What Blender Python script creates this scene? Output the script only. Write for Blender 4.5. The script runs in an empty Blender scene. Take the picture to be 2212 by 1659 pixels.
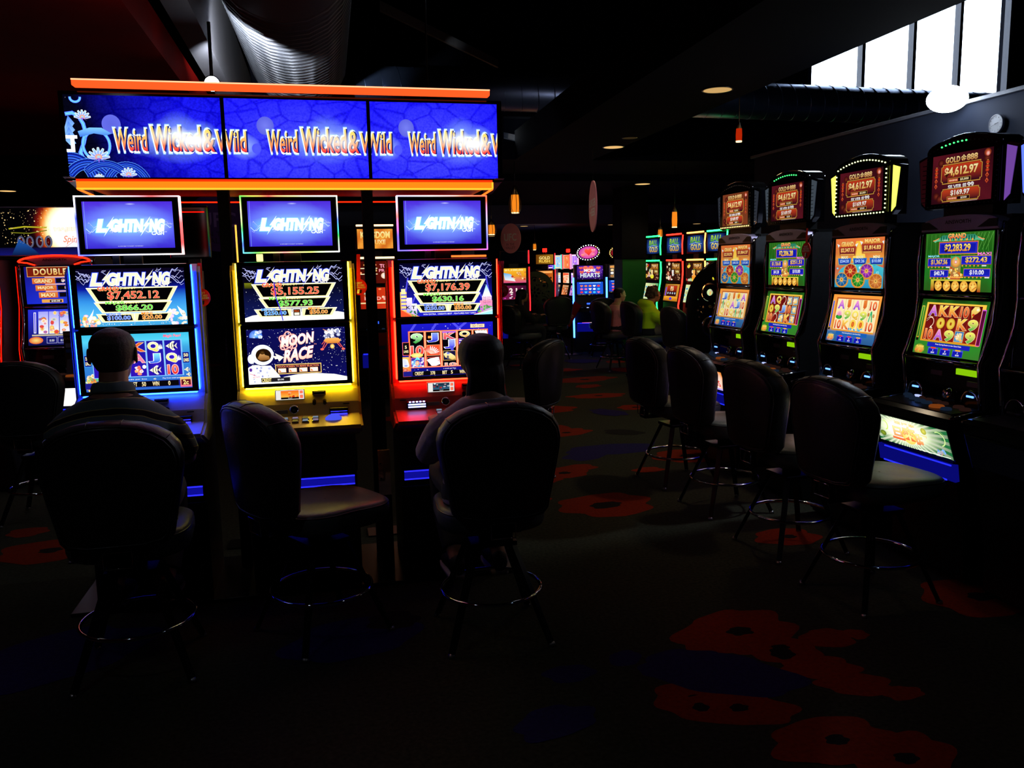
import bpy, bmesh, math, random
from mathutils import Vector, Matrix, Euler
random.seed(7)
C = bpy.context.scene.collection
S = bpy.context.scene
PI = math.pi
# ---------------------------------------------------------------- camera
FPX, EYE = 1800.0, 1.6
Zc = Vector((-35.3, 1800, -257.2)).normalized()
Yc = Vector((-416.0, 249, 1800)).normalized()
Yc = (Yc - Zc * Yc.dot(Zc)).normalized()
Xc = Yc.cross(Zc)
if Xc.x < 0: Xc = -Xc
RT = Matrix((Xc, Yc, Zc))            # camera axes (right, up, forward) -> world
cam_d = bpy.data.cameras.new('camera'); cam = bpy.data.objects.new('camera', cam_d); C.objects.link(cam)
cam_d.sensor_width = 36.0; cam_d.lens = 36.0 * FPX / 2212.0; cam_d.clip_start = 0.05; cam_d.clip_end = 100
M = Matrix((RT.col[0], RT.col[1], -RT.col[2])).transposed().to_4x4()
M.translation = (0, 0, EYE); cam.matrix_world = M
S.camera = cam
# ---------------------------------------------------------------- world, exposure
S.view_settings.view_transform = 'Standard'; S.view_settings.look = 'None'
S.view_settings.exposure = 0.0; S.view_settings.gamma = 1.0; S.view_settings.use_curve_mapping = False
w = bpy.data.worlds.new('daylight'); S.world = w; w.use_nodes = True
bgn = w.node_tree.nodes['Background']; bgn.inputs[0].default_value = (0.80, 0.90, 1.0, 1); bgn.inputs[1].default_value = 7.0
S.cycles.use_denoising = True
S.cycles.max_bounces = 6; S.cycles.diffuse_bounces = 3; S.cycles.glossy_bounces = 3; S.cycles.transparent_max_bounces = 12
S.cycles.sample_clamp_indirect = 4.0
S.cycles.caustics_reflective = False; S.cycles.caustics_refractive = False

def spot(name, loc, target, energy, color, angle, size=0.05, blend=0.5):
    d = bpy.data.lights.new(name, 'SPOT'); d.energy = energy; d.color = color; d.spot_size = math.radians(angle)
    d.spot_blend = blend; d.shadow_soft_size = size
    o = bpy.data.objects.new(name, d); C.objects.link(o); o.location = loc
    o.rotation_euler = (Vector(target) - Vector(loc)).to_track_quat('-Z', 'Y').to_euler(); return o
# portal at the clerestory windows so daylight is sampled well
pd = bpy.data.lights.new('window_daylight', 'AREA'); pd.shape = 'RECTANGLE'; pd.size = 2.9; pd.size_y = 1.3
pd.cycles.is_portal = True
po = bpy.data.objects.new('window_daylight', pd); C.objects.link(po); po.location = (7.43, 9.58, 4.35)
po.rotation_euler = (math.radians(-90), 0, 0)

# ---------------------------------------------------------------- helpers
def lin(c):
    if isinstance(c, str):
        c = c.lstrip('#'); c = [int(c[i:i + 2], 16) / 255 for i in (0, 2, 4)]
    return tuple((x / 12.92 if x <= 0.04045 else ((x + 0.055) / 1.055) ** 2.4) for x in c)
MATS = {}
def pm(name, col, rough=0.6, metal=0.0, noise=0.12, scale=30.0, bump=0.0, spec=0.5, coat=0.0):
    """procedural surface: base colour broken up by noise"""
    if name in MATS: return MATS[name]
    m = bpy.data.materials.new(name); m.use_nodes = True; nt = m.node_tree; b = nt.nodes['Principled BSDF']
    tc = nt.nodes.new('ShaderNodeTexCoord'); n = nt.nodes.new('ShaderNodeTexNoise'); n.inputs['Scale'].default_value = scale
    n.inputs['Detail'].default_value = 3
    nt.links.new(tc.outputs['Object'], n.inputs['Vector'])
    r = nt.nodes.new('ShaderNodeValToRGB'); c = lin(col)
    r.color_ramp.elements[0].color = (*[x * (1 - noise) for x in c], 1); r.color_ramp.elements[1].color = (*[min(1, x * (1 + noise)) for x in c], 1)
    r.color_ramp.elements[0].position = 0.3; r.color_ramp.elements[1].position = 0.7
    nt.links.new(n.outputs['Fac'], r.inputs['Fac']); nt.links.new(r.outputs['Color'], b.inputs['Base Color'])
    b.inputs['Roughness'].default_value = rough; b.inputs['Metallic'].default_value = metal
    b.inputs['Specular IOR Level'].default_value = spec; b.inputs['Coat Weight'].default_value = coat
    if bump:
        bp = nt.nodes.new('ShaderNodeBump'); bp.inputs['Strength'].default_value = bump; bp.inputs['Distance'].default_value = 0.01
        nt.links.new(n.outputs['Fac'], bp.inputs['Height']); nt.links.new(bp.outputs['Normal'], b.inputs['Normal'])
    MATS[name] = m; return m
def em(name, col, strength=1.0):
    if name in MATS: return MATS[name]
    m = bpy.data.materials.new(name); m.use_nodes = True; nt = m.node_tree; nt.nodes.clear()
    o = nt.nodes.new('ShaderNodeOutputMaterial'); e = nt.nodes.new('ShaderNodeEmission')
    e.inputs[0].default_value = (*lin(col), 1); e.inputs[1].default_value = strength
    nt.links.new(e.outputs[0], o.inputs[0]); MATS[name] = m; return m
def disp_mat(name, strength=1.0, kind='plain'):
    """a lit display: its picture is held in the colour attribute of the screen mesh"""
    if name in MATS: return MATS[name]
    m = bpy.data.materials.new(name); m.use_nodes = True; nt = m.node_tree; nt.nodes.clear()
    o = nt.nodes.new('ShaderNodeOutputMaterial'); e = nt.nodes.new('ShaderNodeEmission')
    a = nt.nodes.new('ShaderNodeVertexColor'); a.layer_name = 'Col'; e.inputs[1].default_value = strength
    src = a.outputs['Color']
    if kind == 'stone':
        tc = nt.nodes.new('ShaderNodeTexCoord'); mp = nt.nodes.new('ShaderNodeMapping'); mp.inputs['Scale'].default_value = (7, 7, 10)
        nz = nt.nodes.new('ShaderNodeTexNoise'); nz.inputs['Scale'].default_value = 9; nz.inputs['Detail'].default_value = 1
        ad = nt.nodes.new('ShaderNodeMixRGB'); ad.blend_type = 'ADD'; ad.inputs[0].default_value = 0.12
        nt.links.new(tc.outputs['Object'], mp.inputs[0]); nt.links.new(tc.outputs['Object'], nz.inputs['Vector'])
        nt.links.new(mp.outputs[0], ad.inputs[1]); nt.links.new(nz.outputs['Color'], ad.inputs[2])
        v = nt.nodes.new('ShaderNodeTexVoronoi'); v.feature = 'DISTANCE_TO_EDGE'; v.inputs['Scale'].default_value = 1.3
        nt.links.new(ad.outputs[0], v.inputs['Vector'])
        r = nt.nodes.new('ShaderNodeValToRGB'); r.color_ramp.elements[0].color = (.42, .34, .8, 1); r.color_ramp.elements[1].color = (1, 1, 1, 1)
        r.color_ramp.elements[0].position = 0.015; r.color_ramp.elements[1].position = 0.07
        nt.links.new(v.outputs['Distance'], r.inputs[0])
        mx = nt.nodes.new('ShaderNodeMixRGB'); mx.blend_type = 'MULTIPLY'; mx.inputs[0].default_value = 1
        n2 = nt.nodes.new('ShaderNodeTexNoise'); n2.inputs['Scale'].default_value = 120; n2.inputs['Detail'].default_value = 2
        nt.links.new(tc.outputs['Object'], n2.inputs['Vector'])
        r2 = nt.nodes.new('ShaderNodeValToRGB'); r2.color_ramp.elements[0].color = (.75, .75, .8, 1); r2.color_ramp.elements[1].color = (1.3, 1.3, 1.15, 1)
        r2.color_ramp.elements[0].position = .35; r2.color_ramp.elements[1].position = .65
        nt.links.new(n2.outputs['Fac'], r2.inputs[0])
        m3 = nt.nodes.new('ShaderNodeMixRGB'); m3.blend_type = 'MULTIPLY'; m3.inputs[0].default_value = 1
        nt.links.new(r.outputs[0], m3.inputs[1]); nt.links.new(r2.outputs[0], m3.inputs[2])
        nt.links.new(src, mx.inputs[1]); nt.links.new(m3.outputs[0], mx.inputs[2]); src = mx.outputs[0]
    nt.links.new(src, e.inputs[0])
    if kind == 'glow':
        t = nt.nodes.new('ShaderNodeBsdfTransparent'); mxs = nt.nodes.new('ShaderNodeMixShader')
        nt.links.new(a.outputs['Alpha'], mxs.inputs[0]); nt.links.new(t.outputs[0], mxs.inputs[1]); nt.links.new(e.outputs[0], mxs.inputs[2])
        nt.links.new(mxs.outputs[0], o.inputs[0])
    else:
        nt.links.new(e.outputs[0], o.inputs[0])
    MATS[name] = m; return m

def thing(name, label, cat, loc=(0, 0, 0), rz=0.0, group=None):
    o = bpy.data.objects.new(name, None); C.objects.link(o); o.empty_display_size = .1
    o.location = loc; o.rotation_euler = (0, 0, rz); o['label'] = label; o['category'] = cat
    if group: o['group'] = group
    return o
def tag(o, label, cat, group=None, kind=None):
    o['label'] = label; o['category'] = cat
    if group: o['group'] = group
    if kind: o['kind'] = kind
    return o
def struct(o): o['kind'] = 'structure'; return o
def copy_tree(o, parent=None, **kw):
    c = o.copy(); C.objects.link(c); c.parent = parent
    for ch in list(o.children): copy_tree(ch, c)
    return c

class MB:
    """collects shapes into one mesh"""
    def __init__(s): s.bm = bmesh.new(); s.mats = []
    def mi(s, m):
        if m not in s.mats: s.mats.append(m)
        return s.mats.index(m)
    def raw(s, vs, fs, m, T=None, smooth=False):
        i = s.mi(m); bv = [s.bm.verts.new((T @ Vector(v)) if T else Vector(v)) for v in vs]; out = []
        for f in fs:
            try: fc = s.bm.faces.new([bv[k] for k in f])
            except ValueError: continue
            fc.material_index = i; fc.smooth = smooth; out.append(fc)
        return bv, out
    def box(s, x0, x1, y0, y1, z0, z1, m, bev=0.0, T=None):
        vs = [(x, y, z) for z in (z0, z1) for y in (y0, y1) for x in (x0, x1)]
        fs = [(0, 2, 3, 1), (4, 5, 7, 6), (0, 1, 5, 4), (2, 6, 7, 3), (0, 4, 6, 2), (1, 3, 7, 5)]
        bv, fc = s.raw(vs, fs, m, T)
        if bev:
            es = set(e for f in fc for e in f.edges)
            r = bmesh.ops.bevel(s.bm, geom=list(es), offset=bev, segments=2, affect='EDGES', profile=.6)
            i = s.mi(m)
            for f in r['faces']: f.material_index = i
        return s
    def prism(s, pts, a, b, m, axis='x', T=None, smooth=False, bev=0):
        """polygon pts (u,v) extruded along axis from a to b; x:(y,z) y:(x,z) z:(x,y)"""
        def P(t, p):
            return {'x': (t, p[0], p[1]), 'y': (p[0], t, p[1]), 'z': (p[0], p[1], t)}[axis]
        n = len(pts); vs = [P(a, p) for p in pts] + [P(b, p) for p in pts]
        fs = [tuple(range(n)), tuple(range(2 * n - 1, n - 1, -1))] + [(i, i + n, (i + 1) % n + n, (i + 1) % n) for i in range(n)]
        bv, fc = s.raw(vs, fs, m, T)
        if smooth:
            for f in fc[2:]: f.smooth = True
        bmesh.ops.recalc_face_normals(s.bm, faces=fc)
        if bev:
            es = set(e for f in fc[:2] for e in f.edges)
            r = bmesh.ops.bevel(s.bm, geom=list(es), offset=bev, segments=2, affect='EDGES')
            for f in r['faces']: f.material_index = s.mi(m)
        return s
    def tube(s, pts, r, m, seg=8, closed=False, flat=1.0, T=None):
        pts = [Vector(p) for p in pts]; n = len(pts); rs = r if isinstance(r, (list, tuple)) else [r] * n
        vs = []; up = Vector((0, 0, 1)); prev = None
        for i, p in enumerate(pts):
            if closed: d = pts[(i + 1) % n] - pts[i - 1]
            else: d = pts[min(i + 1, n - 1)] - pts[max(i - 1, 0)]
            d.normalize()
            if prev is None:
                a = d.cross(up)
                if a.length < .05: a = d.cross(Vector((1, 0, 0)))
            else:
                a = prev - d * prev.dot(d)
            a.normalize(); prev = a; b = d.cross(a)
            for k in range(seg):
                t = 2 * PI * k / seg; vs.append(p + a * math.cos(t) * rs[i] + b * math.sin(t) * rs[i] * flat)
        fs = []
        for i in range(n if closed else n - 1):
            j = (i + 1) % n
            for k in range(seg): fs.append((i * seg + k, i * seg + (k + 1) % seg, j * seg + (k + 1) % seg, j * seg + k))
        if not closed: fs += [tuple(range(seg - 1, -1, -1)), tuple((n - 1) * seg + k for k in range(seg))]
        s.raw(vs, fs, m, T, smooth=True); return s
    def lathe(s, prof, c, m, seg=24, T=None, sx=1, sy=1, smooth=True):
        """prof [(r,z)] revolved about z through c"""
        vs = []
        for r, z in prof:
            for k in range(seg):
                t = 2 * PI * k / seg; vs.append((c[0] + r * sx * math.cos(t), c[1] + r * sy * math.sin(t), c[2] + z))
        fs = []; n = len(prof)
        for i in range(n - 1):
            for k in range(seg): fs.append((i * seg + k, i * seg + (k + 1) % seg, (i + 1) * seg + (k + 1) % seg, (i + 1) * seg + k))
        fs += [tuple(range(seg - 1, -1, -1)), tuple((n - 1) * seg + k for k in range(seg))]
        s.raw(vs, fs, m, T, smooth=smooth); return s
    def ball(s, c, r, m, seg=16, T=None):
        if not isinstance(r, (tuple, list)): r = (r, r, r)
        n = seg // 2; prof = [(math.sin(PI * i / n), -math.cos(PI * i / n)) for i in range(n + 1)]
        prof[0] = (.001, -1); prof[-1] = (.001, 1)
        vs = []
        for a, z in prof:
            for k in range(seg):
                t = 2 * PI * k / seg; vs.append((c[0] + r[0] * a * math.cos(t), c[1] + r[1] * a * math.sin(t), c[2] + r[2] * z))
        fs = [(i * seg + k, i * seg + (k + 1) % seg, (i + 1) * seg + (k + 1) % seg, (i + 1) * seg + k) for i in range(n) for k in range(seg)]
        fs += [tuple(range(seg - 1, -1, -1)), tuple(n * seg + k for k in range(seg))]
        s.raw(vs, fs, m, T, smooth=True); return s
    def loft(s, rings, m, T=None, cap=True):
        n = len(rings[0]); vs = [v for r in rings for v in r]; fs = []
        for i in range(len(rings) - 1):
            for k in range(n): fs.append((i * n + k, i * n + (k + 1) % n, (i + 1) * n + (k + 1) % n, (i + 1) * n + k))
        if cap: fs += [tuple(range(n - 1, -1, -1)), tuple((len(rings) - 1) * n + k for k in range(n))]
        s.raw(vs, fs, m, T, smooth=True); return s
    def build(s, name, parent=None, loc=None):
        me = bpy.data.meshes.new(name); s.bm.normal_update(); s.bm.to_mesh(me); s.bm.free()
        for m in s.mats: me.materials.append(m)
        o = bpy.data.objects.new(name, me); C.objects.link(o)
        if parent: o.parent = parent
        if loc: o.location = loc
        return o

def pieces(o):
    """every loose piece of a mesh becomes an object of its own (same name, same parent)"""
    bm = bmesh.new(); bm.from_mesh(o.data); bm.verts.ensure_lookup_table(); seen = set(); isl = []
    for v in bm.verts:
        if v.index in seen: continue
        st = [v]; seen.add(v.index); g = []
        while st:
            a = st.pop(); g.append(a.index)
            for e in a.link_edges:
                b = e.other_vert(a)
                if b.index not in seen: seen.add(b.index); st.append(b)
        isl.append(set(g))
    out = [o]
    for k, g in enumerate(isl):
        b2 = bm.copy(); b2.verts.ensure_lookup_table()
        bmesh.ops.delete(b2, geom=[v for v in b2.verts if v.index not in g], context='VERTS')
        if k == 0: first = b2; continue
        me = bpy.data.meshes.new(o.name); b2.to_mesh(me); b2.free()
        for m in o.data.materials: me.materials.append(m)
        c = bpy.data.objects.new(o.name, me); C.objects.link(c); c.parent = o.parent; c.location = o.location; out.append(c)
    first.to_mesh(o.data); first.free(); bm.free(); return out

# ---------------------------------------------------------------- lettering
TXT = {}
def text_shape(st, off=0.0, shear=0.0, res=3, sp=1.0):
    k = (st, round(off, 3), shear, res, sp)
    if k in TXT: return TXT[k]
    cu = bpy.data.curves.new('t', 'FONT'); cu.body = st; cu.size = 1; cu.offset = off * .5; cu.shear = shear
    cu.resolution_u = res; cu.space_character = sp; cu.fill_mode = 'FRONT'
    o = bpy.data.objects.new('t', cu); me = bpy.data.meshes.new_from_object(o)
    vs = [(v.co.x, v.co.y) for v in me.vertices]; fs = [tuple(p.vertices) for p in me.polygons]
    bpy.data.objects.remove(o); bpy.data.meshes.remove(me); bpy.data.curves.remove(cu)
    TXT[k] = (vs, fs); return TXT[k]
def text_box(st, shear=0.0, sp=1.0):
    vs, _ = text_shape(st, 0.0, shear, 3, sp)
    xs = [v[0] for v in vs] or [0, 1]; ys = [v[1] for v in vs] or [0, 1]
    return min(xs), min(ys), max(xs), max(ys)

class Canvas:
    """picture on a lit display, drawn in its own units: x right 0..U, y down 0..V"""
    def __init__(s, c, right, up, W, H, U=160.0, V=90.0, strength=1.0, stepz=0.00008, flat=None, stone=False):
        s.c = Vector(c); s.r = Vector(right).normalized(); s.u = Vector(up).normalized(); s.n = s.r.cross(s.u)
        s.W, s.H, s.U, s.V = W, H, U, V; s.k = 0; s.dz = stepz
        s.vs = []; s.fs = []; s.cols = []; s.mi = []; s.st = strength; s.flat = flat; s.stone = stone
    def P(s, x, y): return s.c + s.r * ((x / s.U - .5) * s.W) + s.u * ((.5 - y / s.V) * s.H) + s.n * (s.k * s.dz)
    def face(s, pts, cols, mi=0):
        """adds one face, cut off at the edge of the display"""
        if any(p[0] < 0 or p[0] > s.U or p[1] < 0 or p[1] > s.V for p in pts):
            q = [(p[0], p[1], *c) for p, c in zip(pts, cols)]
            for ax, lim, sg in ((0, 0, 1), (0, s.U, -1), (1, 0, 1), (1, s.V, -1)):
                out = []
                for i in range(len(q)):
                    A, B = q[i], q[(i + 1) % len(q)]; da, db = (A[ax] - lim) * sg, (B[ax] - lim) * sg
                    if da >= 0: out.append(A)
                    if (da < 0) != (db < 0): t = da / (da - db); out.append(tuple(A[k] + (B[k] - A[k]) * t for k in range(6)))
                q = out
                if len(q) < 3: return
            pts = [(p[0], p[1]) for p in q]; cols = [tuple(p[2:]) for p in q]
        b = len(s.vs); s.vs += [s.P(*p) for p in pts]; s.fs.append(tuple(range(b, b + len(pts)))); s.cols += cols; s.mi.append(mi)
    def col(s, c, a=1.0, g=1.0):
        c = lin(c) if isinstance(c, str) else c
        return (c[0] * g, c[1] * g, c[2] * g, a)
    def bg(s, tl, tr=None, br=None, bl=None, stone=False):
        tr = tr or tl; br = br or tr; bl = bl or tl
        s.face([(0, 0), (s.U, 0), (s.U, s.V), (0, s.V)], [s.col(tl), s.col(tr), s.col(br), s.col(bl)], 2 if stone else 0); s.k += 1; return s
    def grid(s, fn, nx=12, ny=8, stone=False):
        for i in range(nx):
            for j in range(ny):
                p = [(i, j), (i + 1, j), (i + 1, j + 1), (i, j + 1)]
                s.face([(a / nx * s.U, b / ny * s.V) for a, b in p], [s.col(fn(a / nx, b / ny)) for a, b in p], 2 if stone else 0)
        s.k += 1; return s
    def poly(s, pts, c, c2=None, g=1.0):
        ys = [p[1] for p in pts]; y0, y1 = min(ys), max(ys); A = s.col(c, 1, g); B = s.col(c2, 1, g) if c2 else A
        cols = [tuple(A[i] + (B[i] - A[i]) * ((p[1] - y0) / max(1e-6, y1 - y0)) for i in range(4)) for p in pts]
        s.face(pts, cols); s.k += 1; return s
    def rect(s, x0, y0, x1, y1, c, c2=None, g=1.0): return s.poly([(x0, y0), (x1, y0), (x1, y1), (x0, y1)], c, c2, g)
    def frame(s, x0, y0, x1, y1, w, c, fill=None, c2=None):
        s.rect(x0 - w, y0 - w, x1 + w, y1 + w, c, c2)
        if fill: s.rect(x0, y0, x1, y1, fill)
        return s
    def ell(s, cx, cy, rx, ry, c, c2=None, n=20, a0=0, a1=2 * PI, g=1.0):
        A = s.col(c, 1, g); B = s.col(c2, 1, g) if c2 else A
        P = [(cx + rx * math.cos(a0 + (a1 - a0) * i / n), cy + ry * math.sin(a0 + (a1 - a0) * i / n)) for i in range(n + 1)]
        for i in range(n): s.face([(cx, cy), P[i], P[i + 1]], [A, B, B])
        s.k += 1; return s
    def glow(s, cx, cy, rx, ry, c, a=1.0, n=24, g=1.0):
        A = s.col(c, a, g); B = s.col(c, 0.0, g); Mi = s.col(c, a * .45, g)
        P = [(math.cos(2 * PI * i / n), math.sin(2 * PI * i / n)) for i in range(n + 1)]
        for i in range(n):
            p, q = P[i], P[i + 1]
            s.face([(cx, cy), (cx + rx * .5 * p[0], cy + ry * .5 * p[1]), (cx + rx * .5 * q[0], cy + ry * .5 * q[1])], [A, Mi, Mi], 1)
            s.face([(cx + rx * .5 * p[0], cy + ry * .5 * p[1]), (cx + rx * p[0], cy + ry * p[1]), (cx + rx * q[0], cy + ry * q[1]), (cx + rx * .5 * q[0], cy + ry * .5 * q[1])], [Mi, B, B, Mi], 1)
        s.k += 1; return s
    def line(s, pts, w, c, g=1.0):
        A = s.col(c, 1, g)
        for i in range(len(pts) - 1):
            (x0, y0), (x1, y1) = pts[i], pts[i + 1]; dx, dy = x1 - x0, y1 - y0; L = math.hypot(dx, dy) or 1; nx, ny = -dy / L * w / 2, dx / L * w / 2
            ex, ey = dx / L * w * .3, dy / L * w * .3
            s.face([(x0 + nx - ex, y0 + ny - ey), (x1 + nx + ex, y1 + ny + ey), (x1 - nx + ex, y1 - ny + ey), (x0 - nx - ex, y0 - ny - ey)], [A] * 4)
        s.k += 1; return s
    def text(s, st, x0, y0, x1, y1, c, c2=None, out=None, ow=.04, bold=.0, shear=0.0, g=1.0, sp=1.0, warp=None, clip=None):
        bx = text_box(st, shear, sp); W = max(1e-6, bx[2] - bx[0]); H = max(1e-6, bx[3] - bx[1])
        passes = ([(out, out, bold + ow)] if out else []) + [(c, c2 or c, bold)]
        for ca, cb, off in passes:
            vs, fs = text_shape(st, off, shear, 3, sp); A = s.col(ca, 1, g); B = s.col(cb, 1, g)
            pts = []; cols = []
            for v in vs:
                t = (v[1] - bx[1]) / H; X = x0 + (v[0] - bx[0]) / W * (x1 - x0); Y = y1 - t * (y1 - y0)
                if warp: Y = warp((v[0] - bx[0]) / W, t, Y)
                pts.append((X, Y)); tt = min(1, max(0, t)); cols.append(tuple(B[i] + (A[i] - B[i]) * tt for i in range(4)))
            for f in fs: s.face([pts[i] for i in f], [cols[i] for i in f])
            s.k += 1
        return s
    def dots(s, n, x0, y0, x1, y1, r, c, seed=1, g=1.0):
        rd = random.Random(seed)
        for _ in range(n):
            x, y = rd.uniform(x0, x1), rd.uniform(y0, y1); q = r * rd.choice([.5, .6, .8, 1.4]); A = s.col(c, 1, g * rd.uniform(.4, 1.2))
            s.face([(x - q, y), (x, y - q), (x + q, y), (x, y + q)], [A] * 4)
        s.k += 1; return s
    def build(s, name, parent=None):
        me = bpy.data.meshes.new(name); me.from_pydata([tuple(v) for v in s.vs], [], s.fs)
        ca = me.color_attributes.new('Col', 'FLOAT_COLOR', 'CORNER')
        flat = [x for c in s.cols for x in c]; ca.data.foreach_set('color', flat)
        if s.flat: me.materials.append(s.flat)
        else:
            me.materials.append(disp_mat('display_%g' % s.st, s.st))
            if max(s.mi) > 0:
                me.materials.append(disp_mat('display_glow_%g' % s.st, s.st, 'glow'))
                me.materials.append(disp_mat('display_stone_%g' % s.st, s.st, 'stone'))
            me.polygons.foreach_set('material_index', s.mi)
        o = bpy.data.objects.new(name, me); C.objects.link(o)
        if parent: o.parent = parent
        return o
def printed(name, c, right, up, W, H, draw, parent, U=100, V=100):
    """printed (not lit) lettering: same drawing, ordinary surface"""
    if 'printed_ink' not in MATS:
        m = bpy.data.materials.new('printed_ink'); m.use_nodes = True; nt = m.node_tree; b = nt.nodes['Principled BSDF']
        a = nt.nodes.new('ShaderNodeVertexColor'); a.layer_name = 'Col'; nt.links.new(a.outputs['Color'], b.inputs['Base Color'])
        b.inputs['Roughness'].default_value = .5; MATS['printed_ink'] = m
    cv = Canvas(c, right, up, W, H, U, V, flat=MATS['printed_ink'], stepz=.0003); cv.k = 2; draw(cv); return cv.build(name, parent)

BLACK = pm('black_plastic', (.035, .035, .04), .35, 0, .1)
GLOSS = pm('gloss_black', (.02, .02, .025), .12, 0, .05)
LEATHER = pm('black_leather', (.10, .105, .115), .42, 0, .15, 90, .12)
FABRIC = pm('dark_fabric', (.075, .08, .09), .85, 0, .25, 200, .2)
CHROME = pm('chrome', (.85, .86, .9), .07, 1.0, .03)
METAL = pm('brushed_metal', (.72, .72, .74), .32, 1.0, .08, 12)
DARKM = pm('dark_metal', (.12, .12, .13), .3, .8, .1)
PAINT = pm('black_paint', (.045, .045, .055), .8, 0, .15, 4, 0, .08)
# ================================================================ the room
def ray(px, py): return RT @ Vector((px - 1106.0, 829.5 - py, FPX))
def onY(px, py, y): d = ray(px, py); t = y / d.y; return Vector((d.x * t, y, EYE + d.z * t))
def onX(px, py, x): d = ray(px, py); t = x / d.x; return Vector((x, d.y * t, EYE + d.z * t))
def onZ(px, py, z): d = ray(px, py); t = (z - EYE) / d.z; return Vector((d.x * t, d.y * t, z))

WALLM = pm('blue_black_wall', (.20, .23, .30), .75, 0, .12, 3, 0, .15)
CEILM = pm('dark_ceiling', (.045, .05, .085), .9, 0, .12, 3, 0, .02)
SHELL = pm('black_void', (.05, .055, .09), .9, 0, .12, 3, 0, .05)
# carpet: woven green-brown ground, flowers and leaves woven in as shapes of their own
def carpet(name, col, amt=.35):
    return pm(name, col, .95, 0, amt, 55, .25, .1)
CG = carpet('carpet_ground', (.225, .225, .17)); CO = carpet('carpet_orange', (.58, .17, .06), .2)
CB = carpet('carpet_blue', (.17, .14, .36), .2); CD = carpet('carpet_dark', (.14, .12, .11), .2)
fl = MB(); fl.raw([(-9, -1.5, 0), (13, -1.5, 0), (13, 26, 0), (-9, 26, 0)], [(0, 1, 2, 3)], CG)
flz = [0.0006]
def blob(x, y, R, m, n=5, amp=.25, st=1.0, rot=0.0, seed=0):
    rd = random.Random(seed); ph = rd.random() * 6; k = 48; flz[0] += .00002
    vs = [(x, y, flz[0])]
    for i in range(k):
        t = 2 * PI * i / k; r = R * (1 + amp * .55 * abs(math.cos(n * t / 2 + ph)) - .1 + .05 * math.cos((n + 2) * t + ph * 2) + .05 * math.sin(3 * t + ph))
        a, b = r * math.cos(t) * st, r * math.sin(t); vs.append((x + a * math.cos(rot) - b * math.sin(rot), y + a * math.sin(rot) + b * math.cos(rot), flz[0]))
    fl.raw(vs, [(0, i + 1, (i + 1) % k + 1) for i in range(k)], m)
for i, (px, py, R, m, n, st, rot) in enumerate([
    (1590, 1365, .20, CO, 6, 1.5, .3), (1680, 1400, .13, CO, 5, 1.3, -.5), (1790, 1378, .09, CO, 5, 1.3, 0), (1850, 1370, .05, CO, 5, 1, 0),
    (1690, 1412, .05, CD, 5, 1, 0), (1770, 1442, .10, CO, 5, 1.6, -.2), (1850, 1478, .09, CO, 5, 1.6, -.3), (1950, 1497, .05, CO, 5, 1.6, 0), (1500, 1510, .13, CO, 5, 1.2, 0),
    (1590, 1530, .12, CO, 5, 1.8, -.3), (1514, 1528, .03, CD, 4, 1, 0), (1560, 1455, .17, CB, 4, 1.8, -.5), (1470, 1432, .11, CB, 4, 1.6, .2), (1350, 1422, .06, CB, 3, 1.3, .6),
    (1230, 1455, .07, CB, 4, 1.5, 0), (1310, 1090, .27, CO, 6, 1.2, .1), (1305, 1092, .07, CD, 5, 1.4, 0), (1215, 1022, .17, CO, 5, 1.2, .2), (1180, 1035, .12, CO, 5, 1, 0),
    (1250, 1010, .10, CO, 4, 1.5, 0), (1320, 970, .20, CB, 4, 2, 0), (1265, 985, .14, CB, 4, 1.5, .4), (1180, 885, .22, CO, 5, 1.6, 0), (1290, 855, .18, CO, 5, 2, 0), (1220, 935, .16, CO, 5, 1.8, .3),
    (1370, 880, .16, CO, 5, 1.2, 0), (1480, 985, .24, CO, 5, 1.1, 0), (1400, 1015, .08, CO, 4, 1.6, 0), (1260, 820, .25, CO, 5, 2, .2), (1200, 800, .2, CO, 5, 2, 0), (1150, 1080, .10, CO, 5, 1.3, 0),
    (100, 1190, .22, CO, 5, 1.2, 0), (60, 1150, .1, CO, 5, 1.2, 0), (120, 1420, .25, CB, 4, 1.6, .5), (760, 1380, .2, CB, 4, 1.5, .2), (850, 1340, .1, CD, 5, 1.2, 0), (2110, 1290, .22, CO, 5, 1.2, 0),
    (1700, 1160, .15, CO, 5, 1.3, 0), (1800, 1600, .14, CO, 5, 1.6, 0), (1950, 1640, .14, CO, 5, 1.4, .3), (1200, 1560, .1, CB, 5, 1.6, .3)]):
    p = onZ(px, py, 0); blob(p.x, p.y, R, m, n, .25, st, rot, i)
    if m is CO and R > .11: blob(p.x + .1 * R, p.y, R * .22, CD, 5, .3, 1.3, 0, i)
rd = random.Random(11)
for i in range(150):
    x, y = rd.uniform(-6, 9), rd.uniform(.6, 22)
    q = RT.transposed() @ Vector((x, y, -EYE))
    if q.z > 0 and -1100 < FPX * q.x / q.z < 1100 and y < 6.8: continue
    blob(x, y, rd.uniform(.1, .3), rd.choice([CO, CO, CB, CD]), rd.choice([4, 5, 6]), .25, rd.uniform(1, 1.6), rd.uniform(0, 3), i + 100)
floor = struct(fl.build('floor'))

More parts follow.
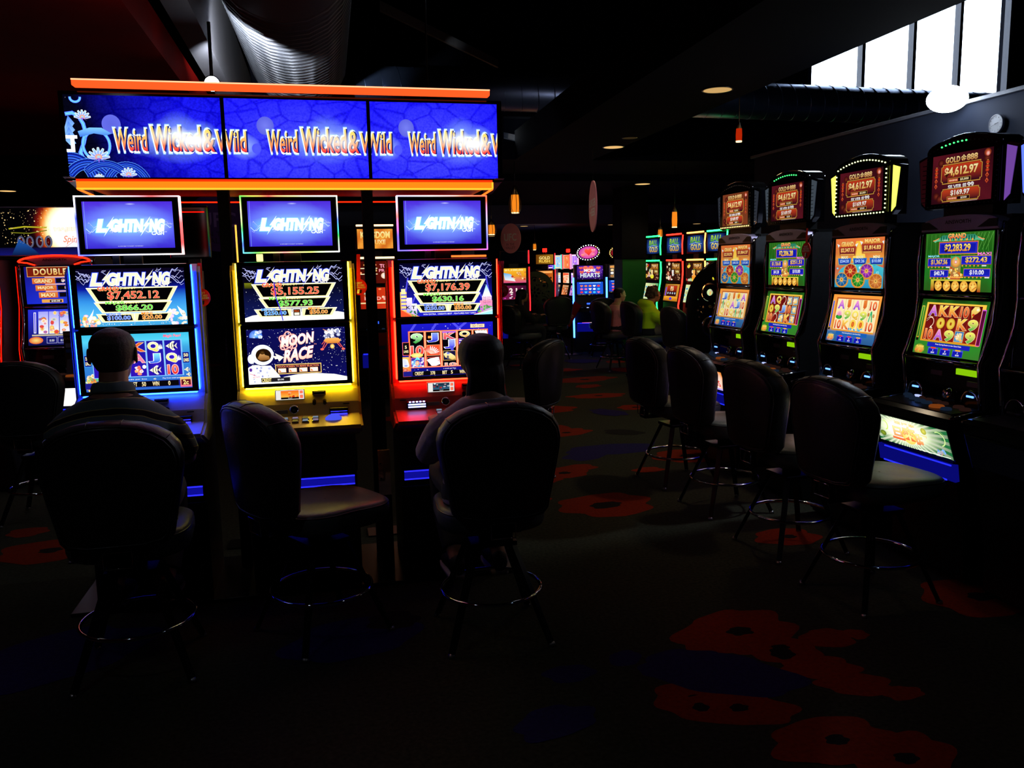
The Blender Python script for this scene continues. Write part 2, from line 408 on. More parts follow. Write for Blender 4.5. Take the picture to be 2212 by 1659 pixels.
def slab(name, x0, x1, y0, y1, z0, z1, m, bev=0): return struct(MB().box(x0, x1, y0, y1, z0, z1, m, bev).build(name))
slab('wall_left', -9.2, -9, -1.5, 26, -.1, 3.0, SHELL); slab('wall_far_right', 13, 13.2, -1.5, 26, -.1, 3.0, SHELL); slab('wall_left_upper', -9.2, -9, -1.5, 9.9, 3.0, 5.8, SHELL); slab('wall_far_right_upper', 13, 13.2, -1.5, 9.9, 3.0, 5.8, SHELL)
slab('wall_front', -9.2, 13.2, -1.7, -1.5, -.1, 5.8, SHELL); slab('wall_rear', -9.2, 13.2, 26, 26.2, -.1, 3.0, WALLM)
slab('ceiling_high', -9.2, 13.2, -1.7, 9.9, 5.6, 5.8, SHELL)
# low ceiling beyond the void, with downstand beams
low = MB().box(-9, 13, 9.6, 26, 2.8, 3.0, CEILM)
struct(low.build('ceiling_rear'))
BEAM = pm('slate_beam', (.25, .28, .38), .7, 0, .1, 3)
slab('trim_2', -9, 13, 16.8, 26, 2.42, 2.8, BEAM); slab('trim_3', -9, 13, 11.2, 11.4, 2.72, 2.8, CEILM)
# soffit bridge that carries the downlights down the aisle
sb = MB().prism([(1.93, -1.5), (2.95, -1.5), (3.18, 9.6), (2.26, 9.6)], 2.8, 3.12, CEILM, 'z'); struct(sb.build('ceiling_bridge'))
REDC = pm('red_lit_ceiling', (.42, .03, .02), .8, 0, .15, 3, 0, .03)  # red light falling on this ceiling is put into its colour
slab('ceiling_left', -9, -.80, -1.5, 9.6, 2.8, 3.0, REDC)
# wall of the void with the clerestory window opening X 6..8.85, Z 3.62..5.05
vw = MB(); WX0, WX1, WZ0, WZ1 = 5.99, 8.86, 3.62, 5.50
vw.box(-9, 2.13, 9.6, 9.75, 3.0, 5.6, SHELL); vw.box(2.13, 3.0, 9.6, 9.75, 3.28, 5.6, SHELL); vw.box(3.0, WX0, 9.6, 9.75, 3.0, 5.6, SHELL)
vw.box(WX0, WX1, 9.6, 9.75, 3.0, WZ0, SHELL); vw.box(WX0, WX1, 9.6, 9.75, WZ1, 5.6, SHELL); vw.box(WX1, 13, 9.6, 9.75, 3.0, 5.6, SHELL)
struct(vw.build('wall_back'))
FRM = pm('window_frame_paint', (.12, .12, .2), .5, 0, .1)
wf = MB()
for x in (WX0 - .03, 6.70, 7.42, 8.09, WX1 - .02): wf.box(x, x + .045, 9.56, 9.66, WZ0, WZ1, FRM)
wf.box(WX0 - .03, WX1 + .03, 9.56, 9.66, WZ0 - .05, WZ0, FRM); wf.box(WX0 - .03, WX1 + .03, 9.56, 9.66, WZ1, WZ1 + .05, FRM)
win = struct(wf.build('window_1'))
gm = bpy.data.materials.new('clear_glass'); gm.use_nodes = True; nt = gm.node_tree; nt.nodes.clear()
o_ = nt.nodes.new('ShaderNodeOutputMaterial'); tr = nt.nodes.new('ShaderNodeBsdfTransparent'); gl = nt.nodes.new('ShaderNodeBsdfGlossy'); gl.inputs['Roughness'].default_value = .03
mx = nt.nodes.new('ShaderNodeMixShader'); tr.inputs[0].default_value = (.93, .96, 1, 1)
mx.inputs[0].default_value = .05; nt.links.new(tr.outputs[0], mx.inputs[1]); nt.links.new(gl.outputs[0], mx.inputs[2]); nt.links.new(mx.outputs[0], o_.inputs[0])
gp = MB()
for a, b in ((WX0 + .015, 6.70), (6.745, 7.42), (7.465, 8.09), (8.135, WX1 - .02)): gp.box(a, b, 9.60, 9.606, WZ0, WZ1, gm)
g = gp.build('pane', win)
# the narrow opening above the rear ceiling with pale sloping roof members in it
PALE = pm('pale_roof_member', (.62, .64, .66), .6, 0, .1, 20)
struct(MB().box(2.13, 3.0, 10.3, 10.35, 2.99, 3.4, SHELL).build('wall_void'))
rb = MB()
rb.prism([(2.33, 3.0), (2.42, 3.0), (3.0, 3.38), (2.86, 3.38)], 9.78, 9.84, PALE, 'y'); rb.prism([(2.14, 3.1), (2.14, 3.16), (2.62, 3.07), (2.62, 3.0)], 9.90, 9.96, PALE, 'y')
rb.box(2.615, 2.64, 9.70, 9.74, 2.99, 3.3, PALE)
struct(rb.build('trim_4'))
# low wall behind the right-hand row
wr = MB().box(4.1, 4.28, -1.5, 7.45, 0, 2.56, WALLM, .006); struct(wr.build('wall_right'))
struct(MB().box(4.07, 4.31, -1.5, 7.48, 2.56, 2.585, pm('wall_cap', (.5, .52, .58), .4, 0, .1), .004).build('trim_5'))
slab('wall_partition', 4.28, 13, 7.30, 7.45, 0, 2.5, WALLM)
# far mid wall that closes the view between machine rows, green neon glow put into the lower pier's colour
GREENW = pm('green_glow_wall', (.05, .42, .12), .6, 0, .1, 6)
struct(MB().box(4.79, 5.21, 12.9, 13.3, 0, 1.66, GREENW, .01).build('wall_pier')); struct(MB().box(4.77, 5.23, 12.88, 13.32, 1.66, 2.8, PAINT, .01).build('wall_pier_upper'))

# ducts
DUCT = pm('blue_black_duct', (.42, .50, .66), .34, .85, .08, 8)
def duct(name, label, a, b, r, ringstep, spiral=True, mat=DUCT, ringr=.006):
    a, b = Vector(a), Vector(b); L = (b - a).length; d = (b - a) / L; q = d.to_track_quat('Z', 'Y'); T = Matrix.Translation(a) @ q.to_matrix().to_4x4()
    m = MB(); m.lathe([(r, 0), (r, L)], (0, 0, 0), mat, 40, T)
    o = tag(m.build(name), label, 'air duct')
    sm = MB(); n = int(L / ringstep)
    pts = [(math.cos(2 * PI * k / 20) * r, math.sin(2 * PI * k / 20) * r, ringstep * k / 20) for k in range(20 * n)]
    sm.tube(pts, ringr, mat, 5, T=T); sm.build('spiral_seam', o); return o
duct('air_duct', 'long dark spiral duct crossing under the clerestory windows, pale light along its top', (.42, 8.5, 3.345), (9.4, 8.62, 3.27), .19, .17)
duct('air_duct', 'fat black ribbed duct hanging above the left end of the blue jackpot sign', (-.13, 5.2, 3.45), (-.09, 8.2, 3.50), .42, .10, mat=pm('ribbed_duct', (.30, .31, .34), .45, .3, .08, 8), ringr=.014)
pl = MB(); pl.box(-.74, -.60, 4.6, 9.5, 3.0, 3.6, pm('grey_fascia', (.30, .30, .33), .7, 0, .1, 4)); struct(pl.build('trim_6'))
rp = MB(); rp.prism([(.75, 4.35), (2.0, 3.80), (2.0, 3.72), (.75, 4.25)], 9.2, 9.25, PALE, 'y'); struct(rp.build('trim_7'))

# ---------------------------------------------------------------- ceiling lights
WARM = em('warm_downlight', (1.0, .80, .50), 1.0)
REFL = pm('warm_reflector', (.9, .75, .5), .25, .8, .1, 20)
def downlight(px, py, z, wpx, label, power=0.0, strength=None):
    p = onZ(px, py, z); dd = (RT.transposed() @ (p - Vector((0, 0, EYE)))).z; r = wpx / 2 * dd / FPX
    t = thing('downlight', label, 'ceiling light', p, 0, 'recessed downlights')
    MB().lathe([(r * .96, -.004), (r * 1.12, -.006), (r * 1.14, .0), (r * .96, .0)], (0, 0, 0), BLACK, 28).build('trim_ring', t)
    MB().lathe([(r * 1.0, -.0065), (r * .6, -.008), (.002, -.0085)], (0, 0, 0), em('warm_downlight_%g' % strength, (1.0, .80, .50), strength) if strength else WARM, 28).build('lamp', t)
    if power: spot('downlight_beam', (p.x, p.y, z - .03), (p.x, p.y, 0), power, (1, .80, .55), 110, r * .8, .8)
    return t
downlight(1550, 193, 2.8, 60, 'large warm downlight nearest the camera in the dark soffit over the aisle', 22, .62)
downlight(1325, 317, 2.8, 42, 'warm downlight further along the soffit, above the tall narrow pink disc', 26, .85)
downlight(1388, 397, 2.8, 32, 'warm downlight just inside the low rear ceiling, right of the narrow pink disc', 22, 1.0)
downlight(1226, 446, 2.8, 22, 'small downlight right of the nearest amber pendant lamp', 3)
downlight(1132, 488, 2.42, 16, 'tiny downlight just above the round pink sign with white letters')
downlight(1322, 485, 2.42, 18, 'tiny downlight on the slate beam below the narrow pink disc')
downlight(1505, 483, 2.42, 16, 'tiny downlight above the machine with the yellow-white neon bar')
downlight(1418, 443, 2.8, 14, 'faint small downlight left of the slim amber pendant')
downlight(1382, 504, 2.42, 13, 'faint tiny downlight over the green-lit pier')
downlight(1062, 510, 2.42, 14, 'faint tiny downlight beside the red machine, left of the round pink sign')
downlight(15, 412, 2.8, 34, 'warm downlight at the left edge of the room under the red-lit ceiling', 3)
downlight(280, 181, 2.8, 74, 'wide pale downlight just above the left end of the orange light bar', 3, .5)
downlight(1360, 297, 2.8, 30, 'unlit dark speaker-like disc in the soffit beyond the large warm downlight', 0, .03)

def lamp_light(name, loc, power, col, r=.04):
    d = bpy.data.lights.new(name, 'POINT'); d.energy = power; d.color = col; d.shadow_soft_size = r; o = bpy.data.objects.new(name, d); C.objects.link(o); o.location = loc
AMBER = em('amber_shade', (1.0, .55, .12), 1.0)
def pendant(px, y0, y1, wpx, Y, label, cage=True, red=False):
    a = onY(px, y0, Y); b = onY(px, y1, Y); r = wpx / 2 * (RT.transposed() @ (a - Vector((0, 0, EYE)))).z / FPX; h = a.z - b.z
    t = thing('pendant_lamp', label, 'pendant lamp', b, 0, 'amber pendant lamps over the gaming floor')
    m = MB(); am = em('amber_shade_red', (1, .22, .04), .45) if red else AMBER
    m.lathe([(r * .62, 0), (r * .68, h * .5), (r * .60, h)], (0, 0, 0), am, 16); m.build('lamp_shade', t)
    MB().lathe([(r * .50, -.004), (r * .64, -.004), (r * .66, .006)], (0, 0, 0), em('lamp_mouth', (1, .85, .6), 2.5), 16).build('bulb', t)
    zc = ((5.6 if red else 2.8) if Y < 16.8 else 2.42) - b.z + .004
    MB().lathe([(r * .60, h), (r * .2, h * 1.35), (r * .12, h * 1.5)], (0, 0, 0), pm('lamp_cap', (.5, .42, .3), .4, .6, .1), 14).tube([(0, 0, h * 1.4), (0, 0, zc)], r * .06 + .002, DARKM, 5).build('cap', t)
    if cage:
        m = MB()
        for k in range(8):
            t_ = 2 * PI * k / 8; m.tube([(r * f * math.cos(t_), r * f * math.sin(t_), h * z_) for f, z_ in ((.15, 1.5), (.7, 1.05), (1.05, .55), (1.0, .2), (.6, -.03))], .0035, DARKM, 4)
        m.build('wire_cage', t)
    lamp_light('pendant_glow', (b.x, b.y - r * 1.3 - .02, b.z - .03), 1.6 if not red else .8, (1, .62, .3))
    return t
pendant(1113, 421, 460, 26, 9.8, 'largest amber pendant in a wire cage, right of the blue jackpot sign')
pendant(1596, 278, 306, 20, 6.0, 'reddish glass pendant high above the right-hand machine row', False, True)
pendant(1457, 458, 491, 17, 9.9, 'amber pendant above the green-lit machine row', False)
pendant(1332, 497, 516, 13, 14.5, 'small amber pendant right of the heart shaped sign')
pendant(1426, 496, 512, 13, 12.6, 'small amber pendant at the corner of the green-lit machines')
pendant(1155, 527, 540, 10, 17.2, 'tiny amber pendant at the back, right of the round pink sign')
pendant(1062, 486, 507, 22, 12.0, 'amber pendant half hidden by the red machine topper')

# added unseen fill lamps in the ceiling on the camera's side of the room (above and behind the players)
for i, (x, y, z, lab, pw, col) in enumerate([(-1.25, 1.9, 2.8, 'added unseen fill lamp in the red-lit ceiling above and behind the striped-shirt man', 3.5, (.85, .9, 1)), (2.25, 1.9, 2.8, 'added unseen fill lamp in the soffit above the camera side of the aisle', 2.5, (.7, .82, 1)),
        (-2.6, 4.6, 2.8, 'added unseen fill lamp in the red-lit ceiling left of the jackpot sign', 4, (.9, .9, 1))]):
    t = thing('downlight', lab, 'ceiling light', (x, y, z), 0, 'recessed downlights'); MB().lathe([(.08, -.006), (.10, -.008), (.10, 0), (.08, 0)], (0, 0, 0), BLACK, 24).build('trim_ring', t); MB().lathe([(.082, -.0095), (.002, -.011)], (0, 0, 0), em('cool_fill_lamp', (.85, .92, 1), 3), 24).build('lamp', t)
    spot('downlight_beam', (x, y, z - .03), (x + (.35 if x < 0 else -.3), y + 1.2, 0), pw, col, 125, .07, .9)
# flood light over the right-hand row and the spot above the sign
fp = onX(2046, 214, 3.98)
t = thing('flood_light', 'dazzling white flood light on top of the blue-black wall below the windows', 'flood light', fp)
q = (Vector((0, 0, EYE)) - fp).to_track_quat('Z', 'Y').to_matrix().to_4x4()
MB().lathe([(.07, -.07), (.10, -.02), (.110, .0), (.105, .0)], (0, 0, 0), DARKM, 28, q, 1.05, .72).build('housing', t)
MB().lathe([(.114, .001), (.116, .006), (.08, .016), (.002, .020)], (0, 0, 0), em('flood_lens', (.92, .96, 1), 30), 28, q, 1.05, .72).build('lens', t)
MB().tube([(0.02, .02, -.04), (.07, .04, -.03), (.11, .04, -.03)], .012, DARKM, 8).build('bracket', t)
spot('flood_light_beam', fp + Vector((-.12, -.05, -.12)), (1.6, 5.2, .4), 45, (.72, .84, 1), 150, .08, 1.0)
lamp_light('flood_glow', fp + Vector((-.22, -.05, -.05)), 5, (.7, .82, 1), .08)
sp = onY(458, 181, 5.3)
t = thing('spot_light', 'small piercing white spotlight peeping over the orange bar of the sign', 'spotlight', sp)
q = (Vector((0, 0, EYE)) - sp).to_track_quat('Z', 'Y').to_matrix().to_4x4()
MB().lathe([(.03, -.12), (.045, -.03), (.048, 0), (.04, 0)], (0, 0, 0), DARKM, 20, q).build('housing', t)
MB().lathe([(.042, .001), (.02, .008), (.001, .01)], (0, 0, 0), em('spot_lens', (.9, .95, 1), 25), 20, q).build('lens', t)
MB().tube([(0, 0, 0.03), (0, 0.03, .35)], .01, DARKM, 6).build('stem', t)
spot('spot_light_beam', sp + Vector((.10, .08, .08)), (-.42, 6.9, 3.45), 300, (.9, .95, 1), 56, .03, .6)

t = thing('spot_light', 'added fill spotlight, unseen behind the jackpot sign, aimed down the aisle', 'spotlight', (.85, 6.4, 2.62))  # added spotlight out of sight, brightens the pink signs and the aisle
q = (Vector((2.9, 10, 2.0)) - Vector((.85, 6.4, 2.62))).to_track_quat('Z', 'Y').to_matrix().to_4x4()
MB().lathe([(.03, -.12), (.045, -.03), (.048, 0), (.04, 0)], (0, 0, 0), DARKM, 20, q).build('housing', t); MB().lathe([(.042, .001), (.001, .01)], (0, 0, 0), em('aisle_fill_lens', (1, .9, .8), 6), 20, q).build('lens', t); MB().tube([(0, 0, .03), (0, 0, 2.98)], .008, DARKM, 6).build('stem', t)
spot('aisle_fill', (.87, 6.43, 2.61), (2.9, 10, 1.9), 42, (1, .86, .82), 62, .04, .7)
# clock
cp = onX(2155, 268, 4.09)
t = thing('wall_clock', 'round white wall clock on the blue-black wall above the nearest right-hand machine', 'clock', cp, -PI / 2)
q = Matrix.Rotation(PI / 2, 4, 'X')
MB().lathe([(.055, .0), (.058, .004), (.058, .014), (.052, .018), (.052, .010)], (0, 0, 0), pm('clock_rim', (.75, .76, .8), .4, 0, .05), 36, q).build('rim', t)
def clockface(c):
    c.ell(50, 50, 50, 50, '#c9ccd2', n=40)
    for k in range(12):
        a = PI * k / 6; x, y = 50 + 40 * math.sin(a), 50 - 40 * math.cos(a); s_ = str(k or 12); c.text(s_, x - 3 * len(s_), y - 4, x + 3 * len(s_), y + 4, '#15151a')
    c.line([(50, 50), (72, 44)], 4, '#101014'); c.line([(54, 48), (14, 63)], 2.4, '#101014'); c.ell(50, 50, 4, 4, '#101014')
printed('dial', (0, -.0135, 0), (1, 0, 0), (0, 0, 1), .104, .104, clockface, t)

# hanging round signs
PINK = pm('pink_card', (.92, .58, .62), .6, 0, .05, 8); PURP = pm('purple_card', (.32, .10, .42), .6, 0, .05, 8)
def round_sign(px, py, Y, R, rz, label, draw, m=PINK):
    c = onY(px, py, Y); t = thing('hanging_sign', label, 'sign', c, rz)
    q = Matrix.Rotation(PI / 2, 4, 'X'); MB().lathe([(R, -.006), (R, .006)], (0, 0, 0), m, 44, q, smooth=False).build('disc', t)
    printed('lettering', (0, -.0065, 0), (1, 0, 0), (0, 0, 1), 2 * R, 2 * R, draw, t)
    MB().tube([(0, 0, R), (0, 0, max(.3, 2.8 - c.z))], .002, DARKM, 4).build('wire', t); return t
def ufc(c, col='#e9e2dc', d='#8a5058'):
    c.text('UFC', 20, 34, 80, 58, col, bold=.035); c.text('IN THE', 30, 66, 70, 74, d); c.text('VALLEY', 26, 77, 74, 86, d)
round_sign(1103, 515, 13.0, .232, math.radians(-60), 'round pink hanging sign with the white letters UFC', ufc)
def burger(c): c.text('BURGER', 10, 36, 90, 50, '#efe6e0', bold=.05); c.text('+ BEER', 16, 54, 84, 68, '#efe6e0', bold=.05)
round_sign(1281, 446, 8.4, .262, math.radians(-100), 'tall narrow edge-on pink round sign hanging over the aisle', burger)
round_sign(470, 480, 8.0, .26, math.radians(0), 'dim purple round sign hanging behind the post left of the gold machine', lambda c: ufc(c, '#9a6fb0', '#1c0626'), PURP)
# ================================================================ pictures for the displays
def logo_lightning(c, x0, y0, x1, y1, fill='#fdf6c8', edge='#ffffff', rim='#3f56ff', soft=False, sg=1.0):
    """LIGHTNING lettering whose two I letters are bolts"""
    W = x1 - x0; H = y1 - y0
    def X(t): return x0 + t * W
    def Yv(t): return y0 + t * H
    parts = [('L', 0, .115), ('GHTN', .205, .68), ('NG', .78, 1.0)]
    for col, ex, bo in ((rim, .15, 2.0), (edge, .075, 1.1), (fill, .0, 0)):
        for st, a, b in parts: c.text(st, X(a), Yv(.05), X(b), Yv(.98), col, bold=.07 + ex, shear=.22, g=sg)
        for o in (0, .545):
            e = bo * .007; b2 = [(.245 + o, -.2), (.145 + o, .50), (.185 + o, .50), (.095 + o, 1.35), (.235 + o, .36), (.192 + o, .36)]
            mx = sum(p[0] for p in b2) / 6
            c.poly([(X(p[0] + (e if p[0] > mx else -e)), Yv(p[1] + (.06 * bo if p[1] > .45 else -.06 * bo))) for p in b2], col, g=sg)
def arcs(c, x, y, s, dx, col='#8f9bff', seed=0, w=.7, n=7):
    rd = random.Random(seed)
    for k in range(3):
        p = [(x, y)]; 
        for i in range(n): p.append((p[-1][0] + dx * s * rd.uniform(.3, 1.3), p[-1][1] + s * rd.uniform(-1.6, 1.3)))
        c.line(p, w * (1.6 if k == 0 else .8), '#4b4dff' if k else col); c.line(p, w * .45, '#ffffff')
def trap(c, x0, x1, y0, y1, sl, sr, edge='#fff3b0', fill='#020203'):
    """black price panel with ragged bolt ends"""
    def sh(g):
        P = [(x0 - g, y0 - g), (x1 + g, y0 - g * 1.2)]
        for t, o in ((.35, 1.0), (.30, -1.0), (.62, .6), (.56, -1.2)): P.append((x1 + g - sr * t + o * 1.3, y0 + (y1 - y0) * t))
        P += [(x1 + g * .6 - sr, y1 + g), (x0 - g * .6 + sl, y1 + g)]
        for t, o in ((.56, 1.2), (.62, -.6), (.30, 1.0), (.35, -1.0)): P.append((x0 - g + sl * t + o * 1.3, y0 + (y1 - y0) * t))
        return P
    def quad(g): return [(x0 - g * 1.6, y0 - g), (x1 + g * 1.6, y0 - g), (x1 + g * 1.6 - sr, y1 + g), (x0 - g * 1.6 + sl, y1 + g)]
    c.poly(quad(2.0), '#ffffff'); c.poly(quad(1.3), edge)
    for sgn, xa, s_ in ((-1, x0, sl), (1, x1, -sr)):
        P = [(xa, y0 - 1), (xa + s_ * .36 + sgn * 1.0, y0 + (y1 - y0) * .42), (xa + s_ * .22 - sgn * 3.4, y0 + (y1 - y0) * .36), (xa + s_ * .7 + sgn * .9, y0 + (y1 - y0) * .74), (xa + s_ * .5 - sgn * 3.0, y0 + (y1 - y0) * .68), (xa + s_, y1 + 1), (xa + s_ - sgn * 3, y1), (xa - sgn * 4, y0)]
        c.poly([(p[0] + sgn * 1.2, p[1]) for p in P], edge)
    q = quad(0); q = [(q[0][0] + 4, q[0][1]), (q[1][0] - 4, q[1][1]), (q[2][0] - 1.5, q[2][1]), (q[3][0] + 1.5, q[3][1])]
    c.poly(q, fill)
def price_stack(c, grand, major, minor, mini, mid=False):
    trap(c, 16, 146, 31, 50, 13, 13); c.text('GRAND', 30, 28, 61, 34, '#ff3a2a', out='#ffe98a', ow=.05, bold=.05); c.text('JACKPOT', 63, 28.6, 86, 33.2, '#ffe98a', bold=.02)
    c.text(grand, 44 if len(grand) > 8 else 50, 35.6, 120, 48.6, '#ff5546', out='#ffe9a0', ow=.035, bold=.045)
    trap(c, 26, 136, 54, 67, 11, 11); c.text('MAJOR', 40, 51.2, 68, 56.2, '#6fe04a', out='#f4ffa8', ow=.05, bold=.05); c.text('JACKPOT', 70, 51.6, 90, 55.8, '#ffe98a', bold=.02)
    c.text(major, 55, 57, 109, 66.6, '#63d94f', out='#f6ffb0', ow=.035, bold=.045)
    if mid:
        trap(c, 18, 72, 72, 81.5, 8, 0); trap(c, 94, 146, 72, 81.5, 0, 8); c.rect(76, 70, 90, 83, '#ffffff'); c.rect(77.5, 71.5, 88.5, 82, '#120a08'); c.text('MAX', 79, 73, 87, 76, '#ff6a2a'); c.rect(79, 77, 87, 81, '#fff6d8')
        c.text(minor, 31, 74, 66, 80.6, '#3f9dff', out='#e6f6ff', ow=.04, bold=.04); c.text(mini, 104, 74, 133, 80.6, '#ff8a1c', out='#fff2b8', ow=.04, bold=.04)
        c.text('MINOR', 27, 68.8, 50, 73, '#3f9dff', out='#e6f6ff', ow=.04, bold=.04); c.text('BONUS', 52, 69.4, 66, 72.8, '#fff0b0'); c.text('MINI', 102, 68.8, 120, 73, '#ff8a1c', out='#fff2b8', bold=.04); c.text('BONUS', 122, 69.4, 136, 72.8, '#fff0b0')
    else:
        trap(c, 28, 80, 72, 81.5, 8, 0); trap(c, 84, 136, 72, 81.5, 0, 8)
        c.text(minor, 41, 74, 75, 80.6, '#4f7dff', out='#e6f0ff', ow=.04, bold=.04); c.text(mini, 93, 74, 122, 80.6, '#ff8a1c', out='#fff2b8', ow=.04, bold=.04)
        c.text('MINOR', 40, 68.8, 62, 73, '#4f7dff', out='#e6f0ff', ow=.04, bold=.04); c.text('BONUS', 64, 69.4, 76, 72.8, '#fff0b0'); c.text('MINI', 92, 68.8, 108, 73, '#ff8a1c', out='#fff2b8', bold=.04); c.text('BONUS', 110, 69.4, 122, 72.8, '#fff0b0')
def mixc(a, b, t):
    a = lin(a) if isinstance(a, str) else a; b = lin(b) if isinstance(b, str) else b; t = min(1, max(0, t)); return tuple(a[i] + (b[i] - a[i]) * t for i in range(3))
def ramp(stops, t):
    for i in range(len(stops) - 1):
        if t <= stops[i + 1][0]: return mixc(stops[i][1], stops[i + 1][1], (t - stops[i][0]) / (stops[i + 1][0] - stops[i][0]))
    return mixc(stops[-1][1], stops[-1][1], 0)
def fish(c, x, y, w, h):
    c.poly([(x - w * .5, y), (x - w * .1, y - h * .32), (x + w * .1, y - h * .5), (x + w * .28, y - h * .45), (x + w * .12, y - h * .2), (x + w * .2, y), (x + w * .12, y + h * .2), (x + w * .28, y + h * .45), (x + w * .1, y + h * .5), (x - w * .1, y + h * .32)], '#fffbd8')
    c.poly([(x + w * .22, y), (x + w * .48, y - h * .32), (x + w * .4, y), (x + w * .48, y + h * .32)], '#fff3d0'); c.poly([(x + w * .32, y), (x + w * .44, y - h * .18), (x + w * .38, y), (x + w * .44, y + h * .18)], '#2a3a9a')
    for k in (-.22, .0, .2): c.line([(x + w * (k + .06), y - h * .28), (x + w * k, y), (x + w * (k + .06), y + h * .28)], w * .06, '#15101f')
def bottom_bar(c, items, y0=80.5, y1=86.5):
    c.rect(0, y0 - .6, 160, y1 + .6, '#1c1a80'); c.rect(16, y0, 140, y1, '#08060a')
    for st, x, w_ in items: c.text(st, x, y0 + .9, x + w_, y1 - .9, '#fff6c8', '#ffd890', bold=.03)
def scatter(c, n, x0, y0, x1, y1, r, cols, seed):
    rd = random.Random(seed)
    for _ in range(n):
        x, y = rd.uniform(x0, x1), rd.uniform(y0, y1); c.ell(x, y, rd.uniform(.5, 1) * r, rd.uniform(.4, .9) * r, rd.choice(cols), rd.choice(cols), 8)

def up_ocean(c):
    c.grid(lambda u, v: ramp([(0, '#0a0418'), (.28, '#06062a'), (.42, '#0b1aa0'), (.6, '#2f86d8'), (.85, '#4fb4e6'), (1, '#3d9ad0')], v + .10 * abs(u - .5)), 10, 14)
    scatter(c, 26, -2, 70, 30, 90, 4, ['#ffcf5a', '#fff2b0', '#e98a3a', '#f4a8c0', '#ffffff'], 3); scatter(c, 22, 132, 66, 160, 90, 4, ['#ffffff', '#ffd8e8', '#e6c0ff', '#fff0c0'], 4)
    c.poly([(12, 78), (20, 66), (22, 62), (19, 74), (15, 84)], '#ffffff'); c.poly([(146, 60), (158, 72), (158, 84), (150, 72)], '#ffffff')
    for a in ((14, 84), (149, 80), (155, 73)): fish(c, *a, 7, 5)
    c.dots(60, 30, 83, 150, 89, .6, '#ffffff', 8)
    price_stack(c, '$7,452.12', '$866.20', '$100.00', '$20.00')
def up_moon(c):
    c.grid(lambda u, v: ramp([(0, '#04020a'), (.35, '#05040f'), (.7, '#0c1242'), (1, '#101a5a')], v), 4, 10)
    c.dots(150, 0, 34, 160, 82, .45, '#ffffff', 5); c.rect(2, 27, 14, 36, '#6f7414', '#2a2c08')
    c.poly([(0, 90), (0, 84), (12, 80), (40, 77), (110, 76), (150, 77), (160, 79), (160, 90)], '#ffffff', '#f6f2ea', 1.2)
    price_stack(c, '$5,155.25', '$577.93', '$250.00', '$50.00', True)
    c.line([(49, 26), (51, 52), (57, 72), (60, 89)], 1.6, '#2a22c8')
def up_city(c):
    c.grid(lambda u, v: ramp([(0, '#04021a'), (.4, '#0a0a50'), (.75, '#1616a0'), (1, '#1d1cc0')], v), 4, 10)
    for a in ((6, 70, 14, 25), (18, 74, 32, 40), (150, 74, 128, 36), (156, 60, 150, 25)): c.line([(a[0], a[1]), (a[2], a[3])], 2.5, '#4a46d8')
    c.dots(80, 0, 30, 160, 88, .45, '#ffffff', 6)
    for x, y, w_, cc, c2 in ((0, 48, 11, '#ffd070', '#ff9a40'), (2, 43, 7, '#fff0b0', '#ffc060'), (10, 58, 10, '#ffe8f0', '#7a8cff'), (19, 68, 9, '#ffffff', '#b090ff')): c.rect(x, y, x + w_, 90, cc, c2)
    for k in range(5): c.rect(1, 52 + k * 6, 11, 54 + k * 6, '#5a58d8')
    c.text('K T', 10, 72, 25, 77, '#101018', bold=.06); c.poly([(0, 78), (30, 90), (0, 90)], '#e8502a'); c.poly([(4, 80), (32, 90), (20, 90)], '#ff9a60')
    scatter(c, 14, 16, 78, 34, 90, 2.4, ['#1f7a3a', '#0f4a22', '#58b04a'], 9)
    c.poly([(150, 38), (143, 58), (158, 58)], '#7fd0ff', '#ffffff'); c.rect(142, 58, 159, 74, '#ffe0f0', '#d860a0'); c.rect(138, 66, 160, 90, '#ff9ab0', '#8a50d8')
    for k in range(3): c.text('THE CITY', 143, 60 + k * 4, 158, 63 + k * 4, '#5a2a7a')
    scatter(c, 20, 134, 74, 160, 86, 2.6, ['#1f7a3a', '#0f4a22', '#58b04a', '#8ad070'], 10); c.poly([(126, 90), (160, 78), (160, 90)], '#9fe8ff'); c.line([(128, 89), (160, 80)], 1, '#ff5a7a'); c.line([(134, 89), (160, 83)], 1, '#ffffff')
    price_stack(c, '$7,176.39', '$630.16', '$250.00', '$50.00'); c.text('WIN EXTRA . CREDITS BEST . FEATURES MAY VARY', 38, 85.5, 130, 88, '#ffffff')
def top_logo(c, sheen='#7a86ff'):
    logo_lightning(c, 22, 7, 138, 25.5); c.text('CASH', 114, 22.4, 135, 28.4, '#fff6d0', out='#3f56ff', ow=.05, bold=.05, shear=.1); c.text('TM', 137, 22, 140, 23.6, '#ffffff')
    for i, (x, y, dx) in enumerate(((20, 16, -1), (22, 12, -1), (138, 11, 1), (140, 15, 1))): arcs(c, x, y, 3.2, dx, seed=i + 2, w=.55)
    for i, (x, y) in enumerate(((38, 5), (60, 26), (88, 26), (118, 4))): arcs(c, x, y, 2.0, 1, seed=i + 20, w=.4, n=4)

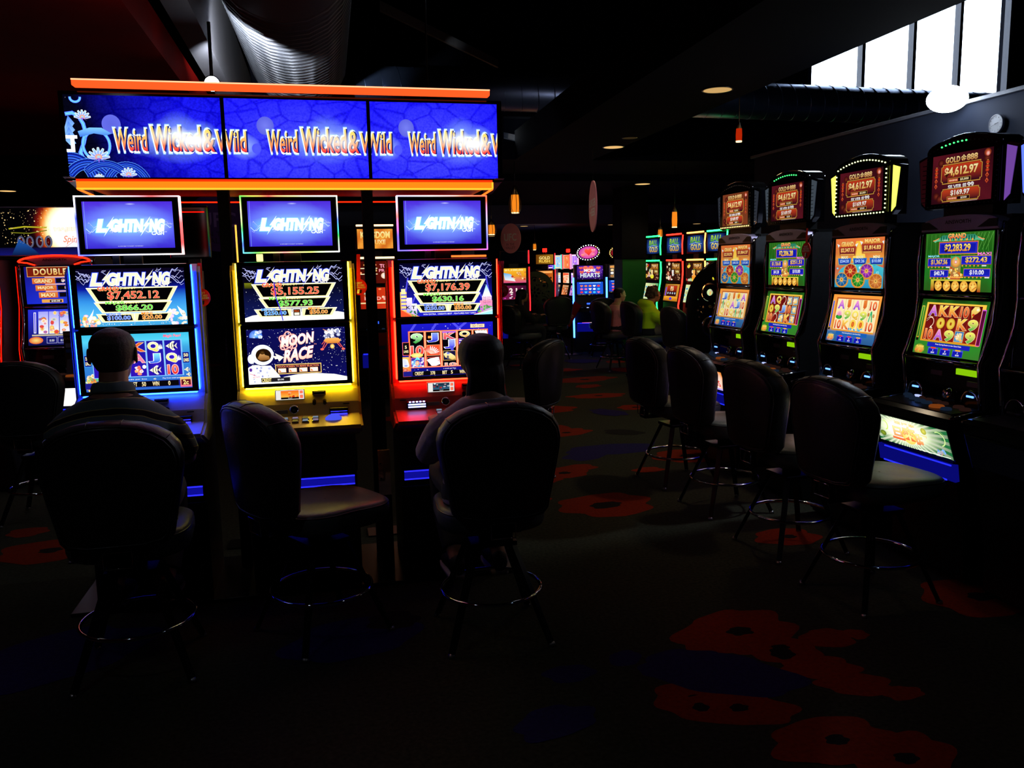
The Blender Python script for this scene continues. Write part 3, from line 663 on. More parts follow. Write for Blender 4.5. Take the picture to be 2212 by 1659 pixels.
def reelbox(c, xs, w_, y0, y1, bgc, bgc2, gap='#d8c8ff'):
    c.rect(xs[0] - 1.2, y0 - 1.2, xs[-1] + w_ + 1.2, y1 + 1.2, gap)
    for x in xs: c.rect(x, y0, x + w_ - 1, y1, bgc, bgc2)
def low_pearl(c):
    c.grid(lambda u, v: ramp([(0, '#39b6d8'), (.12, '#4fc6e6'), (.3, '#2f86c8'), (1, '#2b5ec0')], v), 4, 8)
    scatter(c, 30, 0, 62, 18, 90, 4, ['#ffcf5a', '#e9a03a', '#58c07a', '#f4f0d0', '#c04a3a'], 3); c.dots(30, 0, 5, 160, 60, .8, '#8fe8ff', 4)
    c.text('Magic Pearl', 121, 2.5, 148, 8, '#ff4f7a', out='#ffc8d8', ow=.03, bold=.03, shear=.25)
    reelbox(c, [14, 41, 68, 95, 122], 25.5, 12, 68, '#1a1496', '#2a10a8', '#7fb8f0')
    for x in (95, 122): c.ell(x + 12, 40, 12, 28, '#3a18c0', '#1a1496')
    c.text('K', 72, 15, 90, 28, '#ff5a2a', out='#fff0b0', bold=.07); c.text('A', 72, 33, 90, 46, '#ff7aa0', out='#fff0b0', bold=.07); scatter(c, 12, 72, 52, 90, 66, 4, ['#ff8a6a', '#ffd070', '#ffffff', '#e84a4a'], 7)
    c.text('K', 45, 15, 60, 28, '#ff5a2a', out='#fff0b0', bold=.07); c.text('Q', 18, 15, 34, 28, '#ffd858', out='#ffffff', bold=.07)
    for (s_, x, y, cc, c2) in (('Q', 97.5, 14.5, '#fff6c0', '#ffd858'), ('J', 100, 33, '#7fe0ff', '#2a50d8'), ('Q', 124.5, 33, '#fff6c0', '#ffd858'), ('10', 125, 52, '#ff7a6a', '#d81a1a')):
        c.text(s_, x, y, x + (15 if s_ != 'J' else 12), y + 14, cc, c2, out='#ffffff', ow=.05, bold=.085)
    c.poly([(112, 26), (116, 17), (117, 24), (118, 18), (119, 25)], '#ffffff'); c.poly([(139, 45), (143, 36), (144, 43), (145, 37), (146, 44)], '#ffffff')
    fish(c, 133, 21, 18, 15); fish(c, 106, 59, 18, 15); fish(c, 154, 60, 9, 7); fish(c, 156, 68, 8, 6)
    for x in (2, 149): c.rect(x - 1, 31, x + 10, 50, '#3a8ae8'); c.rect(x, 32, x + 9.5, 49, '#120a6a'); c.text('50', x + 1.5, 34, x + 8, 39, '#fff0b0', bold=.05); c.text('LINES', x + 1, 42, x + 8.8, 47, '#fff0b0', bold=.05)
    c.text('1 credit per line', 56, 71.5, 92, 74, '#ffffff'); c.text('Play from total symbols', 116, 71.5, 148, 74, '#ffffff'); fish(c, 104, 73, 5, 2.6)
    bottom_bar(c, [('CREDIT', 22, 18), ('BET', 68, 9), ('50', 84, 6), ('WIN', 100, 10), ('0', 124, 3)], 76.5, 85)
    c.rect(142.5, 72, 160, 88, '#ffc86a', '#ff5a8a'); c.rect(144, 76, 158.5, 85, '#5a1020'); c.text('2c', 147, 77, 155, 84, '#ffe08a', bold=.05)
def low_moon(c):
    c.grid(lambda u, v: ramp([(0, '#0b0b50'), (.5, '#0a0a46'), (1, '#0c0c5a')], v), 4, 6)
    c.dots(330, 0, 0, 160, 90, .5, '#ffffff', 15, 1.3); c.dots(40, 0, 0, 160, 90, 1.0, '#cfd8ff', 16)
    c.ell(15, 11, 10.5, 10, '#9fc8ff', '#3a6ad8', 28); scatter(c, 12, 7, 4, 23, 16, 3.5, ['#ffffff', '#6fb0ff', '#2a60c0'], 5); c.poly([(3, 13), (26, 15), (24, 21), (5, 21)], '#0a0a46')
    c.poly([(52, 90), (56, 80), (80, 76.5), (110, 76), (140, 79), (160, 84), (160, 90)], '#ffffff', '#f4f0ea', 1.2)
    # lander
    for a in (((128, 22), (121, 36)), ((132, 24), (124, 35)), ((148, 24), (156, 36)), ((144, 24), (152, 34)), ((121, 28), (128, 20))): c.line(list(a), 1.1, '#e85a4a')
    c.ell(121, 36.5, 3, 1.8, '#ff6a5a'); c.ell(156, 37, 3, 1.8, '#ff6a5a'); scatter(c, 26, 128, 5, 150, 20, 4.2, ['#ffffff', '#e8ecff', '#8a90b8', '#5a5a80', '#f8f8ff'], 12)
    c.poly([(124, 22), (129, 18), (148, 18), (153, 22), (148, 27), (130, 27)], '#ffb45a', '#c8742a'); c.ell(138, 32, 3.6, 4, '#fff0a0', '#d8a040'); c.line([(124, 3), (132, 7)], 1, '#d8906a')
    # orbit rings and lettering
    for rot in (.5, -.7, 1.6):
        P = []
        for k in range(41):
            t = 2 * PI * k / 40; a, b = 20 * math.cos(t), 8 * math.sin(t); P.append((66 + a * math.cos(rot) * .75 - b * math.sin(rot), 22 + a * math.sin(rot) * .85 + b * math.cos(rot)))
        c.line(P, 2.0, '#ff8a7a'); c.line(P, .7, '#ffe8e0')
    up = lambda u, t, Y: Y - 7 * u
    c.text('MOON', 55, 14, 108, 30, '#ffffff', '#f8d8c8', out='#ff9a8a', ow=.04, bold=.08, shear=.15, warp=up); c.text('RACE', 58, 37, 106, 55, '#ffffff', '#f4c8b0', out='#ff9a8a', ow=.04, bold=.08, shear=.25, warp=up)
    c.poly([(40, 44), (60, 47), (44, 50)], '#fff0e0'); c.poly([(44, 40), (58, 47), (50, 54)], '#fff0e0'); c.text('TM', 108, 26, 112, 28, '#ff9a8a')
    c.frame(44.5, 60, 117, 74, 1.2, '#ffd070', '#140a26'); c.text('TOUCH SCREEN TO MAKE SELECTION', 46, 61, 114, 64, '#ff8a5a', bold=.03)
    for k in range(4): x = 48 + k * 17.3; c.frame(x, 66, x + 12, 72, .6, '#ffb060', '#fff8ee'); c.poly([(x + 1, 67), (x + 5, 71.5), (x + 1, 71.5)], '#e8743a')
    # astronaut
    c.ell(12, 78, 19, 20, '#ffffff', '#f4f4ff', 24, g=1.2); c.poly([(0, 90), (0, 74), (6, 60), (36, 60), (50, 78), (54, 90)], '#ffffff', g=1.2); c.ell(24, 42, 18, 17, '#ffffff', '#e0e6ff', 30, g=1.2); c.ell(6, 48, 6, 8, '#ffffff', '#d8dcff', 16)
    c.ell(25.5, 42.5, 12.5, 11, '#1a0e05', '#241204', 28); c.poly([(16, 47), (20, 40), (25, 36), (28, 42), (34, 44), (36, 50), (20, 51)], '#d8a060', '#7a4a1a'); c.ell(24, 38, 4, 3, '#5a3a14', '#2a1606', 12)
    scatter(c, 22, 6, 62, 34, 86, 2.4, ['#c8ccf0', '#a0a6d8', '#ffffff', '#8086c0'], 14); c.ell(4, 66, 2.4, 3, '#5a2a9a'); c.line([(2, 72), (12, 76)], .9, '#e85a6a')
    c.frame(20, 80.5, 66, 87, .3, '#40404a', '#1c1a20'); c.text('CREDIT', 21, 81, 36, 86.6, '#ffe890', bold=.05); c.text('$0.00', 46, 82.4, 56, 85.4, '#ffffff'); c.text('PLAY', 7, 77, 18, 80, '#e83a3a'); c.text('1 CENT', 8, 81, 17, 84, '#8a8a2a')
def low_city(c):
    c.grid(lambda u, v: ramp([(0, '#1a18c0'), (.2, '#1412a8'), (1, '#0c0a70')], v), 4, 6)
    for a in ((14, 14, 24, 0), (52, 12, 60, 0), (104, 14, 90, 0), (96, 12, 112, 0)): c.line([(a[0], a[1]), (a[2], a[3])], 4, '#4e4ae0')
    c.dots(90, 0, 0, 160, 90, .7, '#ffffff', 25, 1.2)
    c.rect(0, 56, 14, 90, '#ffc060', '#d84a2a')
    for k in range(5): c.ell(3 + k * .6, 62 + k * 2.2, 6, 3, '#4a60ff', '#ffffff')
    for k in range(3): c.ell(4 + k * 5, 78 + k * 3, 4, 2.2, '#ffb0a0', '#c03020')
    c.frame(121, 4.4, 144, 8.4, .9, '#ffd070', '#fff4d0'); c.text('HIGH STAKES', 122.5, 4.9, 142.5, 8, '#7a2a10', bold=.05)
    c.rect(11, 12, 151, 75.5, '#ff6a3a'); c.rect(12.2, 13, 149.8, 74.5, '#ffb080')
    xs = [13, 41, 69, 97, 124.5]
    for x in xs: c.rect(x, 13.8, x + 25.5, 73.8, '#ff5a30'); c.rect(x + .8, 14, x + 24.6, 73.5, '#050308')
    B = dict(out='#ffffff', ow=.05, bold=.085)
    c.text('9', 17.5, 17, 34, 32, '#bff0b0', '#1f9a3a', **B); c.text('J', 47, 17, 60, 31, '#7f9aff', '#2a22c8', **B); c.rect(45, 21, 51, 25, '#ff9a4a')
    c.text('10', 15.5, 38, 36, 53, '#ff6a5a', '#d81818', **B); c.ell(25, 53.5, 10.5, 4, '#fff0a0', '#ffd060')
    c.frame(43, 37, 64.5, 54.5, .6, '#ffb080', '#e8502a'); c.ell(49, 52, 15, 13, '#ffd8c0', '#d83a20', 18, PI * 1.2, PI * 2.0); 
    for k in range(6): t = PI * (1.5 + .08 * k); c.line([(49 + 8 * math.cos(t), 52 + 7 * math.sin(t)), (49 + 15 * math.cos(t), 52 + 13 * math.sin(t))], 1.2, '#ffffff')
    c.frame(15, 58, 36.5, 73, .7, '#ff7aa8', '#3a2a9a'); scatter(c, 24, 16, 59, 36, 73, 2.6, ['#7fd8ff', '#5a3ad8', '#ff9ad0', '#ffffff', '#2a40c8'], 22); c.ell(25, 67, 3.4, 4.4, '#ffd8b8', '#ff9a70'); c.poly([(20, 62), (25, 56), (31, 62), (25, 61)], '#6fe0ff')
    c.frame(43, 58, 64.5, 73, .7, '#ff5a4a', '#0a0610')
    for k in range(5): a = -.5 + k * .22; c.poly([(45 + k * 2.2 + 8 * math.sin(a), 62 - k), (52 + k * 2.2 + 5 * math.sin(a), 59 - k * .3), (57 + k * 2, 70), (50 + k * 1.6, 73)], '#ffffff', '#ffe8f0'); c.ell(52 + k * 2.4, 64, .8, .8, '#e83a3a')
    c.text('K', 73, 17, 90, 27, '#ff8a70', '#c82a5a', **B); c.text('J', 76, 29, 89, 43, '#a0b0ff', '#3a2ad8', **B); c.rect(69.8, 14, 93.6, 16.5, '#b060e0'); c.rect(84, 40, 89, 50, '#4a48d8')
    c.frame(71, 48, 92, 63.5, .6, '#ffd060', '#14103a'); c.poly([(71, 53), (77, 49.5), (84, 52), (91, 57), (92, 62), (86, 63), (74, 59)], '#fff0b8', '#e8c060'); c.poly([(76, 51), (79, 50), (83, 52.5), (78, 54)], '#6a7ad8'); c.ell(78.5, 58.5, 2, 3, '#20202a', '#7a7a8a', 12)
    c.text('10', 74, 68.5, 92, 73.6, '#ffb0a0', '#ff7a60', **B)
    c.text('Q', 101, 15, 117, 25, '#fff0a0', '#ffa030', **B); c.frame(99, 28, 120, 44, .6, '#d070ff', '#2a1a9a'); scatter(c, 20, 100, 29, 120, 44, 2.8, ['#ffd8ff', '#8a5aff', '#ffffff', '#ff8ac0'], 33); c.text('Q', 101, 46, 117, 60, '#fff0a0', '#ffa030', **B); scatter(c, 10, 99, 62, 120, 73, 2.8, ['#ffd890', '#ffffff', '#c08030'], 34)
    for k in range(4): c.poly([(127 + k * 5, 15), (133 + k * 5, 14), (138 + k * 4, 22), (131 + k * 4, 24)], '#ffffff', '#ffe8e8')
    c.frame(1, 31, 11.5, 52, .8, '#ff6a3a', '#0a0610'); c.text('5', 4.4, 36, 7.6, 41, '#fff0b0', bold=.04); c.text('LINES', 2.4, 44, 10, 48, '#fff0b0', bold=.04)
    c.text('1 credit per line', 70, 77, 92, 79.4, '#ffffff')
    bottom_bar(c, [('CREDIT', 20, 15), ('378', 47, 8), ('BET', 68, 8), ('5', 83, 3), ('WIN', 98, 10), ('0', 126, 3)], 81, 88.5)
def topper_art(c, warm=False):
    top, mid = ('#4040f0', '#6a6aff')
    def f(u, v):
        e = ramp([(0, '#4a28d0'), (.5, '#5a60f4'), (1, '#3826c8')], v); r = max(0, 1 - ((u - .5) / .55) ** 2 - ((v - .5) / .5) ** 2)
        return mixc(e, '#7fa0ff', .85 * r)
    c.grid(f, 16, 12); c.glow(80, 46, 72, 22, '#8fd0ff', .95); c.glow(28, 50, 30, 18, '#6fd8ff', .6); c.glow(120, 46, 40, 18, '#bfe8ff', .7)
    logo_lightning(c, 24, 35, 143, 57, '#ffffff', '#ffffff', '#8fe8ff', sg=1.6)
    for i, (x, y, dx) in enumerate(((24, 50, -1), (140, 44, 1))): arcs(c, x, y, 3.0, dx, '#bff0ff', seed=i + 5, w=.6)
    for i in range(5): arcs(c, 45 + i * 16, 57, 2.2, 1, '#ffffff', seed=i + 30, w=.6, n=4)
    c.text('CASH', 120, 58, 142, 64.5, '#ffffff', out='#8fd8ff', ow=.05, bold=.06, shear=.1); c.text('TM', 143, 58, 147, 60, '#ffffff'); c.text('ALL GAMES SUBJECT TO AVAILABILITY . PLAY RESPONSIBLY', 58, 85.2, 103, 87, '#e8ecff')
    c.glow(85, 5, 10, 2, '#c8ccff', .8); c.line([(4, 0), (3.5, 90)], .5, '#8fb8ff')

# ================================================================ the three linked machines on the left
CABS = {1: pm('silver_blue_glow_cabinet', (.62, .63, .78), .42, .3, .07, 14), 2: pm('gold_glow_cabinet', (.78, .68, .30), .42, .35, .07, 14), 3: pm('red_glow_cabinet', (.74, .24, .22), .42, .3, .07, 14)}  # each machine's LED glow is tinted into its cabinet colour
Y0 = 4.2
def led_strip(name, segs, parent, r=.005, strength=6):
    """thin light tube; each segment ((p,q),hex)"""
    for i, (a, b, col) in enumerate(segs): pass
def border(x0, x1, z0, z1, y, w, cols, parent, strength=3.0, name='light_border'):
    """rounded glowing frame whose colour changes along it; cols: callable t->hex"""
    c = Canvas((0, 0, 0), (1, 0, 0), (0, 0, 1), 1, 1, 1, 1)
    pts = []; n = 24
    P = [(x0, z1), (x1, z1), (x1, z0), (x0, z0)]; L = []
    for i in range(4):
        a, b = P[i], P[(i + 1) % 4]
        for k in range(n): L.append((a[0] + (b[0] - a[0]) * k / n, a[1] + (b[1] - a[1]) * k / n))
    cx, cz = (x0 + x1) / 2, (z0 + z1) / 2
    vs, fs, cl = [], [], []
    for i, (x, z) in enumerate(L):
        sx = (1 if x > cx else -1); sz = (1 if z > cz else -1); ix = x - (w * 2 * (x - cx) / (x1 - x0)); iz = z - (w * 2 * (z - cz) / (z1 - z0))
        vs += [(x, y, z), (ix, y, iz), (x, y + .05, z), (ix, y - .001, iz)]
    N = len(L)
    for i in range(N):
        j = (i + 1) % N; A = (*lin(cols(i / N)), 1); B = (*lin(cols(j / N if j else 1.0)), 1)
        fs.append((i * 4, j * 4, j * 4 + 1, i * 4 + 1)); cl += [A, B, B, A]
        fs.append((i * 4, i * 4 + 2, j * 4 + 2, j * 4)); cl += [A, A, B, B]
    me = bpy.data.meshes.new(name); me.from_pydata(vs, [], fs); ca = me.color_attributes.new('Col', 'FLOAT_COLOR', 'CORNER')
    ca.data.foreach_set('color', [v for q in cl for v in q]); me.materials.append(disp_mat('display_%g' % strength, strength))
    o = bpy.data.objects.new(name, me); C.objects.link(o); o.parent = parent; return o
def cyc(*hx):
    def f(t):
        n = len(hx); t = t % 1.0 * n; i = int(t); a, b = lin(hx[i % n]), lin(hx[(i + 1) % n]); u = t - i
        c = [a[k] + (b[k] - a[k]) * u for k in range(3)]
        return '#' + ''.join('%02x' % int(255 * min(1, max(0, (v * 12.92 if v < .0031 else 1.055 * v ** (1 / 2.4) - .055)))) for v in c)
    return f
def button(parent, x, y, z, r, m, nm='button', tilt=None, sq=False):
    mb = MB()
    if sq: mb.box(x - r, x + r, y - r * .7, y + r * .7, z, z + .008, CHROME, .003); mb.box(x - r * .75, x + r * .75, y - r * .5, y + r * .5, z + .008, z + .012, m, .002)
    else: mb.lathe([(r, 0), (r, .006), (r * .85, .011), (.001, .013)], (x, y, z), m, 18)
    return mb.build(nm, parent)
def lightning(X, label, up, low, ledcol, lede, topc, seed, infocol):
    t = thing('slot_machine', label, 'slot machine', (X, Y0, 0), 0, 'three linked slot machines under the blue jackpot sign')
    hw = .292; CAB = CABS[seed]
    prof = [(.10, .80), (-.09, .79), (-.25, .848), (-.255, .868), (-.11, .900), (-.088, .955), (-.040, 1.012), (-.012, 1.024), (-.012, 1.60), (.02, 1.635), (.10, 1.635)]
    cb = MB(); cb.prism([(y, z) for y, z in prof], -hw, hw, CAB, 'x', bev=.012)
    cb.prism([(.42, .02), (-.06, .02), (-.06, .62), (-.088, .788), (.0, .795), (.0, 1.60), (.42, 1.60)], -hw + .035, hw - .035, BLACK, 'x')
    cb.box(-hw + .04, hw - .04, -.062, -.05, .05, .60, GLOSS, .004)
    for x in (-hw + .045, hw - .045): cb.box(x - .02, x + .02, -.0135, -.011, 1.04, 1.60, METAL)
    cb.build('cabinet', t)
    # lower skirt with blue lit shelf
    b = MB(); b.box(-hw + .03, hw - .03, -.075, -.055, .02, .50, BLACK, .006); b.box(-hw + .03, hw - .03, -.085, -.05, .60, .76, BLACK, .01); b.build('base_door', t)
    m = MB(); m.box(-.245, .245, -.070, -.064, .572, .578, em('blue_edge', (.15, .15, 1), 1.6)); m.box(-.245, .245, -.070, -.064, .531, .537, em('blue_edge', (.15, .15, 1), 1.6)); m.box(-.245, .245, -.0690, -.0645, .540, .569, em('blue_shelf_glow', (.08, .08, .75), .55)); pieces(m.build('shelf_light', t))  # blue light on the face between the two lines is emission on the band
    led = em(ledcol[0], ledcol[1], lede)
    for nm, z0, z1, art, ty in (('upper_display', 1.345, 1.637, up, .0), ('lower_display', 1.036, 1.338, low, .0)):
        f = MB(); f.box(-.258, .258, -.052, -.018, z0, z1, GLOSS, .006); fr_ = f.build(nm, t)
        cv = Canvas((0, -.0535, (z0 + z1) / 2 - (.004 if nm[0] == 'u' else 0)), (1, 0, 0), (0, 0, 1), .462, .262, strength=1.25); art(cv)
        if nm[0] == 'u': top_logo(cv)
        cv.build('screen', fr_)
        s_ = MB()
        for x in (-.2615, .2615): s_.tube([(x, -.038, z0 + .008), (x, -.038, z1 - .006)], .0030, led, 6)
        pieces(s_.build('light_strip', fr_))
    s_ = MB(); s_.box(-.25, .25, -.052, -.022, 1.030, 1.034, led)
    s_.build('light_strip', t)
    # topper
    tp = MB(); tp.box(-.222, .222, .0, .055, 1.682, 1.945, GLOSS, .006); tp.box(-.04, .04, .02, .05, 1.63, 1.69, BLACK); tp.box(-.09, -.06, .03, .05, 1.63, 1.69, BLACK); tpo = tp.build('topper', t)
    cv = Canvas((0, -.0015, 1.8165), (1, 0, 0), (0, 0, 1), .386, .212, strength=1.15); topper_art(cv); cv.build('screen', tpo)
    border(-.226, .226, 1.679, 1.949, -.004, .0048, topc, tpo, 3.0)
    # lower front: info display, slots, grilles
    n = Vector((0, -.043, .045)).normalized(); right = (1, 0, 0); upv = Vector((0, .6, .8)).normalized()
    def onpanel(z): # on the slanting upper panel between z .905 and .985, and .985..1.03
        if z > .985: return -.055 + (.043) * (z - .985) / .045
        return -.10 + .045 * (z - .905) / .08
    e = MB(); e.box(-.115, .025, -.075, -.04, .974, 1.024, pm('info_bezel', (.8, .8, .8), .4), .003, Matrix.Rotation(0, 4, 'X')); io = e.build('info_display', t)
    cv = Canvas((-.045, -.0755, .999), (1, 0, 0), (0, 0, 1), .132, .046, 100, 36, strength=1.0)
    cv.bg('#f0ece6'); cv.rect(18, 2, 82, 34, infocol[0], infocol[1]); scatter(cv, 10, 22, 4, 78, 26, 5, [infocol[2], infocol[3], infocol[0]], seed); cv.rect(18, 27, 82, 34, '#120c0c'); cv.text('PLAY', 44, 29, 58, 32, '#ffffff'); cv.frame(86, 4, 96, 14, .5, '#e83a2a', '#ff7a5a'); cv.frame(86, 20, 96, 32, .5, '#e83a2a', '#ff7a5a'); cv.build('screen', io)
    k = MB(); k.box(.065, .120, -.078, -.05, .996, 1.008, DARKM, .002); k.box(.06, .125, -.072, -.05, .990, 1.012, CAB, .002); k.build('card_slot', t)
    for gx in (.068, .118):
        k = MB()
        for a in range(5):
            for b_ in range(5):
                if abs(a - 2) + abs(b_ - 2) < 4: k.box(gx + (a - 2) * .0035 - .001, gx + (a - 2) * .0035 + .001, -.0935, -.080, .953 + (b_ - 2) * .0035 - .001, .965 + (b_ - 2) * .0035 + .001, BLACK)
        k.build('speaker_grille', t)
    k = MB(); k.box(-.255, -.225, -.094, -.085, .943, .948, DARKM); k.box(.205, .235, -.094, -.085, .943, .948, DARKM); pieces(k.build('latch', t))
    # deck
    k = MB(); k.box(-.19, -.135, -.118, -.090, .908, .930, GLOSS, .003); k.box(-.185, -.14, -.1195, -.118, .912, .920, em('blue_ticket', (.45, .55, 1), 2.5)); k.build('ticket_slot', t)
    k = MB(); k.box(-.125, -.058, -.106, -.095, .912, .930, pm('steel_label', (.35, .34, .33), .5), .002); k.build('label_plate', t)
    q = Matrix.Translation((-.028, -.098, .928)) @ Matrix.Rotation(math.radians(70), 4, 'X'); k = MB(); k.lathe([(.022, -.01), (.022, .006), (.018, .010), (.017, .004), (.001, .003)], (0, 0, 0), CHROME, 24, q); k.lathe([(.0165, .004), (.001, .005)], (0, 0, 0), BLACK, 20, q); k.build('coin_collar', t)
    bz = .138
    if seed == 3:
        k = MB(); k.box(-.225, -.125, -.125, -.085, .905, .940, GLOSS, .004); ko = k.build('bill_acceptor', t)
        k = MB()
        for r_ in range(2): k.box(-.218, -.132, -.129, -.124, .911 + r_ * .012, .917 + r_ * .012, em('white_blue_led', (.55, .6, 1), 7))
        for i in range(5): k.box(-.214 + i * .017, -.204 + i * .017, -.129, -.124, .936, .942, em('white_blue_led', (.55, .6, 1), 7))
        k.build('acceptor_light', ko)
    else:
        k = MB(); k.box(bz, bz + .09, -.120, -.085, .898, .930, GLOSS, .004); ko = k.build('bill_acceptor', t)
        k = MB(); k.box(bz + .006, bz + .084, -.1225, -.119, .896, .903, em('blue_led', (.12, .12, 1), 6)); k.box(bz + .006, bz + .084, -.1225, -.119, .912, .914, em('blue_led', (.12, .12, 1), 6)); k.build('acceptor_light', ko)
    cols = [em('btn_white', (.75, .85, .95), .35), em('btn_lilac', (.85, .75, .9), .35), em('btn_yellow', (.8, .7, .3), .3)]
    for r_ in range(2):
        for i in range(4 if seed != 3 else 3):
            y = -.155 - r_ * .035; button(t, -.07 + i * .047, y, .8895 - r_ * .0078, .017, cols[(i + r_) % 3], sq=True)
    k = MB(); k.lathe([(.040, 0), (.038, .01), (.022, .022), (.001, .026)], (.155, -.17, .884), em('play_button', (.3, .35, 1), .9), 24, sy=.8); k.build('play_button', t)
    return t
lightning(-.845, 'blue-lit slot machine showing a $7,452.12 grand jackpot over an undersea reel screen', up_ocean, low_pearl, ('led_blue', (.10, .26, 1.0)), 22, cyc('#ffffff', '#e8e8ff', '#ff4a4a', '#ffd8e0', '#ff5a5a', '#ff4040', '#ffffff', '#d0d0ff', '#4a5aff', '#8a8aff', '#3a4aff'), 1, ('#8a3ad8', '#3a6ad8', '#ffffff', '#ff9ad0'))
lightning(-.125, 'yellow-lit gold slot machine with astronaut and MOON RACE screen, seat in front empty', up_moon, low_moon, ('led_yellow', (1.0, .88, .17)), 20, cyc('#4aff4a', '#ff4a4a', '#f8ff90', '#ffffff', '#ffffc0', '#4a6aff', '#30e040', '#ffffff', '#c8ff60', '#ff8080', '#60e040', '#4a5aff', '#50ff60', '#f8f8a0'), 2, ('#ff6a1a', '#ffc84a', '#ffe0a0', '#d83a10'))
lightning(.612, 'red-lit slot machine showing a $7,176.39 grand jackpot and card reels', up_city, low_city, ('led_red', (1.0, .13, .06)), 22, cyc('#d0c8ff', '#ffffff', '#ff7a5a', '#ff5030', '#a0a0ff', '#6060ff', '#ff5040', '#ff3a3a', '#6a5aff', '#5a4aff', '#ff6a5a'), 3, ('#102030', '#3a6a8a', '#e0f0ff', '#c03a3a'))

# plinth under the bank
pb = MB(); pb.box(-1.22, .98, 4.09, 4.72, 0, .019, BLACK, .004); tag(pb.build('machine_plinth'), 'low black plinth under the three linked machines', 'plinth')
# steel plate with a latch between gold and red machines
t = thing('steel_plate', 'pinkish steel plate with a rusty latch, low between the gold and red machines', 'metal plate', (.278, 4.285, 0))
PLT = pm('pink_steel', (.95, .76, .70), .6, .0, .12, 20)
MB().box(-.031, .031, 0, .02, .42, .66, PLT, .002).build('plate', t); k = MB(); k.box(-.0325, -.006, -.012, 0, .505, .60, pm('worn_steel', (.85, .62, .58), .5, .1, .5, 60), .002); ko = k.build('latch', t)
k = MB()
for z in (.513, .593): k.lathe([(.005, 0), (.005, .002)], (0, 0, 0), BLACK, 6, Matrix.Translation((-.02, -.0125, z)) @ Matrix.Rotation(PI / 2, 4, 'X'))
pieces(k.build('screw', ko)); MB().box(-.033, .033, 0.0, .02, .02, .42, BLACK).build('lower_panel', t)

# ================================================================ overhead jackpot sign
SY = 4.10
t = thing('jackpot_sign', 'wide blue three-screen jackpot sign reading Weird Wicked & Wild, above the linked machines', 'sign', (0, SY, 0))
h = MB(); h.box(-1.075, .905, .012, .30, 2.006, 2.392, GLOSS, .008); h.box(-1.03, .86, .30, .62, 2.0, 2.38, BLACK, .01); h.build('housing', t)
scr = [(-1.052, -.402), (-.385, .252), (.268, .878)]
def flower(c, x, y, s, rot=0):
    for k in range(7):
        a = -PI / 2 + (k - 3) * .48 + rot
        P = [(x, y), (x + s * .55 * math.cos(a - .25), y + s * .55 * math.sin(a - .25)), (x + s * math.cos(a - .06), y + s * math.sin(a - .06)), (x + s * math.cos(a + .06), y + s * math.sin(a + .06)), (x + s * .55 * math.cos(a + .25), y + s * .55 * math.sin(a + .25))]
        c.line(P + [P[0]], .9, '#ffffff'); c.poly(P, '#9fe0ff', '#8a60e0')
    c.ell(x, y - s * .12, s * .32, s * .26, '#7fe8ff', '#ff8a4a', 14)
    for k in range(3): a = PI / 2 + (k - 1) * .8; c.poly([(x - s * .1, y), (x + s * .75 * math.cos(a), y + s * .5 * math.sin(a)), (x + s * .1, y)], '#9a6ae8')
def band(c, P, w, layers):
    for ww, col in layers: c.line(P, w * ww, col)
def arcp(cx, cy, rx, ry, a0, a1, n=22): return [(cx + rx * math.cos(a0 + (a1 - a0) * i / n), cy + ry * math.sin(a0 + (a1 - a0) * i / n)) for i in range(n + 1)]
def words(c, x0, gl=1.0, clip=None):
    for txt, a, b in (('Weird', 0, 33), ('Wicked', 38, 89), ('&', 92, 103), ('Wild', 106, 137)):
        k = (a + b) / 2 / 137; lift = 4.5 * math.exp(-((k - .45) / .3) ** 2)
        y0, y1 = 36.5 - lift, 57.5
        for col, ow, dx, dy in (('#8fc8ff', .17, 0, .4), ('#ffffff', .12, 0, .3), ('#0a1a70', .03, 1.4, .1), ('#ffc060', .0, 0, 0)):
            if ow == 0: c.text(txt, x0 + a, y0, x0 + b, y1, '#ffe070', '#f0283a', bold=.03, clip=clip)
            else: c.text(txt, x0 + a + dx, y0 + dy, x0 + b + dx, y1 + dy, col, bold=.03 + ow, clip=clip)
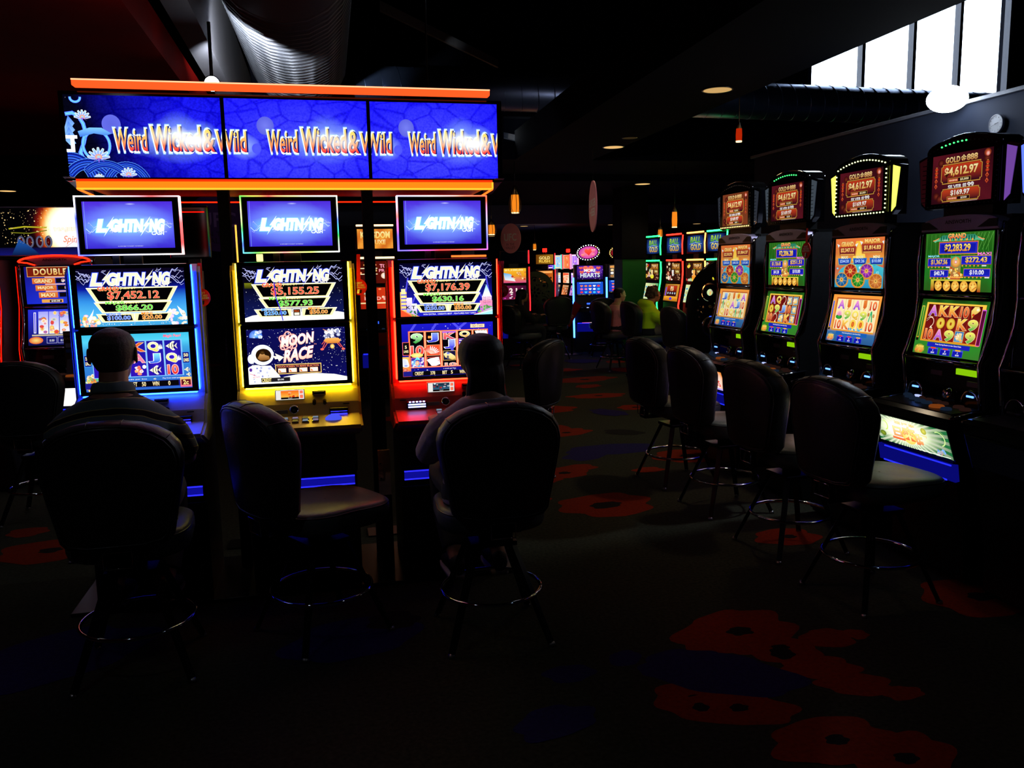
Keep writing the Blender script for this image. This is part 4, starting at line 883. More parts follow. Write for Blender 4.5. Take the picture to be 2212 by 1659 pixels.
for i, (a, b) in enumerate(scr):
    U = 160.0; W_ = b - a; H_ = W_ * 0; cv = Canvas(((a + b) / 2, .0055, 2.197), (1, 0, 0), (0, 0, 1), W_, .352, 160, 86, strength=1.15); rdm = random.Random(i)
    if i == 0: fn = lambda u, v: mixc(mixc('#040414', '#1413e0', min(1, max(0, u * 1.5 - .12 - .25 * v))), '#2a28ff', max(0, 1 - ((u - .75) / .4) ** 2 - ((v - .55) / .5) ** 2) * .5)
    else: fn = lambda u, v: mixc('#2220ff', '#3a3cff', max(0, 1 - ((u - .5) / .6) ** 2 - ((v - .6) / .6) ** 2))
    cv.grid(fn, 16, 10, stone=True)
    off = {0: 48, 1: 46, 2: 47}[i]
    for gx, gy, rx, ry, al in ((68, 46, 62, 26, .7), (40, 48, 34, 17, .5), (92, 44, 34, 20, .7), (66, 36, 22, 22, .45)):
        rx = min(rx, 159 - off - gx, off + gx - 1); cv.glow(off + gx, gy, rx, ry, '#8fb0ff', al)
    cv.ell(46 if i == 0 else 44, 30 if i == 0 else 29, 9.6, 10, '#5a62d8' if i == 0 else '#7078e8', '#6068e0' if i == 0 else '#5a60d8', 28)
    if i: cv.glow(20, 52, 19, 15, '#a8c8ff', .8); cv.ell(33, 54, 5.2, 5.6, '#5058ff', '#4a50ff', 20)
    words(cv, off, clip=(0, 160))
    for gx, gy, rx, ry, al in ((82, 46, 26, 12, .9), (50, 42, 17, 10, .5), (66, 40, 12, 10, .6)): cv.glow(off + gx, gy, rx, ry, '#ffffff', min(1, al * (1.1 if i != 1 else .55)), g=1.3)
    if i: words(cv, {1: -115, 2: -112}[i], clip=(0, 160))
    if i == 0:
        LY = [(1.0, '#2a30ff'), (.8, '#8fd8ff'), (.62, '#4aa8f0'), (.3, '#7fd8ff')]
        L2 = [(1.0, '#5a9aff'), (.9, '#0a1a8a'), (.55, '#2a58e0'), (.3, '#0a1468'), (.12, '#3a70f0')]
        band(cv, arcp(12, 3, 5, 4.5, 0, PI), 2.6, LY); band(cv, [(2, 20), (8, 19), (14, 22), (18, 30), (20, 40), (17, 50), (13, 60), (16, 68), (24, 75)], 4.2, LY)
        band(cv, arcp(30, 52, 13, 15, -2.6, 1.3), 3.2, LY); band(cv, arcp(30, 52, 14, 16, -2.6, -4.2), 3.2, LY)
        cv.poly([(12, 38), (24, 34), (36, 34), (46, 40), (40, 42), (28, 40), (14, 44)], '#7fc8ff', '#3a70e0')
        band(cv, arcp(2, 96, 24, 30, -PI * .55, -.1), 12, L2); band(cv, arcp(20, 104, 26, 32, -PI * .75, -.15), 11, L2); band(cv, arcp(58, 100, 22, 26, -PI * .95, -.1), 9, L2); band(cv, arcp(36, 104, 28, 32, -PI * .7, -.2), 8, L2)
        flower(cv, 18, 24, 8); flower(cv, 31, 66, 11); flower(cv, 60, 84, 8); flower(cv, 30, 88, 5)
        for k in range(4): a_ = 1.2 - k * .5; cv.poly([(-2, 40 + k * 2), (4, 22 + k * 6), (10, 30 + k * 7), (4, 38 + k * 5)], '#4a80f0', '#9ad0ff')
        cv.text('J', 3, 3, 3.2, 4, '#ffffff'); cv.rect(0, 42.5, 11.5, 46, '#ffffff', g=1.3); cv.rect(4.5, 42.5, 8.5, 60, '#ffffff', g=1.3); cv.rect(0, 57, 8.5, 60, '#ffffff', g=1.3)
    so = cv.build('screen', t); 
    if i == 0: so['label'] = 'left screen with glowing vines and lotus flowers'
m = MB(); m.box(-1.0, .835, -.05, .01, 2.402, 2.428, em('light_bar_orange', (1.0, .32, .12), 1.5), .004); m.box(-1.0, .835, -.052, -.03, 2.424, 2.430, em('light_bar_rim', (1, .62, .45), 2.2), .001); m.build('light_bar', t)
m = MB(); m.box(-1.02, .840, -.03, .02, 1.972, 2.000, em('light_band_orange', (1.0, .50, .08), 1.3)); m.box(-1.02, .842, -.032, .02, 2.000, 2.010, em('light_band_red', (1.0, .16, .02), 1.8)); m.box(-1.021, .841, -.033, .02, 1.968, 1.972, em('light_band_yellow', (1, .62, .15), 2.0)); m.box(.838, .846, -.033, .0, 1.970, 2.0, em('light_band_yellow', (1, .62, .15), 2.0)); m.build('light_band', t)
m = MB(); OR = em('rear_light_line', (1, .12, .02), 2.6)
m.tube([(-1.018, -.02, 1.968), (-1.03, .62, 1.955)], .005, em('side_light_line', (1, .38, .1), 2.6), 6); m.tube([(.843, -.02, 1.968), (.855, .62, 1.955)], .005, em('side_light_line', (1, .38, .1), 2.6), 6); m.tube([(-1.03, .63, 1.958), (.855, .63, 1.958)], .004, OR, 6); m.build('canopy_light', t)
m = MB(); m.box(-1.02, .84, .0, .62, 1.985, 2.005, BLACK); m.build('canopy', t)
m = MB(); m.prism([(-.02, 2.02), (.30, 2.02), (.30, 1.97)], -1.075, -1.03, pm('grey_bracket', (.35, .35, .4), .4, .3), 'x'); m.prism([(-.02, 2.02), (.30, 2.02), (.30, 1.97)], .86, .905, pm('grey_bracket', (.35, .35, .4), .4, .3), 'x'); pieces(m.build('bracket', t))
for xa, xb in ((-.486, -.430), (.236, .292)):
    MB().box(xa, xb, .42, .50, .02, 2.0, PAINT, .004).build('post', t)
# ticket posters and neon tubes seen behind the machines
# ================================================================ casino stools
PIPE = pm('leather_piping', (.16, .165, .175), .35, 0, .1)
SEATM = pm('grey_leather_seat', (.30, .33, .34), .45, 0, .12, 60, .1)
def outline_back():
    H = [(0, .585), (.10, .583), (.165, .592), (.185, .615), (.197, .68), (.215, .77), (.232, .86), (.236, .91), (.226, .955), (.200, .995), (.160, 1.025), (.110, 1.046), (.055, 1.057), (0, 1.060)]
    H = [(x * 1.065, .585 + (z - .585) * 1.03) for x, z in H]
    P = H + [(-x, z) for x, z in H[-2:0:-1]]
    return P
def stool_proto():
    t = thing('casino_stool', '-', 'stool'); B = outline_back(); zc = .83
    def ring(s_, y, dz=0):
        return [(x * s_, y - .275 + .9 * (x * s_) ** 2 - .10 * ((zc + (z - zc) * s_) - .6) ** 1, zc + (z - zc) * s_ + dz) for x, z in B]
    m = MB(); m.loft([ring(s_, y) for s_, y in ((.02, -.045), (.5, -.045), (.84, -.044), (.90, -.041), (.96, -.030), (.995, -.008), (1.0, .02), (.99, .045), (.95, .064), (.86, .075), (.5, .072), (.02, .07))], LEATHER); m.build('backrest', t)
    for s_, y in ((.905, -.0425), (.945, -.036)):
        m = MB(); m.tube(ring(s_, y), .0035, PIPE, 5, closed=True); m.build('piping', t)
    m = MB()
    for k in (9, 12, 14, 17):   # stitched seams over the padded rim
        i = k % len(B); m.tube([ring(s_, y)[i] for s_, y in ((.95, -.033), (.997, -.008), (1.003, .02), (.99, .046), (.95, .066))], .0022, PIPE, 4)
    pieces(m.build('seam', t))
    P = []
    for k in range(36):
        a = 2 * PI * k / 36; cx, cy = math.cos(a), math.sin(a); e = .62
        P.append((.235 * abs(cx) ** e * (1 if cx > 0 else -1) * (1.0 if cy < 0 else .97), .045 + .25 * abs(cy) ** e * (1 if cy > 0 else -1)))
    def sr(s_, z): return [(x * s_, .045 + (y - .045) * s_, z + (.012 * max(0, (y - .045) / .25) * -1 if z > .55 else 0)) for x, y in P]
    m = MB(); m.loft([sr(s_, z) for s_, z in ((.05, .50), (.90, .50), (.97, .51), (1.0, .535), (1.0, .57), (.97, .592), (.90, .602), (.6, .600), (.05, .596))], SEATM); m.build('seat', t)
    m = MB(); m.tube(sr(.985, .585), .003, PIPE, 5, closed=True); m.build('piping', t)
    m = MB(); m.box(-.12, .12, -.10, .13, .470, .502, DARKM, .006); m.lathe([(.05, .43), (.05, .475)], (0, 0, 0), DARKM, 20); m.box(-.10, .10, -.10, .10, .415, .435, DARKM, .004); m.build('swivel', t)
    m = MB(); m.prism([(-.285, .50), (-.255, .50), (-.235, .80), (-.25, .80)], -.04, .04, DARKM, 'x'); m.box(-.04, .04, -.28, -.09, .488, .502, DARKM, .003); m.build('back_bracket', t)
    m = MB(); m.tube([(-.05, -.292, .515), (-.05, -.296, .58), (.05, -.296, .58), (.05, -.292, .515)], .0032, CHROME, 6, closed=True); m.build('handle', t)
    for sx in (-1, 1):
        for sy in (-1, 1):
            m = MB(); a = Vector((.075 * sx, .075 * sy, .43)); b = Vector((.215 * sx, .215 * sy, .004))
            n = Vector((sx, -sy, 0)).normalized() * .013; o = Vector((sx, sy, .6)).normalized() * .009; vs = []
            for p, k in ((a, 1.15), (b, .95)): vs += [p + n * k + o * k, p - n * k + o * k, p - n * k - o * k, p + n * k - o * k]
            m.raw(vs, [(0, 1, 2, 3), (7, 6, 5, 4), (0, 4, 5, 1), (1, 5, 6, 2), (2, 6, 7, 3), (3, 7, 4, 0)], DARKM); l = m.build('leg', t)
            m = MB(); m.lathe([(.014, 0), (.016, .004), (.012, .016)], (b.x, b.y, 0.001), METAL, 12); m.build('glide', l)
    R = .218; m = MB(); m.tube([(R * math.cos(2 * PI * k / 56), R * math.sin(2 * PI * k / 56), .205) for k in range(56)], .0085, CHROME, 8, closed=True); m.build('foot_ring', t)
    return t
PROTO = stool_proto(); first_stool = [True]
def stool(x, y, deg, label, group=None, s=1.0):
    if first_stool[0]: o = PROTO; first_stool[0] = False
    else: o = copy_tree(PROTO)
    o.location = (x, y, 0); o.rotation_euler = (0, 0, math.radians(deg)); o.scale = (s, s, s); o['label'] = label
    if group: o['group'] = group
    return o
GL = 'black stools at the three linked machines'; GR = 'black stools along the right-hand row'; GF = 'black stools further back on the floor'
stool(-.79, 3.50, 2, 'black stool holding the man in the striped shirt at the blue-lit machine', GL, 1.0)
stool(-.06, 3.64, -60, 'empty black stool turned sideways in front of the yellow-lit gold machine', GL)
stool(.665, 3.44, 0, 'black stool holding the woman with tied-back dark hair at the red-lit machine', GL)
stool(2.50, 3.36, -84, 'empty black stool nearest the camera in the right-hand row', GR)
stool(2.50, 4.06, -86, 'empty black stool second from the camera in the right-hand row', GR)
stool(2.51, 4.86, -88, 'empty black stool third from the camera in the right-hand row', GR)
stool(2.50, 5.60, -84, 'empty black stool farthest along the right-hand row, splayed legs on open carpet', GR)

# ================================================================ pictures for the right-hand row
def burst(c, cx, cy, r0, r1, n, ca, cb, rot=0.0):
    for k in range(n):
        a = rot + 2 * PI * k / n; w_ = PI / n * .5
        c.face([(cx + r0 * math.cos(a - w_ * .3), cy + r0 * math.sin(a - w_ * .3)), (cx + r1 * math.cos(a - w_), cy + r1 * math.sin(a - w_)), (cx + r1 * math.cos(a + w_), cy + r1 * math.sin(a + w_)), (cx + r0 * math.cos(a + w_ * .3), cy + r0 * math.sin(a + w_ * .3))], [c.col(ca), c.col(cb), c.col(cb), c.col(ca)])
    c.k += 1
def plaque(c, x0, y0, x1, y1, w_, edge, fa, fb, n=4):
    def P(g): return [(x0 - g + n, y0 - g), (x1 + g - n, y0 - g), (x1 + g - n, y0 - g + n), (x1 + g, y0 + n), (x1 + g, y1 - n), (x1 + g - n, y1 + g - n), (x1 + g - n, y1 + g), (x0 - g + n, y1 + g), (x0 - g + n, y1 + g - n), (x0 - g, y1 - n), (x0 - g, y0 + n), (x0 - g + n, y0 - g + n)]
    c.poly(P(w_), edge); c.poly(P(0), '#3a1208'); c.poly(P(-w_ * .5), fa, fb)
def lantern(c, x, y, s):
    for k in range(3): c.ell(x, y + k * s * 1.5, s, s * .75, '#e8522a', '#8a1a10', 14); c.rect(x - s * .4, y + k * s * 1.5 - s * .9, x + s * .4, y + k * s * 1.5 - s * .7, '#e8b04a')
    for k in range(2): q = y + s * (4.9 + k * 2.2); c.poly([(x, q - s * 1.1), (x + s * .9, q), (x, q + s * 1.1), (x - s * .9, q)], '#f0683a', '#a02a14'); c.ell(x, q, s * .3, s * .35, '#5a120a')
def gold888(c, pale=0.0):
    A = '#5a1420' if not pale else '#7a3a20'; B = '#2a0812' if not pale else '#6a3018'
    c.bg(A, B, A, B)
    for x, y in ((24, 16), (14, 84), (24, 90), (146, 20)): c.ell(x, y, 9, 8, '#6a2418', '#3a0c10', 16); c.ell(x, y, 5, 4.5, '#7a3220', '#5a1a14', 14)
    lantern(c, 12, 28, 5); lantern(c, 148, 28, 5); c.ell(147, 9, 9, 8, '#e86a3a', '#5a1810', 16); c.ell(148, 11, 5, 5, '#ffd8c8', '#e05a4a', 12)
    c.text('GOLD', 38, 7, 76, 18, '#ffe8a0', '#d8903a', out='#2a0c06', ow=.05, bold=.07, sp=1.1); c.text('金', 79, 5.5, 93, 19, '#ffe8a0', '#d8903a', bold=.03); c.text('888', 95, 6.5, 122, 18, '#ffd890', '#b8783a', bold=.07)
    plaque(c, 28, 22, 134, 59, 1.6, '#d8a040', '#c83a1c', '#2a0a1c'); c.text('$4,612.97', 37, 28, 124, 46, '#fff3b0', '#e8a030', out='#3a1408', ow=.03, bold=.07)
    c.frame(47, 50.5, 107, 58.5, .8, '#d8a040', '#200a12'); c.rect(48, 51.5, 74, 57.5, '#d84a2a'); c.text('WIN BEFORE', 50, 52.8, 72, 56.2, '#ffe8c0', bold=.03); c.text('$5,000', 80, 52, 102, 57, '#ffe8b0', bold=.05)
    c.text('SILVER', 48, 64, 84, 71.5, '#ffffff', '#b8b0b8', bold=.07); c.text('銀', 87, 63, 97, 72, '#ffffff', '#c8c0c0', bold=.03); c.text('99', 100, 62.5, 116, 72, '#ffffff', '#c8bcb8', bold=.07)
    plaque(c, 31, 72, 132, 96, 1.4, '#d8a040', '#c8401e', '#38101c', 3.5); c.text('$169.97', 56, 75, 106, 86, '#ffffff', '#e8d8b0', out='#3a1408', ow=.03, bold=.06)
    c.frame(47, 88, 107, 94.5, .8, '#d8a040', '#200a12'); c.rect(48, 89, 74, 93.8, '#d84a2a'); c.text('WIN BEFORE', 50, 89.8, 72, 93, '#ffe8c0', bold=.03); c.text('$200', 84, 89.4, 100, 93.6, '#f4e0c8', bold=.05)
    c.rect(56, 98.6, 128, 99.4, '#d8c8c0')
def up_temple(c, grand, major, maxi, minor, mini):
    c.grid(lambda u, v: ramp([(0, '#2a6a1c'), (.3, '#1c5a14'), (.7, '#1f7a24'), (1, '#2a5a1a')], v + .1 * math.sin(u * 30)), 14, 8)
    for k in range(16): x = 4 + k * 10.3; c.line([(x, 2), (x + (k % 3) * 2 - 2, 60)], .7, '#4f9a3a')
    for k in range(6): x = 118 + k * 8; c.line([(x, 2), (x - 14, 30)], 1, '#58a040')
    c.poly([(30, 14), (24, 16), (20, 13), (34, 10), (42, 4), (118, 4), (126, 10), (140, 13), (136, 16), (130, 14)], '#1f7a5a', '#6ad09a')
    for k in range(14): x = 38 + k * 6; c.rect(x, 6, x + 3, 13, '#0f5a4a')
    c.line([(20, 13), (26, 12), (34, 9)], 1.4, '#ff9a5a'); c.line([(140, 13), (134, 12), (126, 9)], 1.4, '#ff9a5a')
    c.text('GRAND', 57, 2, 98, 9.5, '#ffcf6a', '#ff5a3a', out='#5a1208', ow=.04, bold=.08)
    for k in range(5): c.ell(62 + k * 13, 12.5, 2.2, 2, '#ffc84a', '#e8802a', 10)
    c.text('1 OR MORE', 44, 11.5, 56, 14, '#ffffff'); c.frame(37, 17, 126, 35.5, 1.6, '#e8683a', '#1a1cb8', '#c8902a'); c.frame(40, 19, 123, 34, .5, '#4a50e8', '#1418a8')
    c.text(grand, 50, 20, 110, 33, '#ffe86a', '#e88a2a', out='#3a1408', ow=.03, bold=.07)
    c.text('MAJOR', 10, 38, 38, 42.5, '#8fe8ff', bold=.05); c.text('MAXI', 128, 34.5, 157, 39, '#ff7ad8', bold=.05)
    for x0, y0, x1, y1, st, sz in ((10, 44, 66, 57, major, 1), (92, 40.5, 158, 54, maxi, 1), (17, 64, 62, 76, minor, .7), (99, 62, 157, 74, mini, .7)):
        c.frame(x0, y0, x1, y1, 1, '#c88a3a', '#2a30e8', '#8a4a1a'); c.rect(x0 + 1.2, y0 + 1.2, x1 - 1.2, y1 - 1.2, '#1418a0', '#1a20c0'); m_ = (x0 + x1) / 2; w_ = (x1 - x0) * (.36 if sz == 1 else .27)
        c.text(st, m_ - w_, y0 + 2, m_ + w_, y1 - 2, '#ffe86a' if sz == 1 else '#ffffff', '#e88a2a' if sz == 1 else '#d0d0ff', out='#2a1008', ow=.02, bold=.06)
    for x0, y0 in ((12, 59), (95, 56.5), (19, 78), (103, 76)):
        for k in range(5): c.ell(x0 + k * 9, y0, 1.8, 1.5, '#ffd860', '#d8702a', 8)
        c.rect(x0 + 44, y0 - 1, x0 + 54, y0 + 1, '#e8e8e8')
    c.rect(68, 40, 92, 80, '#2fa860', '#c85a2a'); c.ell(80, 50, 11, 9, '#ffe07a', '#d87a2a', 18); c.poly([(76, 47), (80, 41), (84, 47)], '#7fd8a0'); c.ell(80, 50, 4, 3.4, '#ffffff', '#e85a3a', 12)
    scatter(c, 22, 66, 60, 96, 76, 3.6, ['#ffd050', '#e8902a', '#fff0a0', '#c84a1a'], 44); c.rect(62, 75, 100, 77, '#ffb04a')
    c.rect(22, 80, 140, 100, '#d8d040', '#b0401a'); c.rect(30, 82.5, 133, 100, '#180804')
    for k in range(5):
        x = 41 + k * 20.7; c.ell(x, 91, 9.2, 9, '#ffe070', '#f0a838', 22); c.ell(x - 3, 88.5, 1.2, 1.2, '#c8601a'); c.ell(x + 3.4, 87.5, 1.2, 1.2, '#c8601a'); c.line([(x - 1, 97), (x + 5, 93), (x + 8, 92)], 1.3, '#c8601a'); c.ell(x - 5, 93, .9, .9, '#c8601a')
def up_wheels(c, grand, major, maxi, minor, mini):
    c.grid(lambda u, v: ramp([(0, '#e8783a'), (.3, '#d8703a'), (.45, '#f0a040'), (.6, '#c8604a'), (1, '#e8a050')], v + .06 * math.sin(u * 9)), 12, 10)
    c.poly([(70, 6), (92, 6), (104, 46), (58, 46)], '#ffc040', '#ffe060')
    c.poly([(0, 84), (20, 62), (50, 50), (84, 52), (120, 50), (160, 60), (160, 100), (0, 100)], '#4ac8d8', '#2a90b8'); scatter(c, 22, 8, 54, 156, 70, 5, ['#8fe8f0', '#c8f4f8', '#3ab0c8'], 51)
    for x0, y0, x1, nm, st in ((12, 16, 72, 'GRAND', grand), (90, 12, 158, 'MAJOR', major)):
        c.poly([(x0 - 4, y0 - 2), (x1 + 4, y0 - 2), (x1 - 1, y0 + 20), (x0 + 1, y0 + 20)], '#d88a3a'); c.poly([(x0, y0), (x1, y0), (x1 - 4, y0 + 18), (x0 + 4, y0 + 18)], '#b03a24', '#5a1a2a')
        c.text(nm, x0 + 10, y0 - 9, x1 - 10, y0, '#ffe890', '#ffb040', out='#6a2410', ow=.05, bold=.09); c.text(st, x0 + 8, y0 + 4, x1 - 8, y0 + 12.5, '#ffe890', '#ffb050', out='#3a1008', ow=.03, bold=.06); c.rect(x0 + 6, y0 + 15.5, x1 - 6, y0 + 17.5, '#f0b050')
        c.poly([(x0 - 6, y0 - 6), (x0 + 4, y0 - 3), (x0 - 1, y0 + 2)], '#e8f0f0'); c.poly([(x1 + 6, y0 - 6), (x1 - 4, y0 - 3), (x1 + 1, y0 + 2)], '#e8f0f0')
    for x0, x1, nm, st in ((14, 54, 'MAXI', maxi), (66, 106, 'MINOR', minor), (120, 158, 'MINI', mini)):
        c.poly([(x0 - 3, 40), (x1 + 3, 40), (x1, 54), (x0, 54)], '#2a8ac8', '#58b89a'); c.poly([(x0 - 1, 41), (x1 + 1, 41), (x1 - 2, 52.5), (x0 + 2, 52.5)], '#1a58c8', '#1a2a9a')
        c.text(nm, x0 + 9, 35.5, x1 - 9, 41, '#fff0b8', out='#5a3a10', ow=.04, bold=.07); c.text(st, x0 + 5, 43.5, x1 - 5, 50, '#cfe4ff', '#8ab8ff', bold=.05)
    for x, y, cc, c2 in ((56, 66, '#d83a24', '#8a1a14'), (110, 66, '#c040d8', '#6a1a8a'), (28, 84, '#2a90d0', '#144a80'), (84, 84, '#3ac040', '#14701e'), (142, 86, '#e8904a', '#b05a20')):
        c.ell(x, y + 1, 23, 16, '#ffb840', '#d8882a', 26); c.ell(x, y, 20.5, 14.5, '#f4c860', '#e0a040', 26); c.ell(x, y, 19, 13.4, cc, c2, 26)
        for k in range(8): a = 2 * PI * k / 8 + .2; c.line([(x, y), (x + 19 * math.cos(a), y + 13.4 * math.sin(a))], .5, '#ffd080')
        c.ell(x, y, 6.5, 4.8, '#ffe080', '#d8902a', 18); c.ell(x, y - .4, 2, 1.6, '#8a4a14')
SYM = {'A': ('#ff9ad8', '#8a3ad8'), 'K': ('#ffe05a', '#e8502a'), 'Q': ('#fff06a', '#e8b02a'), 'J': ('#a8d0ff', '#2a50c8'), '10': ('#ff8a4a', '#c82a14'), '9': ('#fff06a', '#3ab04a')}
def low_game(c, grid_, warm):
    """reel screen: grid_ is 3 rows of 5 signs"""
    if warm: c.grid(lambda u, v: ramp([(0, '#ffa040'), (.75, '#f0b060'), (.8, '#3a70a8'), (1, '#2a5a90')], v), 4, 10)
    else: c.grid(lambda u, v: ramp([(0, '#1a3a10'), (.1, '#2a7a20'), (.8, '#2f8a2a'), (1, '#3a7a2a')], v + .05 * math.sin(u * 20)), 8, 6)
    c.rect(13, 6, 154, 77, '#ffcf4a' if not warm else '#c8602a', '#e89a2a'); bgA, bgB = ('#5a0a0e', '#8a1a14') if not warm else ('#fff0b8', '#ffe8b0')
    x0 = 20; w_ = 25 if not warm else 26.4
    c.rect(x0 - 2, 9, x0 + w_ * 5 + 1, 74, bgA, bgB)
    if not warm: c.rect(x0 + w_ * 5 + 2, 14, 156, 76, '#d84ae0', '#ff5ad0'); c.rect(x0 + w_ * 5 + 3, 16, 155, 75, '#4a0a2a', '#6a0f3a')
    for k in range(1, 5): c.rect(x0 + w_ * k - .8, 9, x0 + w_ * k + .1, 74, '#c83a1a' if not warm else '#d88a4a')
    for j, row in enumerate(grid_):
        for i, s_ in enumerate(row):
            x, y = x0 + w_ * i + 3, 11 + j * 21.5
            if s_ in SYM:
                a, b = SYM[s_]; o = '#ffe8a0' if not warm else '#fff8e0'; c.text(s_, x + 1, y + 1, x + w_ - 6, y + 18, a, b, out=o, ow=.04, bold=.09)
            elif s_ == 'coin': c.ell(x + 9, y + 10, 10, 10, '#ffe05a', '#d8a82a', 22); c.ell(x + 9, y + 10, 7.4, 7.4, '#f0c040', '#e8d050', 20); c.rect(x + 7, y + 7.5, x + 11, y + 12.5, '#a03a14')
            elif s_ == 'fishes': c.poly([(x, y + 6), (x + 6, y - 1), (x + 16, y - 1), (x + 20, y + 5), (x + 14, y + 10), (x + 8, y + 13), (x + 4, y + 20), (x + 1, y + 12)], '#ffe880', '#e8a030'); c.ell(x + 6, y + 13, 2.6, 2, '#d83a1a'); c.ell(x + 14, y + 4, 3, 2.2, '#fff8d0')
            elif s_ == 'prawn':
                for k, (rx, ry) in enumerate(((9, 9), (7.4, 7.4))): c.ell(x + 8, y + 9, rx, ry, ['#fff4e8', '#7a120e'][k], ['#ffc8a8', '#5a0a0a'][k], 20, -2.2, 1.3)
                c.line([(x - 2, y + 4), (x + 4, y - 1), (x + 12, y)], .7, '#ffe8c0'); c.line([(x - 2, y + 8), (x + 4, y + 3)], .6, '#ffe8c0'); c.poly([(x + 11, y + 16), (x + 16, y + 20), (x + 8, y + 20)], '#fff0d0')
            elif s_ == 'pot': c.rect(x - 1.5, y - .5, x + w_ - 5, y + 19.5, '#ffc84a'); c.rect(x - .8, y + .4, x + w_ - 5.8, y + 18.6, '#3a7ab8', '#5aa0c8'); scatter(c, 9, x + 2, y + 3, x + 16, y + 16, 4, ['#fff0a0', '#ffb03a', '#ffffff', '#e8702a'], 60 + i * 3 + j); c.text('福', x + 3, y + 3, x + 16, y + 16, '#fff4c0', '#ffd050', bold=.04)
            elif s_ == 'wave': c.ell(x + 9, y + 7, 10, 10, '#fff080', '#ffd040', 18); c.ell(x + 9, y + 7, 5, 6, '#f08030', '#d85a1a', 14); scatter(c, 8, x - 2, y + 15, x + 20, y + 20, 3, ['#3ab0d8', '#2a80c8', '#8fe0f0'], 70 + i)
            elif s_ == 'lolly': c.poly([(x + 4, y - 1), (x + 15, y - 2), (x + 16, y + 12), (x + 11, y + 17), (x + 5, y + 14)], '#f08a3a', '#d85a20'); c.poly([(x + 8, y + 15), (x + 11, y + 16), (x + 9, y + 21), (x + 6, y + 20)], '#e8b060')
            elif s_ == 'lotus':
                c.ell(x + 9, y + 15, 11, 5, '#3ac040', '#14802a', 16)
                for k in range(7): a = -PI / 2 + (k - 3) * .42; c.poly([(x + 9, y + 13), (x + 9 + 8 * math.cos(a - .22), y + 12 + 8 * math.sin(a - .22)), (x + 9 + 12 * math.cos(a), y + 12 + 12 * math.sin(a)), (x + 9 + 8 * math.cos(a + .22), y + 12 + 8 * math.sin(a + .22))], '#ffc8e0', '#e86aa0')
            elif s_ == 'cane': c.line([(x + 4, y + 20), (x + 8, y)], 3.2, '#2ac080'); c.line([(x + 14, y + 20), (x + 9, y)], 3.2, '#1fa860'); c.ell(x + 1, y + 6, 3, 4, '#d8903a', '#b0601a', 10); c.ell(x + 17, y + 8, 3, 4, '#e0a050', '#c0702a', 10)
            elif s_ == 'gourd': c.ell(x + 10, y + 5, 5, 5, '#ffd060', '#c8802a', 14); c.ell(x + 8, y + 13, 7, 7, '#ffd060', '#c8802a', 16)
    c.rect(4, 13, 10.5, 72, '#ffd85a', '#c8902a'); c.rect(5.2, 14, 9.4, 70, '#2a9a30' if not warm else '#3a58f0', '#0f6a1e' if not warm else '#1a30d8'); c.rect(4, 72, 10, 77, '#14100a')
    c.rect(36 if not warm else 34, 78, 138, 86, '#1c20b8' if not warm else '#1a60b8'); c.text('Press Gaming Button to view Game Rules', 56, 79.5, 118, 82.5, '#ffffff', bold=.03)
    c.ell(18, 92, 13, 9, '#ffd84a', '#7a9a2a' if not warm else '#3a80b0', 18); c.text('福', 8, 86, 28, 96, '#ffe060', '#e85a2a', bold=.06); c.text('來旺', 6, 93, 30, 99, '#ff9a4a', '#e83a1a', bold=.05)
    for k, cc in enumerate(('#ff3a2a', '#ff3a2a', '#ffb02a')): x = 41 + k * 30; c.rect(x, 87.5, x + 24, 99, '#4a58f0', '#1a20c8'); c.rect(x + 1, 89.5, x + 23, 98.4, '#1418b0'); c.rect(x + 6, 86.5, x + 18, 89, cc); c.text('1' if k == 1 else '0', x + 11, 90.5, x + 13, 93.5, '#ffffff'); c.text('$0.00' if k != 1 else '$0.01', x + 8, 94.6, x + 16, 97.6, '#ffffff', bold=.04)
def belly_green(c, glyphs=True):
    c.grid(lambda u, v: mixc('#f4ffd0', '#1f6a3a', min(1, ((u - .42) / .5) ** 2 + ((v - .45) / .62) ** 2)), 16, 8)
    burst(c, 68, 27, 8, 110, 40, '#fbffe0', '#0f5a2a'); c.glow(64, 24, 62, 30, '#fbffd8', 1.0, g=1.5); c.glow(64, 26, 40, 22, '#ffffff', 1.0, g=1.5)
    c.ell(8, 9, 8, 8, '#3a8a6a', '#1f5a3a', 18); c.ell(8, 9, 4, 4, '#5a9a7a', '#2a6a4a'); c.line(arcp(20, 22, 7, 10, -1.6, 1.4), 2.2, '#c8f060'); c.line(arcp(140, 22, 12, 14, -2.0, 1.2), 2.0, '#c8e890'); c.line(arcp(140, 20, 16, 15, -2.4, -.6), .6, '#9ad070')
    c.ell(110, 14, 6, 7, '#e0d860', '#a0a030', 14); c.ell(12, 42, 7, 6, '#8a9a2a', '#4a6a1a', 14); scatter(c, 8, 132, 42, 148, 54, 4, ['#e8b03a', '#5a90d8', '#8ac0f0', '#d8902a'], 81)
    c.text('福禄寿', 46, 6, 92, 13, '#f8c070', bold=.04)
    c.ell(74, 34, 16, 17, '#fff2a0', '#f0c850', 24)
    for g_, x, y, s_ in (('旦', 36, 20, 26), ('來', 62, 14, 28), ('旺', 90, 24, 24)): c.text(g_, x, y, x + s_, y + s_, '#fff0a0', '#e8602a', out='#c83a1a', ow=.03, bold=.05)
    c.rect(2, 50, 10, 51.6, '#c8d8c0'); c.rect(88, 56, 156, 57.6, '#f4fff0')
